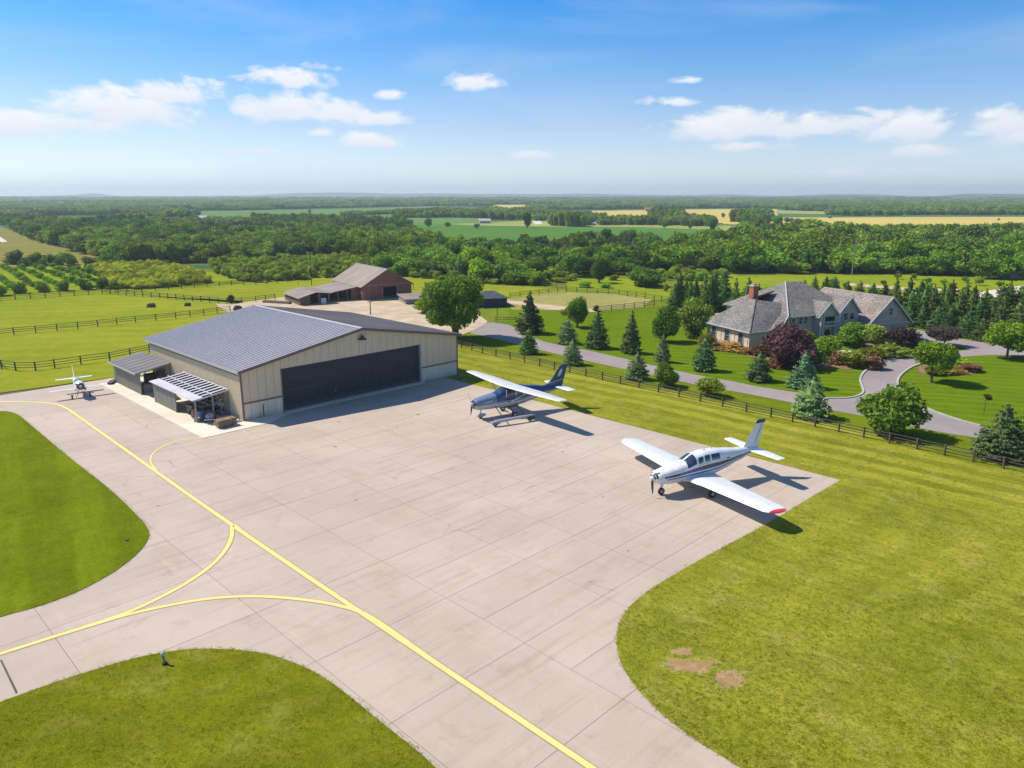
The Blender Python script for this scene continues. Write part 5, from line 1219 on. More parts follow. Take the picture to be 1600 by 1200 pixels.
MB().bar((.15, 0, .55), (-.02, 0, .85), .03).build("steering_column", M['steel'], mw)
# covered cart with wheels
o = thing("hand_cart", "grey loaded hand cart with two wheels before the front shed", "cart", uv(-2.3, -1.9, Zp), AU + R(60))
MB().box(-.7, .7, -.4, .4, .35, .45).build("bed", M['steel'], o); m = MB(); m.ell((0, 0, .55), (.6, .36, .28), 10, 6); m.build("load", M['cloth'], o)
for sy in (-1, 1): MB().tube((0, sy * .44, .25), (0, sy * .52, .25), .25, .25, 14).build("wheel", M['black'], o)
MB().bar((.7, 0, .4), (1.2, 0, .75), .04).build("handle", M['steel'], o)
# bundle of timber
o = thing("timber_stack", "brown strapped stack of timber on the pad before the front shed", "timber", uv(-1.85, .35, Zp), AU + R(2))
for r_ in range(4):
    for k in range(4):
        MB().box(-.85 + random.uniform(-.06, .06), .85 + random.uniform(-.06, .06), -.40 + .2 * k + .008, -.40 + .2 * (k + 1) - .008, .12 + .15 * r_, .12 + .15 * (r_ + 1) - .012).build("plank", M['wood'], o)
for x in (-.6, .6): MB().box(x - .06, x + .06, -.42, .42, 0, .12).build("bearer", M['grey_wood'], o)
for x in (-.3, .45): MB().box(x - .03, x + .03, -.415, .415, .11, .745).build("strap", M['rust'], o)
o = thing("white_bag", "small crumpled white bag at the hangar's front left corner", "bag", uv(-.55, -.15, Zp), .3)
m = MB(); lump(m, (0, 0, .13), (.28, .2, .14)); m.build("bag_body", M['white_paint'], o)
m = MB(); lump(m, (.3, .1, .08), (.13, .12, .09)); m.build("bag_neck", M['white_paint'], o)
for i, (u_, v_, lb) in enumerate(((-3.9, -23.3, "tyre lying leftmost beside the rear shed"), (-3.5, -23.9, "tyre leaning behind another at the rear shed corner"))):
    o = thing("tyre", lb, "tyre", uv(u_, v_, Zp)); m = MB(); n = 14
    vs_ = []
    for k in range(n):
        t_ = 2 * math.pi * k / n
        for j in range(6):
            a = 2 * math.pi * j / 6; r = .28 + .10 * math.cos(a); vs_.append((r * math.cos(t_), r * math.sin(t_), .12 + .10 * math.sin(a)))
    m.add(vs_, [(k * 6 + j, ((k + 1) % n) * 6 + j, ((k + 1) % n) * 6 + (j + 1) % 6, k * 6 + (j + 1) % 6) for k in range(n) for j in range(6)]); m.build("tread", M['black'], o, smooth=True)
    MB().tube((0, 0, .06), (0, 0, .18), .17, .17, 12).build("rim", M['steel'], o)
#@@PART2
# ------------------------------------------------------------------ aircraft
def gloss(name, c, rough=.3, coat=.5): return plain(name, c, rough, 0, .05, 2.0, .5, coat)
M['a_white'] = gloss("aircraft_white", (.74, .74, .74)); M['a_wing'] = gloss("aircraft_wing_grey", (.58, .57, .57), .5, .1); M['a_navy'] = gloss("aircraft_navy", (.012, .035, .12)); M['a_blue'] = gloss("aircraft_blue", (.03, .09, .24))
M['a_slate'] = gloss("aircraft_slate", (.13, .18, .26)); M['a_silver'] = gloss("aircraft_silver", (.40, .42, .45), .4); M['a_red'] = gloss("aircraft_red", (.62, .02, .03))
M['a_black'] = gloss("aircraft_black", (.018, .02, .024)); M['a_pale'] = gloss("aircraft_pale_blue", (.40, .50, .56))
M['glass2'] = plain("canopy_glass", (.035, .055, .085), .06, var=.3, scale=1.5, spec=.9)
class Loft:
    def __init__(s, st): s.st = st           # x, zc, half width, top, bottom, power
    def sec(s, x):
        st = s.st; x = min(max(x, st[0][0]), st[-1][0])
        for i in range(len(st) - 1):
            if x <= st[i + 1][0]: break
        a, b = st[i], st[i + 1]; f = (x - a[0]) / (b[0] - a[0]); f2 = f * f * (3 - 2 * f); f = .5 * f + .5 * f2
        return [a[k] + (b[k] - a[k]) * f for k in range(1, 6)]
    def pt(s, x, th, off=0.0):
        zc, w, t, b, p = s.sec(x); c, n = math.cos(th), math.sin(th); e = 2 / p
        y = w * math.copysign(abs(c) ** e, c); z = (t if n > 0 else b) * math.copysign(abs(n) ** e, n)
        q = Vector((x, y, zc + z))
        if off:
            d = Vector((0, c / max(w, .05), n / max((t if n > 0 else b), .05))); d.normalize(); q += d * off
        return q
    def skin(s, n=56, m=28, mi=lambda x, th: 0):
        b = MB(); x0, x1 = s.st[0][0], s.st[-1][0]; vs = []; xs = [x0 + (x1 - x0) * i / n for i in range(n + 1)]
        for x in xs: vs += [s.pt(x, 2 * math.pi * k / m) for k in range(m)]
        fs = []; ms = []
        for i in range(n):
            for k in range(m):
                fs.append((i * m + k, (i + 1) * m + k, (i + 1) * m + (k + 1) % m, i * m + (k + 1) % m)); ms.append(mi((xs[i] + xs[i + 1]) / 2, 2 * math.pi * (k + .5) / m))
        fs += [tuple(range(m)), tuple(range(n * m, (n + 1) * m))[::-1]]; ms += [0, 0]
        b.v = vs; b.f = fs; b.m = ms; return b
    def patch(s, x0, x1, t0, t1, off=.008, n=10, m=6, slant=0.0, th=.006, shape=None):
        b = MB(); vs = []
        for o_ in (off, off - .02):
            for i in range(n + 1):
                for k in range(m + 1):
                    f = k / m; x = x0 + (x1 - x0) * i / n + slant * f
                    tt0, tt1 = (t0, t1) if shape is None else shape(i / n, t0, t1)
                    vs.append(s.pt(x, tt0 + (tt1 - tt0) * f, o_))
        N_ = (n + 1) * (m + 1); fs = [(i * (m + 1) + k, (i + 1) * (m + 1) + k, (i + 1) * (m + 1) + k + 1, i * (m + 1) + k + 1) for i in range(n) for k in range(m)]
        rim = [k for k in range(m + 1)] + [i * (m + 1) + m for i in range(1, n + 1)] + [n * (m + 1) + k for k in range(m - 1, -1, -1)] + [i * (m + 1) for i in range(n - 1, 0, -1)]
        fs += [(rim[j], rim[(j + 1) % len(rim)], rim[(j + 1) % len(rim)] + N_, rim[j] + N_) for j in range(len(rim))]
        return b.add(vs, fs)
D2 = math.pi / 180
def airfoil(chord, th, n=9):
    up = []; dn = []
    for i in range(n + 1):
        t_ = (1 - math.cos(math.pi * i / n)) / 2
        y = 5 * th * (.2969 * math.sqrt(t_) - .126 * t_ - .3516 * t_ ** 2 + .2843 * t_ ** 3 - .1015 * t_ ** 4)
        up.append((t_ * chord, y * chord * 1.15)); dn.append((t_ * chord, -y * chord * .75))
    return up + dn[-2:0:-1]
def wing(secs, thick=.13):
    """secs: (x_le, y, z, chord)"""
    b = MB(); vs = []; m = None
    for (x, y, z, c) in secs:
        pr = airfoil(c, thick); m = len(pr); vs += [(x + a, y, z + h) for a, h in pr]
    fs = [(i * m + k, i * m + (k + 1) % m, (i + 1) * m + (k + 1) % m, (i + 1) * m + k) for i in range(len(secs) - 1) for k in range(m)]
    fs += [tuple(range(m)), tuple(range((len(secs) - 1) * m, len(secs) * m))[::-1]]
    b.add(vs, fs); bm = bmesh.new(); me = b.mesh("w", M['a_white']); bm.from_mesh(me); bmesh.ops.recalc_face_normals(bm, faces=bm.faces); b2 = MB()
    b2.v = [tuple(v.co) for v in bm.verts]; b2.f = [tuple(v.index for v in f.verts) for f in bm.faces]; b2.m = [0] * len(b2.f); bm.free(); return b2
def fin(secs, th=.10):
    """secs: (x_le, z, chord)"""
    w = wing([(x, z, 0, c) for x, z, c in secs], th); w.v = [(x, z_, y) for x, y, z_ in w.v]; return w
def fixn(o):
    bm = bmesh.new(); bm.from_mesh(o.data); bmesh.ops.recalc_face_normals(bm, faces=bm.faces); bm.to_mesh(o.data); bm.free(); return o
def shade(o, ang=40):
    o.data.polygons.foreach_set("use_smooth", [True] * len(o.data.polygons))
    try: o.data.set_sharp_from_angle(angle=R(ang))
    except Exception: pass
    return fixn(o)
def wheel(o, name, x, y, r, w, fairing=None):
    m = MB(); m.tube((x, y - w / 2, r), (x, y + w / 2, r), r, r, 16); q = m.build(name, M['black'], o)
    MB().tube((x, y - w / 2 - .01, r), (x, y + w / 2 + .01, r), r * .5, r * .5, 12).build("hub", M['a_silver'], q)
    if fairing:
        f = MB(); f.ell((x + .1, y, r * 1.25), (r * 2.1, w * .9, r * .8), 14, 8); f.build("wheel_fairing", fairing, q, smooth=True)
    return q
def prop(o, x, z, L_, ang, mat, spin, blades=2):
    sp = MB(); pr = [(0, .01), (.05, .08), (.14, .14), (.26, .18)]
    for (a, r0), (b_, r1) in zip(pr, pr[1:]): sp.tube((x - .30 + a, 0, z), (x - .30 + b_, 0, z), r0, r1, 14)
    shade(sp.build("spinner", spin, o))
    for k in range(blades):
        a = ang + 2 * math.pi * k / blades; d = Vector((0, math.sin(a), math.cos(a))); t_ = Vector((0, math.cos(a), -math.sin(a))); b = MB(); vs = []
        for f, w, tw in ((.10, .04, .9), (.3, .09, .7), (.6, .085, .4), (.9, .06, .25), (1.0, .02, .2)):
            c = Vector((x - .12, 0, z)) + d * L_ * f; e = t_ * math.cos(tw) * w + Vector((1, 0, 0)) * math.sin(tw) * w; n_ = Vector((1, 0, 0)) * .014
            vs += [c + e, c + n_, c - e, c - n_]
        b.add(vs, [(4 * i + j, 4 * i + (j + 1) % 4, 4 * i + 4 + (j + 1) % 4, 4 * i + 4 + j) for i in range(4) for j in range(4)] + [(0, 1, 2, 3), (19, 18, 17, 16)])
        shade(b.build("propeller_blade", mat, o))

# --- white low-wing aircraft
n0 = at(1016, 748, 1.4); AX = R(27.5)
pl = thing("airplane", "white low wing propeller plane with blue side stripes and one red wing tip", "airplane", (n0.x, n0.y, .055), AX)
FZ = Loft([(.28, 1.36, .34, .27, .34, 2.2), (.6, 1.38, .54, .42, .52, 2.5), (1.4, 1.42, .64, .52, .64, 2.6), (2.3, 1.48, .70, .60, .70, 2.7), (2.55, 1.50, .71, .64, .71, 2.6), (3.5, 1.55, .75, 1.02, .76, 2.6), (4.3, 1.58, .75, 1.10, .78, 2.7), (5.4, 1.62, .72, 1.04, .76, 2.6), (6.4, 1.70, .62, .82, .68, 2.4), (7.6, 1.81, .45, .54, .48, 2.3), (8.8, 1.91, .26, .32, .28, 2.1), (9.75, 1.98, .08, .12, .13, 2.0)])
body = shade(FZ.skin(64, 32).build("fuselage", M['a_white'], pl), 60)
def both(fn, name, mat, parent):
    for sgn in (0, 1): shade(fn(sgn).build(name, mat, parent), 70)
def tt(deg, sgn): return (180 - deg) * D2 if not sgn else deg * D2      # deg above the side line, near side (-y) first
both(lambda s: FZ.patch(.8, 9.4, tt(9, s), tt(-1, s), .006, 60, 2), "stripe", M['a_navy'], body)
both(lambda s: FZ.patch(1.0, 9.3, tt(-6, s), tt(-12, s), .006, 60, 2), "stripe", M['a_blue'], body)
both(lambda s: FZ.patch(3.58, 3.98, tt(20, s), tt(50, s), .008, 4, 6, .06), "window", M['glass2'], pl)
both(lambda s: FZ.patch(4.14, 4.60, tt(20, s), tt(50, s), .008, 4, 6, .04), "window", M['glass2'], pl)
both(lambda s: FZ.patch(4.76, 5.55, tt(20, s), tt(50, s), .008, 5, 6, .02), "window", M['glass2'], pl)
both(lambda s: FZ.patch(2.70, 3.42, tt(22, s), tt(87, s), .010, 8, 14, .04, shape=lambda f, a, b: (a, a + (b - a) * 1.0)), "windshield", M['glass2'], pl)
both(lambda s: FZ.patch(6.2, 6.55, tt(14, s), tt(19, s), .008, 4, 3), "intake", M['a_black'], pl)
both(lambda s: FZ.patch(.285, .40, tt(62, s), tt(5, s), .012, 3, 6), "intake", M['a_black'], pl)
for sy in (-1, 1): MB().tube((.25, sy * .2, 1.42), (.33, sy * .2, 1.42), .11, .11, 12).build("intake", M['a_black'], pl)
for sgn, nm in ((-1, "near"), (1, "far")):
    w = wing([(2.15, sgn * .3, .98, 3.2), (2.6, sgn * .9, 1.0, 2.6), (2.75, sgn * 2.0, 1.04, 2.3), (2.95, sgn * 7.3, 1.22, 1.65), (3.1, sgn * 7.6, 1.24, 1.40)])
    wo = shade(w.build("wing", M['a_white'], pl), 50)
    t_ = wing([(3.1, sgn * 7.602, 1.24, 1.40), (3.25, sgn * 7.82, 1.25, 1.10), (3.5, sgn * 7.92, 1.25, .7)], .13)
    shade(t_.build("wing_tip", M['a_red'] if sgn < 0 else M['a_white'], wo), 50)
    ail = MB(); ail.bar((4.30, sgn * 3.8, 1.15), (4.25, sgn * 7.1, 1.265), .02, .004); ail.bar((4.5, sgn * 1.2, 1.09), (4.40, sgn * 3.7, 1.15), .02, .004); ail.build("flap_gap", M['trim'], wo)
    wheel(pl, "wheel", 3.75, sgn * 2.0, .27, .16); MB().tube((3.75, sgn * 2.0, .35), (3.75, sgn * 2.0, 1.05), .05, .07).build("landing_strut", M['a_white'], pl)
    MB().bar((3.75, sgn * 1.86, .27), (3.95, sgn * 1.86, .8), .04).build("scissor_link", M['steel'], pl)
    shade(wing([(8.75, sgn * .1, 1.98, 1.15), (8.95, sgn * 2.55, 2.02, .80), (9.05, sgn * 2.68, 2.02, .6)], .09).build("stabilizer", M['a_white'], pl), 50)
wheel(pl, "wheel", 1.0, 0, .25, .14); MB().tube((1.0, 0, .25), (1.12, 0, .95), .045, .05).build("landing_strut", M['steel'], pl)
MB().bar((.9, .1, .25), (1.05, .1, .7), .03).build("fork", M['steel'], pl)
f_ = shade(fin([(7.2, 2.02, 2.55), (8.1, 2.16, 1.62), (8.42, 2.35, 1.42), (9.35, 3.90, .92)], .09).build("tail_fin", M['a_white'], pl), 50)
shade(fin([(9.352, 3.905, .92), (9.52, 4.18, .80)], .09).build("fin_cap", M['a_navy'], f_), 50)
MB().bar((9.38, -.075, 2.45), (9.95, -.055, 3.85), .02, .02).build("rudder_line", M['a_blue'], f_)
prop(pl, .28, 1.36, 1.12, .12, M['a_black'], M['a_white'])
MB().bar((5.2, 0, 2.55), (5.35, 0, 2.85), .02).build("antenna", M['a_black'], pl); MB().ell((4.6, 0, 2.66), (.1, .07, .05), 8, 6).build("beacon", M['a_red'], pl)

for x_ in (1.55, 2.3): both(lambda s, x_=x_: FZ.patch(x_, x_ + .018, tt(-60, s), tt(88, s), .004, 1, 14), "panel_line", M['steel'], body)
for z0_, z1_, a_, b_ in ((14, 16, 3.52, 4.66), (-20, -18, 3.52, 4.66)): both(lambda s, a_=a_, b_=b_, z0_=z0_, z1_=z1_: FZ.patch(a_, b_, tt(z1_, s), tt(z0_, s), .004, 8, 1), "door_line", M['steel'], body)
# --- dark high-wing aircraft
n0 = at(735, 632, 1.5); AX = R(28)
pc = thing("airplane", "dark blue high wing plane with silver wings and an outrigger float", "airplane", (n0.x, n0.y, .055), AX)
pc.rotation_euler = (R(-.6), 0, AX); pc.scale = (1.06, 1.0, 1.0)
FC = Loft([(.28, 1.42, .40, .36, .44, 2.3), (.6, 1.44, .58, .48, .60, 2.6), (1.5, 1.50, .70, .58, .70, 2.7), (2.2, 1.55, .76, .66, .74, 2.7), (2.45, 1.58, .78, .70, .76, 2.7), (3.1, 1.62, .80, 1.04, .78, 2.9), (3.8, 1.64, .80, 1.10, .78, 3.0), (4.9, 1.66, .76, 1.04, .76, 2.8), (5.9, 1.74, .60, .80, .68, 2.5), (7.4, 1.86, .36, .46, .44, 2.3), (9.2, 1.98, .12, .18, .20, 2.0)])
def mi(x, th):
    d = math.degrees(th); d = d if d < 180 else d - 360
    el = math.degrees(math.asin(math.sin(th)))
    if el < -9: return 1
    return 2 if x < 2.3 else 0
body = shade(FC.skin(64, 40, mi).build("fuselage", [M['a_navy'], M['a_silver'], M['a_slate']], pc), 60)
both(lambda s: FC.patch(.7, 8.8, tt(-11, s), tt(-15, s), .006, 60, 2), "stripe", M['a_white'], body)
both(lambda s: FC.patch(.9, 8.0, tt(-2, s), tt(-4.5, s), .006, 50, 2), "stripe", M['a_pale'], body)
both(lambda s: FC.patch(2.55, 3.02, tt(16, s), tt(86, s), .010, 8, 12, .12), "windshield", M['glass2'], pc)
both(lambda s: FC.patch(3.20, 3.95, tt(12, s), tt(42, s), .008, 5, 6, .10), "window", M['glass2'], pc)
both(lambda s: FC.patch(4.10, 4.75, tt(14, s), tt(42, s), .008, 5, 6, .04), "window", M['glass2'], pc)
both(lambda s: FC.patch(4.88, 5.6, tt(16, s), tt(40, s), .008, 5, 6, -.05, shape=lambda f, a, b: (a, b + (a - b) * .35 * f)), "window", M['glass2'], pc)
for xx in (3.08, 4.02, 4.82): both(lambda s, xx=xx: FC.patch(xx, xx + .07, tt(8, s), tt(50, s), .012, 2, 6, .10), "window_frame", M['a_white'], pc)
# short row of pale letter-like marks on the cowling, too small to read
for k, (dx, w_, h_) in enumerate(((0, .10, 5), (.13, .08, 4), (.24, .09, 5), (.36, .05, 7), (.45, .09, 4), (.58, .04, 9))): both(lambda s, dx=dx, w_=w_, h_=h_: FC.patch(1.15 + dx, 1.15 + dx + w_, tt(6, s), tt(6 + h_, s), .008, 2, 2), "lettering", M['a_white'], body)
for sy in (-1, 1): MB().tube((.24, sy * .22, 1.50), (.32, sy * .22, 1.50), .12, .12, 12).build("intake", M['a_black'], pc)
for sgn in (-1, 1):
    SK = .20 if sgn < 0 else -.07
    wo = shade(wing([(3.05, sgn * .02, 2.76, 1.50), (3.05 + SK * 3.4, sgn * 3.5, 2.77, 1.42), (3.2 + SK * 7, sgn * 7.0, 2.78, .95), (3.3 + SK * 7.3, sgn * 7.3, 2.78, .65)], .11).build("wing", M['a_wing'], pc), 50)
    MB().bar((3.3, sgn * .70, 1.25), (3.6 + SK * 3, sgn * 3.1, 2.74), .10, .04).build("wing_strut", M['a_silver'], pc)
    ail = MB(); ail.bar((4.1, sgn * .9, 2.84), (3.95 + SK * 6, sgn * 6.3, 2.84), .02, .004); ail.build("flap_gap", M['trim'], wo)
    shade(wing([(8.3, sgn * .08, 2.08, 1.15), (8.55, sgn * 2.2, 2.10, .78), (8.7, sgn * 2.32, 2.10, .5)], .09).build("stabilizer", M['a_white'], pc), 50)
f_ = shade(fin([(6.6, 2.14, 2.7), (7.7, 2.42, 1.65), (8.15, 2.85, 1.32), (8.95, 3.95, .82), (9.25, 4.16, .45)], .09).build("tail_fin", M['a_navy'], pc), 50)
for sgn in (-1, 1):   # pale oval on the fin
    b = MB(); n = 20; c_ = Vector((8.98, sgn * .085, 3.38)); vs = [c_] + [c_ + Vector((.17 * math.cos(a) + .30 * math.sin(a) * .55, -sgn * .012 * abs(math.sin(a)), .38 * math.sin(a))) for a in [2 * math.pi * i / n for i in range(n)]]
    b.add(vs, [(0, 1 + i, 1 + (i + 1) % n) for i in range(n)]); b.build("fin_emblem", M['a_pale'], f_)
    MB().bar((7.7, sgn * .10, 2.47), (9.3, sgn * .06, 2.72), .02, .05).build("stripe", M['a_pale'], f_)
wheel(pc, "wheel", .95, 0, .22, .14, M['a_silver']); MB().tube((.95, 0, .4), (1.05, 0, 1.0), .045, .06).build("landing_strut", M['steel'], pc)
b = MB(); b.ell((3.6, 0, .88), (1.25, .42, .24), 16, 8); b.build("cargo_pod", M['a_black'], pc, smooth=True)
for sgn in (-1, 1):
    MB().bar((3.5, sgn * .4, .95), (3.7, sgn * 1.15, .30), .10, .05).build("gear_leg", M['a_black'], pc); wheel(pc, "wheel", 3.72, sgn * 1.2, .25, .16)
fl = Loft([(.55, .38, .05, .05, .05, 2), (.8, .38, .16, .16, .16, 2.2), (1.6, .42, .17, .15, .17, 2.3), (3.4, .48, .12, .11, .12, 2.2), (4.7, .52, .05, .05, .05, 2)])
fb = fl.skin(20, 14); fb.v = [(x + .2, y - 2.9, z) for x, y, z in fb.v]; fo = shade(fb.build("float", M['a_silver'], pc))
wheel(fo, "wheel", 1.0, -2.9, .21, .2, M['a_slate']); wheel(fo, "wheel", 4.4, -2.9, .19, .12, M['a_black'])
for xx in (1.9, 3.9): MB().bar((xx, -2.85, .50), (xx + .2, -.55, 1.12), .07, .05).build("float_strut", M['a_black'], pc)
prop(pc, .28, 1.42, 1.15, .75, M['a_black'], M['a_silver'], 3)
MB().bar((2.2, .0, 2.1), (2.2, 0, 2.2), .02).build("antenna", M['a_black'], pc)

# --- small aircraft at the far left
n0 = at(126, 604, 1.35); AX = R(128)
ps = thing("airplane", "small white plane seen nose on at the far left of the taxiway", "airplane", (n0.x, n0.y, .055), AX)
FS = Loft([(.1, 1.30, .36, .36, .36, 2.0), (.3, 1.30, .44, .44, .44, 2.0), (.8, 1.28, .46, .46, .46, 2.1), (1.6, 1.26, .42, .50, .42, 2.2), (3.0, 1.30, .26, .30, .26, 2.0), (4.3, 1.36, .08, .10, .08, 2.0)])
body = shade(FS.skin(36, 24).build("fuselage", M['a_white'], ps), 60)
MB().tube((.06, 0, 1.30), (.12, 0, 1.30), .34, .36, 20).build("cowling_opening", M['a_black'], ps); m = MB(); m.tube((-.02, 0, 1.3), (.06, 0, 1.3), .10, .16, 14); m.build("spinner", M['a_silver'], ps)
prop(ps, .05, 1.30, .62, .9, M['a_black'], M['a_silver'])
both(lambda s: FS.patch(1.0, 1.7, tt(30, s), tt(88, s), .01, 5, 8), "canopy", M['glass2'], ps)
for sgn in (-1, 1):
    shade(wing([(.9, sgn * .2, .9, .55), (1.0, sgn * 2.5, .92, .36), (1.05, sgn * 2.6, .92, .25)]).build("wing", M['a_white'], ps), 50)
    shade(wing([(3.6, sgn * .04, 1.42, .7), (3.75, sgn * 1.7, 1.44, .45)], .09).build("stabilizer", M['a_white'], ps), 50)
    MB().bar((.7, sgn * .25, .95), (.65, sgn * .75, .22), .08, .05).build("gear_leg", M['a_white'], ps); wheel(ps, "wheel", .65, sgn * .8, .2, .12)
    MB().bar((.5, sgn * .1, .92), (.5, sgn * .45, .12), .05).build("gear_leg", M['a_black'], ps)
shade(fin([(3.1, 1.48, 1.15), (3.6, 1.8, .7), (3.95, 2.75, .4)], .10).build("tail_fin", M['a_white'], ps), 50)
wheel(ps, "wheel", 4.1, 0, .12, .07); MB().bar((4.1, 0, .2), (4.0, 0, 1.25), .05).build("landing_strut", M['steel'], ps)

# ------------------------------------------------------------------ house
def shingle(name, c, rz, sc=1.0):
    t = NT(name); v = t.mix(t.step(t.noise(.35, 6, .6), .3, .7), tuple(x * .85 for x in c), tuple(x * 1.12 for x in c))
    br = t.n("ShaderNodeTexBrick"); br.inputs['Scale'].default_value = 1.0; br.inputs['Brick Width'].default_value = .34; br.inputs['Row Height'].default_value = .19; br.inputs['Mortar Size'].default_value = .018
    br.inputs['Color1'].default_value = (.62, .62, .62, 1); br.inputs['Color2'].default_value = (1.25, 1.22, 1.2, 1); br.inputs['Mortar'].default_value = (.42, .42, .42, 1)
    sp = t.n("ShaderNodeSeparateXYZ"); r = t.mapped((1, 1, 1), rz); t.l(r, sp.inputs[0]); cb = t.n("ShaderNodeCombineXYZ")
    t.l(t.m('ADD', sp.outputs[0], t.m('MULTIPLY', sp.outputs[1], .02)), cb.inputs[0]); t.l(t.m('MULTIPLY', sp.outputs[2], 1.5), cb.inputs[1]); t.l(cb.outputs[0], br.inputs['Vector'])
    v = t.mix(1.0, v, br.outputs[0], 'MULTIPLY'); v = t.mix(t.step(t.noise(3.5, 5, .75), .4, .75, 0, .4), v, tuple(x * .5 for x in c))
    return t.done(v, .9, 0, .15)
HA = at(1104, 530); HAZ = math.atan2(.399, .917)
M['shingle'] = shingle("grey_roof_shingles", (.245, .225, .205), HAZ); M['shingle_b'] = shingle("grey_roof_shingles_side", (.245, .225, .205), HAZ + math.pi / 2)
M['shingle_w'] = shingle("warm_roof_shingles", (.31, .265, .23), HAZ + math.pi / 2); M['stucco'] = plain("cream_stucco", (.58, .47, .35), .9, var=.15, scale=1.5); M['stucco_g'] = plain("grey_stucco", (.40, .35, .29), .9, var=.15, scale=1.5)
M['house_trim'] = plain("grey_white_trim", (.50, .50, .50), .6, var=.08); M['stone'] = plain("brick_plinth", (.38, .22, .14), .9, var=.4, scale=6); M['brick'] = plain("red_brick", (.36, .12, .07), .9, var=.25, scale=5)
hs = thing("house", "large grey roofed country house with a brick chimney and gabled entrance", "house", HA, HAZ)
def H3(n, s, z): return (n, -s, z)
def hbox(m, n0, n1, s0, s1, z0, z1, mi=0): return m.box(n0, n1, -s1, -s0, z0, z1, mi)
def hslab(name, pts, mat, th=.14, parent=hs):
    m = MB(); m.slab([H3(*p) for p in pts], th); return fixn(m.build(name, mat, parent))
hbox(MB(), 0, 5.2, 0, 8.8, 0, 2.5).build("wall", M['stucco'], hs)
hbox(MB(), 5.2, 20, -5, 8.2, 0, 2.7).build("wall", M['stucco_g'], hs)
m = MB(); hbox(m, 6.9, 18.9, -4.4, 8.12, 2.7, 4.15); m.build("upper_wall", M['stucco_g'], hs)
hbox(MB(), 19.0, 27.0, -2, 10.8, 0, 2.6).build("wall", M['stucco_g'], hs)
hbox(MB(), -.06, 5.22, -.06, 8.88, 0, .45).build("brick_base", M['stone'], hs)
# left wing hip roof
E_ = 2.55
hslab("roof_slope", [(-.45, -.5, E_), (-.45, 9.25, E_), (4.5, 4.3, 6.0), (4.5, 3.3, 6.05)], M['shingle_b'])
hslab("roof_slope", [(-.45, 9.25, E_), (5.6, 9.25, E_), (8.5, 5.6, 5.4), (4.5, 4.3, 6.0)], M['shingle'])
hslab("roof_slope", [(-.45, -.5, E_), (4.5, 3.3, 6.05), (9, 3.0, 6.9), (9, -5.2, E_)], M['shingle'])
# main hip: left, front, right, back
P1, P2 = (11.2, 2.6, 8.0), (14.2, 2.7, 7.9)
hslab("roof_slope", [(6.4, -4.9, 4.1), (6.55, 8.6, 4.1), P1], M['shingle_b'])
hslab("roof_slope", [(6.55, 8.6, 4.1), (19.4, 8.6, 4.1), P2, P1], M['shingle'])
hslab("roof_slope", [(19.4, 8.6, 4.1), (19.4, -4.9, 4.1), P2], M['shingle_b'])
hslab("roof_slope", [(19.4, -4.9, 4.1), (6.4, -4.9, 4.1), P1, P2], M['shingle'])
hslab("roof_slope", [(6.6, 8.62, 4.15), (4.3, 9.6, 2.6), (2.6, 9.5, 2.6), (5.0, 5.2, 4.1), (6.5, 5.0, 4.25)], M['shingle_b'])
m = MB(); m.bar(H3(6.5, 8.65, 4.16), H3(*P1), .14, .08); m.build("hip_cap", M['house_trim'], hs)
m = MB(); m.bar(H3(-.45, 9.28, 2.58), H3(4.5, 4.3, 6.04), .12, .08); m.build("hip_cap", M['shingle'], hs)
m = MB(); m.bar(H3(6.45, 8.68, 4.14), H3(4.3, 9.66, 2.6), .10, .08); m.build("bargeboard", M['house_trim'], hs)
for a_, b_ in (((-.5, -.5, 2.47), (-.5, 9.3, 2.47)), ((-.5, 9.3, 2.47), (5.6, 9.3, 2.47)), ((6.5, 8.68, 4.0), (11.5, 8.68, 4.0))):
    MB().bar(H3(*a_), H3(*b_), .08, .14).build("gutter", M['house_trim'], hs)
# chimney
ch = MB(); hbox(ch, 5.1, 6.0, 2.2, 3.1, 4.6, 7.6); ch = ch.build("chimney", M['brick'], hs)
hbox(MB(), 5.0, 6.1, 2.1, 3.2, 7.6, 7.75).build("chimney_cap", M['kerb'], ch); hbox(MB(), 5.3, 5.8, 2.4, 2.9, 7.75, 7.95).build("flue", M['stone'], ch)
# windows
def window(name, plane, c, w, z0, z1, at_, cols=2, rows=3, frame='house_trim', muntin=True):
    """plane 'n': wall of constant n facing -n ; 's': constant s facing +s"""
    def bx(m, a0, a1, z0_, z1_, d0, d1):
        if plane == 'n': return hbox(m, at_ - d1, at_ - d0, a0, a1, z0_, z1_)
        return hbox(m, a0, a1, at_ + d0, at_ + d1, z0_, z1_)
    fr = MB(); t_ = .09
    bx(fr, c - w / 2 - t_, c - w / 2, z0 - t_, z1 + t_, 0, .07); bx(fr, c + w / 2, c + w / 2 + t_, z0 - t_, z1 + t_, 0, .07); bx(fr, c - w / 2, c + w / 2, z1, z1 + t_, 0, .068); bx(fr, c - w / 2 - .04, c + w / 2 + .04, z0 - t_, z0, .0, .11)
    f = fr.build(name, M[frame], hs)
    for i in range(cols):
        for j in range(rows):
            a0 = c - w / 2 + w * i / cols; a1 = a0 + w / cols; b0 = z0 + (z1 - z0) * j / rows; b1 = b0 + (z1 - z0) / rows
            p = MB(); g = .022 if muntin else .01; bx(p, a0 + g, a1 - g, b0 + g, b1 - g, .006, .03); p.build("pane", M['glass'], f)
    if muntin:
        b = MB(); bx(b, c - w / 2, c + w / 2, z0, z1, .0, .012); b.build("muntins", M[frame], f)
    return f
for c_ in (1.55, 4.35, 7.15): window("window", 'n', c_, .95, .55, 2.1, 0, 2, 4)
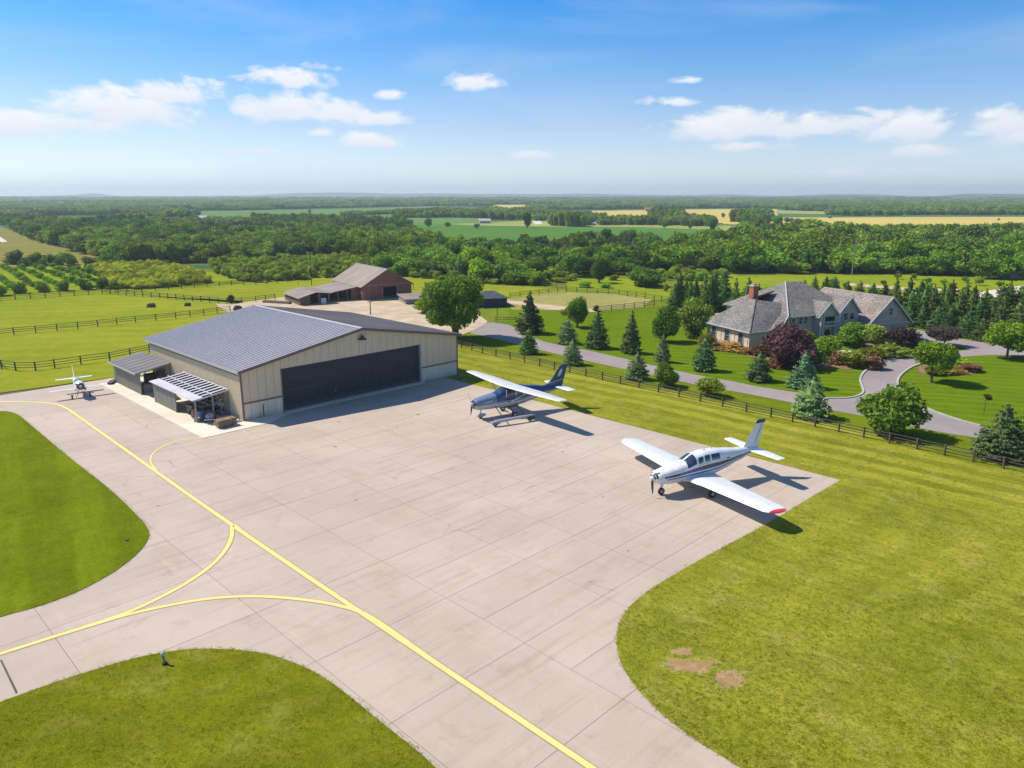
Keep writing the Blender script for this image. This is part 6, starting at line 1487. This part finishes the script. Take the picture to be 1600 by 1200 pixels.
for c_ in (0.25, 2.95, 5.75, 8.4): hbox(MB(), -.05, -.002, c_ - .14, c_ + .14, .46, 2.4).build("pilaster", M['stucco'], hs)
window("window", 's', 3.1, .9, .8, 2.0, 8.8)
for c_ in (7.9, 9.2, 10.1): window("window", 's', c_, .62, 2.85, 3.75, 8.2, 1, 2)
window("window", 's', 8.4, 1.1, .9, 2.1, 8.2)
# entrance gables
def gable(c, hw, s_, s_back, ze, zp, over=.25, ov2=.3):
    m = MB(); m.add([H3(c - hw, s_, 0), H3(c + hw, s_, 0), H3(c + hw, s_, ze), H3(c, s_, zp), H3(c - hw, s_, ze), H3(c - hw, s_back, 0), H3(c + hw, s_back, 0), H3(c + hw, s_back, ze), H3(c, s_back, zp), H3(c - hw, s_back, ze)],
          [(0, 1, 2, 3, 4), (1, 6, 7, 2), (5, 0, 4, 9), (6, 5, 9, 8, 7)]); g = fixn(m.build("gable_wall", M['stucco_g'], hs))
    k = (zp - ze) / hw
    for sg in (-1, 1):
        hslab("roof_slope", [(c, s_ + over, zp + .12), (c + sg * (hw + ov2), s_ + over, ze + .12 - k * ov2), (c + sg * (hw + ov2), s_back, ze + .12 - k * ov2), (c, s_back, zp + .12)][::sg], M['shingle_b'], .12)
        m = MB(); m.bar(H3(c, s_ + over + .03, zp + .02), H3(c + sg * (hw + ov2), s_ + over + .03, ze + .02 - k * ov2), .06, .22); m.build("bargeboard", M['house_trim'], hs)
    return g
gable(13.2, 1.75, 9.2, 3.5, 3.95, 5.65); gable(17.3, 1.9, 8.9, 3.5, 4.1, 6.1)
# balcony and arched doorway in the first gable
hbox(MB(), 12.2, 14.2, 9.21, 9.30, 2.75, 3.75).build("balcony_opening", M['dark'], hs)
b = MB(); hbox(b, 12.0, 14.4, 9.30, 9.85, 2.45, 2.6); b.build("balcony_floor", M['house_trim'], hs)
b = MB(); hbox(b, 12.0, 14.4, 9.78, 9.84, 3.1, 3.2); b.build("balcony_rail", M['house_trim'], hs)
for k in range(9): hbox(MB(), 12.05 + k * .28, 12.10 + k * .28, 9.79, 9.83, 2.6, 3.1).build("baluster", M['house_trim'], hs)
b = MB(); n = 12; vs = [H3(12.6, 9.215, 0), H3(13.8, 9.215, 0)] + [H3(13.2 + .6 * math.cos(a), 9.215, 1.5 + .55 * math.sin(a)) for a in [math.pi * i / n for i in range(n + 1)]]
b.add(vs, [tuple(range(len(vs)))]); b.build("door", M['a_black'], hs)
b = MB(); 
for i in range(n): a = math.pi * i / n; a2 = math.pi * (i + 1) / n; b.bar(H3(13.2 + .66 * math.cos(a), 9.24, 1.5 + .61 * math.sin(a)), H3(13.2 + .66 * math.cos(a2), 9.24, 1.5 + .61 * math.sin(a2)), .08, .12)
b.bar(H3(12.54, 9.24, 0), H3(12.54, 9.24, 1.5), .1, .08); b.bar(H3(13.86, 9.24, 0), H3(13.86, 9.24, 1.5), .1, .08); b.build("door_arch", M['house_trim'], hs)
for c_ in (11.6, 12.05, 14.35, 14.8): hbox(MB(), c_ - .1, c_ + .1, 9.4, 9.6, 0, 3.9).build("column", M['house_trim'], hs)
for c_ in (16.7, 17.9): window("window", 's', c_, .8, 3.05, 4.0, 8.9, 1, 1)
window("window", 's', 17.3, 1.9, .6, 1.9, 8.9, 3, 1)
hbox(MB(), 15.4, 19.2, 8.9, 9.05, 2.35, 2.5).build("band", M['house_trim'], hs)
# garage with steep gable
hslab("roof_slope", [(18.5, 11.2, 2.35), (18.5, -2.4, 2.35), (23, -1.5, 6.25), (23, 11.2, 6.25)], M['shingle_w'])
hslab("roof_slope", [(27.5, 11.2, 2.35), (23, 11.2, 6.25), (23, -1.5, 6.25), (27.5, -2.4, 2.35)], M['shingle_w'])
m = MB(); m.add([H3(19, 10.8, 2.6), H3(27, 10.8, 2.6), H3(23, 10.8, 6.1)], [(0, 1, 2)]); m.build("gable_wall", M['stucco_g'], hs)
for sg in (-1, 1): MB().bar(H3(23, 11.24, 6.15), H3(23 + sg * 4.5, 11.24, 2.25), .06, .2).build("bargeboard", M['house_trim'], hs)
window("window", 's', 23.2, .6, 3.6, 4.6, 10.8, 1, 2)
for c_ in (20.9, 25.0): hbox(MB(), c_ - 1.35, c_ + 1.35, 10.8, 10.86, .02, 2.0).build("garage_door", M['shed_wall'], hs)
hbox(MB(), 18.9, 27.1, 10.8, 10.95, 2.42, 2.56).build("band", M['house_trim'], hs)

# ------------------------------------------------------------------ barn group
def boards(name, c): return siding_mat(name, c, .12, .4)
M['barn'] = boards("red_brown_barn_boards", (.235, .095, .070)); M['barn_roof'] = roof_metal("weathered_barn_roof", (.30, .245, .205)); M['barn_dk'] = boards("dark_brown_boards", (.13, .085, .065))
B0 = at(567, 470); BA = R(34)
bn = thing("barn", "red brown barn with a grey gable roof and an open dark doorway", "barn", B0, BA)
BW, BD, BE, BR = 10.6, 15.0, 2.85, 5.85
def panel_wall(parent, a, b, z0, z1f, mat, thick=.1, n=8, out=(0, -1), name="board_panel"):
    a = Vector((*a, 0)); b = Vector((*b, 0)); o_ = Vector((*out, 0))
    for k in range(n):
        p = a + (b - a) * (k / n); q = a + (b - a) * ((k + 1) / n); g = (b - a).normalized() * .01
        p = p + g; q = q - g; za, zb = z1f(k / n), z1f((k + 1) / n); off = o_ * random.uniform(0, .012)
        vs = [p + off, q + off, Vector((q.x, q.y, 0)) + off, Vector((p.x, p.y, 0)) + off]
        m = MB(); F_ = [p + off, q + off]; Bk = [p - o_ * thick, q - o_ * thick]
        V8 = [(F_[0].x, F_[0].y, z0), (F_[1].x, F_[1].y, z0), (F_[1].x, F_[1].y, zb), (F_[0].x, F_[0].y, za), (Bk[0].x, Bk[0].y, z0), (Bk[1].x, Bk[1].y, z0), (Bk[1].x, Bk[1].y, zb), (Bk[0].x, Bk[0].y, za)]
        m.add(V8, [(0, 1, 2, 3), (5, 4, 7, 6), (4, 0, 3, 7), (1, 5, 6, 2), (3, 2, 6, 7), (4, 5, 1, 0)]); m.build(name, mat, parent)
gz = lambda x: BE + (BR - BE) * (1 - abs(x - BW / 2) / (BW / 2)) - .05
panel_wall(bn, (0, 0), (4.3, 0), 0, lambda f: BE, M['barn'], n=5); panel_wall(bn, (7.3, 0), (BW, 0), 0, lambda f: BE, M['barn'], n=4)
panel_wall(bn, (4.3, 0), (7.3, 0), 2.35, lambda f: BE, M['barn'], n=4)
panel_wall(bn, (0, -.03), (BW / 2, -.03), BE + .08, lambda f: max(BE + .1, gz(f * BW / 2)), M['barn'], n=6); panel_wall(bn, (BW / 2, -.03), (BW, -.03), BE + .08, lambda f: max(BE + .1, gz(BW / 2 + f * BW / 2)), M['barn'], n=6)
MB().box(-.02, BW + .02, -.09, .0, BE - .04, BE + .08).build("band", M['grey_wood'], bn)
panel_wall(bn, (0, BD), (0, 0), 0, lambda f: BE, M['barn'], n=16, out=(-1, 0)); panel_wall(bn, (BW, 0), (BW, BD), 0, lambda f: BE, M['barn'], n=8, out=(1, 0))
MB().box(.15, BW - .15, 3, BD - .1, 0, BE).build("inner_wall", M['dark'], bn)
for x in (4.22, 7.3): MB().box(x, x + .1, -.08, .1, 0, 2.35).build("door_jamb", M['grey_wood'], bn)
MB().box(4.35, 7.25, .8, 1.0, .35, .42).build("gate_bar", M['steel'], bn)
for sg in (0, 1):
    for k in range(10):
        y0 = -.4 + (BD + .8) * k / 10; y1 = -.4 + (BD + .8) * (k + 1) / 10 - .015; xe = -.45 if sg == 0 else BW + .45; ze = BE - .18
        m = MB(); m.slab([(xe, y0, ze), (BW / 2, y0, BR + .05), (BW / 2, y1, BR + .05), (xe, y1, ze)] if sg == 0 else [(xe, y1, ze), (BW / 2, y1, BR + .05), (BW / 2, y0, BR + .05), (xe, y0, ze)], .08); m.build("roof_panel", M['barn_roof'], bn)
MB().box(BW / 2 - .12, BW / 2 + .12, -.42, BD + .42, BR + .02, BR + .10).build("ridge_cap", M['trim_lt'], bn)
MB().box(7.6, 8.0, 9.5, 9.9, 4.6, 5.2).build("vent", M['trim'], bn)
# low wing to the left of the barn: roof slopes on down from its eave
LW = thing("open_shed", "open fronted lean-to joining the barn to the low stable", "shed", B0, BA)
for k in range(8):
    y0 = 1.6 + 11 * k / 8; y1 = 1.6 + 11 * (k + 1) / 8 - .015
    m = MB(); m.slab([(-6.3, y0, 1.75), (-.5, y0, 2.6), (-.5, y1, 2.6), (-6.3, y1, 1.75)], .07); m.build("roof_panel", M['barn_roof'], LW)
for x in (-6.1, -4.3, -2.4, -.8): MB().box(x - .07, x + .07, 1.8, 1.94, 0, 1.72 + (x + 6.3) * .14).build("post", M['wood'], LW)
panel_wall(LW, (-6.2, 10), (-.4, 10), 0, lambda f: 1.7 + f * .8, M['barn_dk'], n=8); panel_wall(LW, (-6.2, 10), (-6.2, 4), 0, lambda f: 1.6, M['barn_dk'], n=5, out=(-1, 0))
panel_wall(LW, (-1.6, 1.9), (-.1, 1.9), 0, lambda f: 2.4, M['barn'], n=3)
# stable
S0 = at(469, 478); SA = R(33); st_ = thing("stable", "low brown stable with small openings left of the barn", "stable", S0, SA)
SL = 9.4; SW = 5.6; d1 = at(432, 470) - S0; SLx = d1.length; ang = math.atan2(d1.y, d1.x) - SA
# local: end wall along +x (0..SW), long wall along y
panel_wall(st_, (0, SLx), (0, 0), 0, lambda f: 1.45, M['barn_dk'], n=14, out=(-1, 0)); panel_wall(st_, (0, 0), (SW * .35, 0), 0, lambda f: 1.5 + f * .25, M['barn_dk'], n=2)
panel_wall(st_, (SW * .62, 0), (SW * .72, 0), 0, lambda f: 2.0, M['barn_dk'], n=1)
MB().box(.15, SW - .1, 1.2, SLx - .1, 0, 1.4).build("inner_wall", M['dark'], st_)
for k in range(5): MB().box(-.07, -.01, 1.2 + k * 1.5, 1.9 + k * 1.5, .75, 1.25).build("stall_opening", M['dark'], st_)
for k in range(5): MB().box(-.10, -.0, 1.12 + k * 1.5, 1.98 + k * 1.5, .68, .75).build("sill", M['wood'], st_)
for k in range(8):
    y0 = -.3 + (SLx + .6) * k / 8; y1 = -.3 + (SLx + .6) * (k + 1) / 8 - .015
    m = MB(); m.slab([(-.4, y0, 1.42), (SW * .55, y0, 2.35), (SW * .55, y1, 2.35), (-.4, y1, 1.42)], .07); m.build("roof_panel", M['barn_roof'], st_)
    m = MB(); m.slab([(SW * .56, y1, 2.35), (SW * .56, y0, 2.35), (SW + .6, y0, 2.0), (SW + .6, y1, 2.0)][::-1], .07); fixn(m.build("roof_panel", M['barn_roof'], st_))
MB().bar((SW - .1, -.15, 0), (SW - .1, -.15, 1.9), .12).build("post", M['wood'], st_)
b = MB(); b.box(3.9, 4.9, -.5, -.43, .05, 1.2); b.build("door_leaf", M['house_trim'], st_)
# tractor under the open shed
tc_ = at(537, 463); tr = thing("tractor", "pale grey tractor parked under the open lean-to beside the barn", "tractor", tc_, R(-60))
MB().box(-.1, 1.3, -.28, .28, .55, 1.0).build("hood", M['steel'], tr); MB().box(-.9, -.1, -.4, .4, .5, .8).build("chassis", M['dark'], tr)
for sx in (-.85, -.1):
    for sy in (-.38, .38): MB().box(sx - .03, sx + .03, sy - .03, sy + .03, .8, 1.55).build("cab_post", M['white_paint'], tr)
MB().box(-.95, .0, -.5, .5, 1.55, 1.62).build("cab_roof", M['white_paint'], tr)
for sx, r in ((-.55, .5), (.95, .3)):
    for sy in (-1, 1): q = MB().tube((sx, sy * .45, r), (sx, sy * .65, r), r, r, 16).build("wheel", M['black'], tr); MB().tube((sx, sy * .44, r), (sx, sy * .66, r), r * .5, r * .5, 10).build("hub", M['white_paint'], q)
MB().box(1.5, 1.6, -.7, .7, .15, .5).build("front_loader", M['steel'], tr); MB().bar((.6, -.5, .6), (1.5, -.5, .35), .06).bar((.6, .5, .6), (1.5, .5, .35), .06).build("loader_arm", M['steel'], tr)
# small sheds
def small_shed(name, label, px, py, ang, W2, D2_, h0, h1, wall, roofm, hip=False):
    o = thing(name, label, "shed", at(px, py), R(ang))
    panel_wall(o, (0, 0), (W2, 0), 0, lambda f: h0, wall, n=5); panel_wall(o, (0, D2_), (0, 0), 0, lambda f: h0, wall, n=4, out=(-1, 0)); panel_wall(o, (W2, 0), (W2, D2_), 0, lambda f: h0, wall, n=4, out=(1, 0))
    o_ = .35
    if hip:
        a, b_, c, d = (-o_, -o_, h0 - .05), (W2 + o_, -o_, h0 - .05), (W2 + o_, D2_ + o_, h0 - .05), (-o_, D2_ + o_, h0 - .05); r1, r2 = (W2 * .35, D2_ / 2, h1), (W2 * .65, D2_ / 2, h1)
        for q in ([a, b_, r2, r1], [b_, c, r2], [c, d, r1, r2], [d, a, r1]): m = MB(); m.slab(q, .08); fixn(m.build("roof_slope", roofm, o))
    else: m = MB(); m.slab([(-o_, -o_, h0), (W2 + o_, -o_, h0), (W2 + o_, D2_ + o_, h1), (-o_, D2_ + o_, h1)], .08); m.build("roof_slope", roofm, o)
    return o
M['slate'] = shingle("dark_slate_roof", (.10, .11, .14), 0)
small_shed("small_shed", "small dark hip roofed shed behind the large leafy tree", 748, 481, 16, 5.4, 5.2, 1.7, 2.75, plain("dark_blue_boards", (.03, .04, .06), .8, var=.2), M['slate'], True)
small_shed("small_shed", "low pale roofed shed at the barn yard beside the large tree", 634, 476, 25, 6.0, 4.4, 1.0, 1.5, M['grey_wood'], M['barn_roof'])
# poles
def pole(name, label, px, py, h_px, r=.10, arm=0, lamp=False, mat=None, cat="pole"):
    b_ = at(px, py); h = tall(px, py, h_px); o = thing(name, label, cat, b_); mat = mat or M['wood']
    MB().tube((0, 0, 0), (0, 0, h), r, r * .7).build("shaft", mat, o)
    if arm: MB().box(-arm, arm, -.05, .05, h * .93, h * .93 + .1).build("crossarm", mat, o)
    if lamp: MB().box(-.9, .5, -.12, .12, h - .02, h + .16).build("lamp_head", M['steel'], o)
    return o
pole("street_lamp", "tall pale lamp post on the meadow beyond the house", 1331, 430, 47, .13, 0, True, M['grey_wood'], "lamp post")
pole("utility_pole", "dark utility pole with a crossarm behind the stable", 487, 446, 53, .09, 1.1, False, M['black'])
pole("thin_pole", "thin pole in the paddock left of the utility pole", 466, 446, 25, .04, 0, False, M['black'])
pole("timber_post", "weathered timber post with a short arm in the barn yard", 579, 492, 22, .12, .45)
pole("flag_pole", "short dark post with a birdhouse near the driveway court", 777, 495, 14, .06, .12, False, M['black'])
for x, y, lb in ((577, 490, None),): pass
# hay bales in the paddock
M['hay'] = plain("dark_hay", (.075, .060, .025), .95, var=.4, scale=5)
for x, y, w_, h_, lb in ((236, 480, 15, 6, "larger dark hay heap lying in the left paddock"), (293, 478, 11, 5, "smaller dark hay heap right of the larger one"), (371, 485, 17, 8, "dark heap beside the fence behind the hangar's roof edge")):
    c_ = at(x, y); s_ = w_ * mpp(y) / 2; o = thing("hay_heap", lb, "hay", c_, R(10)); m = MB(); lump(m, (0, 0, .25), (s_, s_ * .6, tall(x, y, h_) - .2)); lump(m, (s_ * .4, .1, .2), (s_ * .6, s_ * .5, tall(x, y, h_) * .8)); m.build("hay", M['hay'], o)
# yard clutter
for x, y, lb, a in ((433, 474, "low timber stack at the back corner of the hangar roof", 3.0), (640, 452, "rusty frame leaning at the right wall of the barn", 1.2)):
    o = thing("timber_stack" if a > 2 else "metal_frame", lb, "timber" if a > 2 else "frame", at(x, y), R(-20))
    if a > 2:
        for k in range(5): MB().box(-a, a, -.5 + .2 * k, -.32 + .2 * k, .05, .45 + .05 * (k % 2)).build("plank", M['wood'], o)
    else:
        for q in ((-1, 0, 0), (1, 0, 0), (0, 0, 0)): MB().box(q[0] - .05, q[0] + .05, -.05, .05, 0, 1.2).build("post", M['rust'], o)
        MB().box(-1, 1, -.04, .04, 1.1, 1.2).build("rail", M['rust'], o)
# edge marker light
c_ = at(258, 1040); o = thing("marker_light", "small blue grey taxiway edge marker in the bottom left lawn", "marker", (c_.x, c_.y, .06))
MB().tube((0, 0, 0), (0, 0, .12), .12, .10, 12).build("base", M['black'], o); MB().tube((0, 0, .12), (-.04, 0, .44), .05, .04, 10).build("stem", M['a_slate'], o); m = MB(); m.ell((-.05, 0, .52), (.08, .08, .10), 12, 8); m.build("lens", M['a_pale'], o, smooth=True)
c_ = at(199, 846); o = thing("ground_marker", "small dark low marker near the edge of the left lawn", "marker", (c_.x, c_.y, .06)); MB().tube((0, 0, 0), (0, 0, .05), .09, .08, 10).build("base", M['black'], o); MB().tube((0, 0, .05), (0, 0, .1), .05, .04, 10).build("lens", M['a_slate'], o)
# far farm buildings
def far_house(px, py, w, d, h, ang, wall, roofm, label, name="farmhouse"):
    o = thing(name, label, "building", at(px, py), R(ang)); MB().box(-w / 2, w / 2, -d / 2, d / 2, -.3, h).build("wall", wall, o)
    hr = h + d * .32
    for sg in (-1, 1): m = MB(); m.slab([(-w / 2 - .4, sg * (d / 2 + .4), h - .15), (w / 2 + .4, sg * (d / 2 + .4), h - .15), (w / 2 + .4, 0, hr), (-w / 2 - .4, 0, hr)][::-sg], .15); fixn(m.build("roof_slope", roofm, o))
    m = MB(); m.add([(-w / 2, -d / 2, h), (-w / 2, d / 2, h), (-w / 2, 0, hr - .1), (w / 2, -d / 2, h), (w / 2, d / 2, h), (w / 2, 0, hr - .1)], [(0, 2, 1), (3, 4, 5), (0, 3, 5, 2), (1, 2, 5, 4)]); m.build("gable_wall", wall, o)
    for k in range(3): MB().box(-w / 2 + w * (k + .6) / 3.4, -w / 2 + w * (k + .6) / 3.4 + w * .1, -d / 2 - .05, -d / 2 - .01, h * .35, h * .75).build("window", M['glass'], o)
    return o
M['far_white'] = plain("pale_wall", (.42, .40, .36), .9); M['far_red'] = plain("red_roof", (.35, .16, .12), .9); M['far_grey'] = plain("pale_roof", (.42, .41, .40), .8)
far_house(757, 349, 8, 4.5, 2.0, 8, M['far_white'], M['far_grey'], "long pale farm building in the fields straight beyond the woods")
far_house(710, 339, 8, 5, 2.5, -10, M['far_white'], M['far_grey'], "pale farmhouse among trees left of the long farm building")
far_house(924, 352, 5.5, 3, 1.5, 5, M['far_white'], M['far_grey'], "small pale building behind the round tree cluster in mid distance")
far_house(1030, 350, 6, 3.5, 2, 0, M['far_white'], M['far_grey'], "pale building at the right of the tree cluster in mid distance")
far_house(1014, 330, 11, 6, 3, 10, M['far_red'], M['far_red'], "reddish roofed house at the far edge of the yellow field")
far_house(316, 344, 8, 5, 2.2, 5, M['far_white'], M['far_grey'], "pale farmhouse left of the far green field")
far_house(328, 345, 5, 4, 1.8, 35, M['far_white'], M['far_grey'], "smaller pale outbuilding beside the left farmhouse")
far_house(1588, 434, 6.0, 4, 1.3, 5, M['grey_wood'], M['far_grey'], "low grey roofed shelter in the meadow at the right edge", "shelter")
for i, (x, y, w) in enumerate(((45, 319, 16), (95, 320, 12), (12, 321, 12))):
    far_house(x, y, w, 7, 3, 5, M['far_white'], M['far_grey'], ("widest", "right hand", "leftmost")[i] + " of the pale sheds on the hazy horizon at the left", "far_shed")

# ------------------------------------------------------------------ haze
hz = MB().box(-9500, 9500, -60, 9600, -6.5, 120)
t = bpy.data.materials.new("air_haze"); t.use_nodes = True; nt = t.node_tree; nt.nodes.clear()
vo_ = nt.nodes.new("ShaderNodeVolumePrincipled"); vo_.inputs['Density'].default_value = HAZE; vo_.inputs['Color'].default_value = (.80, .94, 1.0, 1); vo_.inputs['Anisotropy'].default_value = .2
nt.links.new(vo_.outputs[0], nt.nodes.new("ShaderNodeOutputMaterial").inputs['Volume'])
hzo = hz.build("haze", t); tag(hzo, kind='stuff')
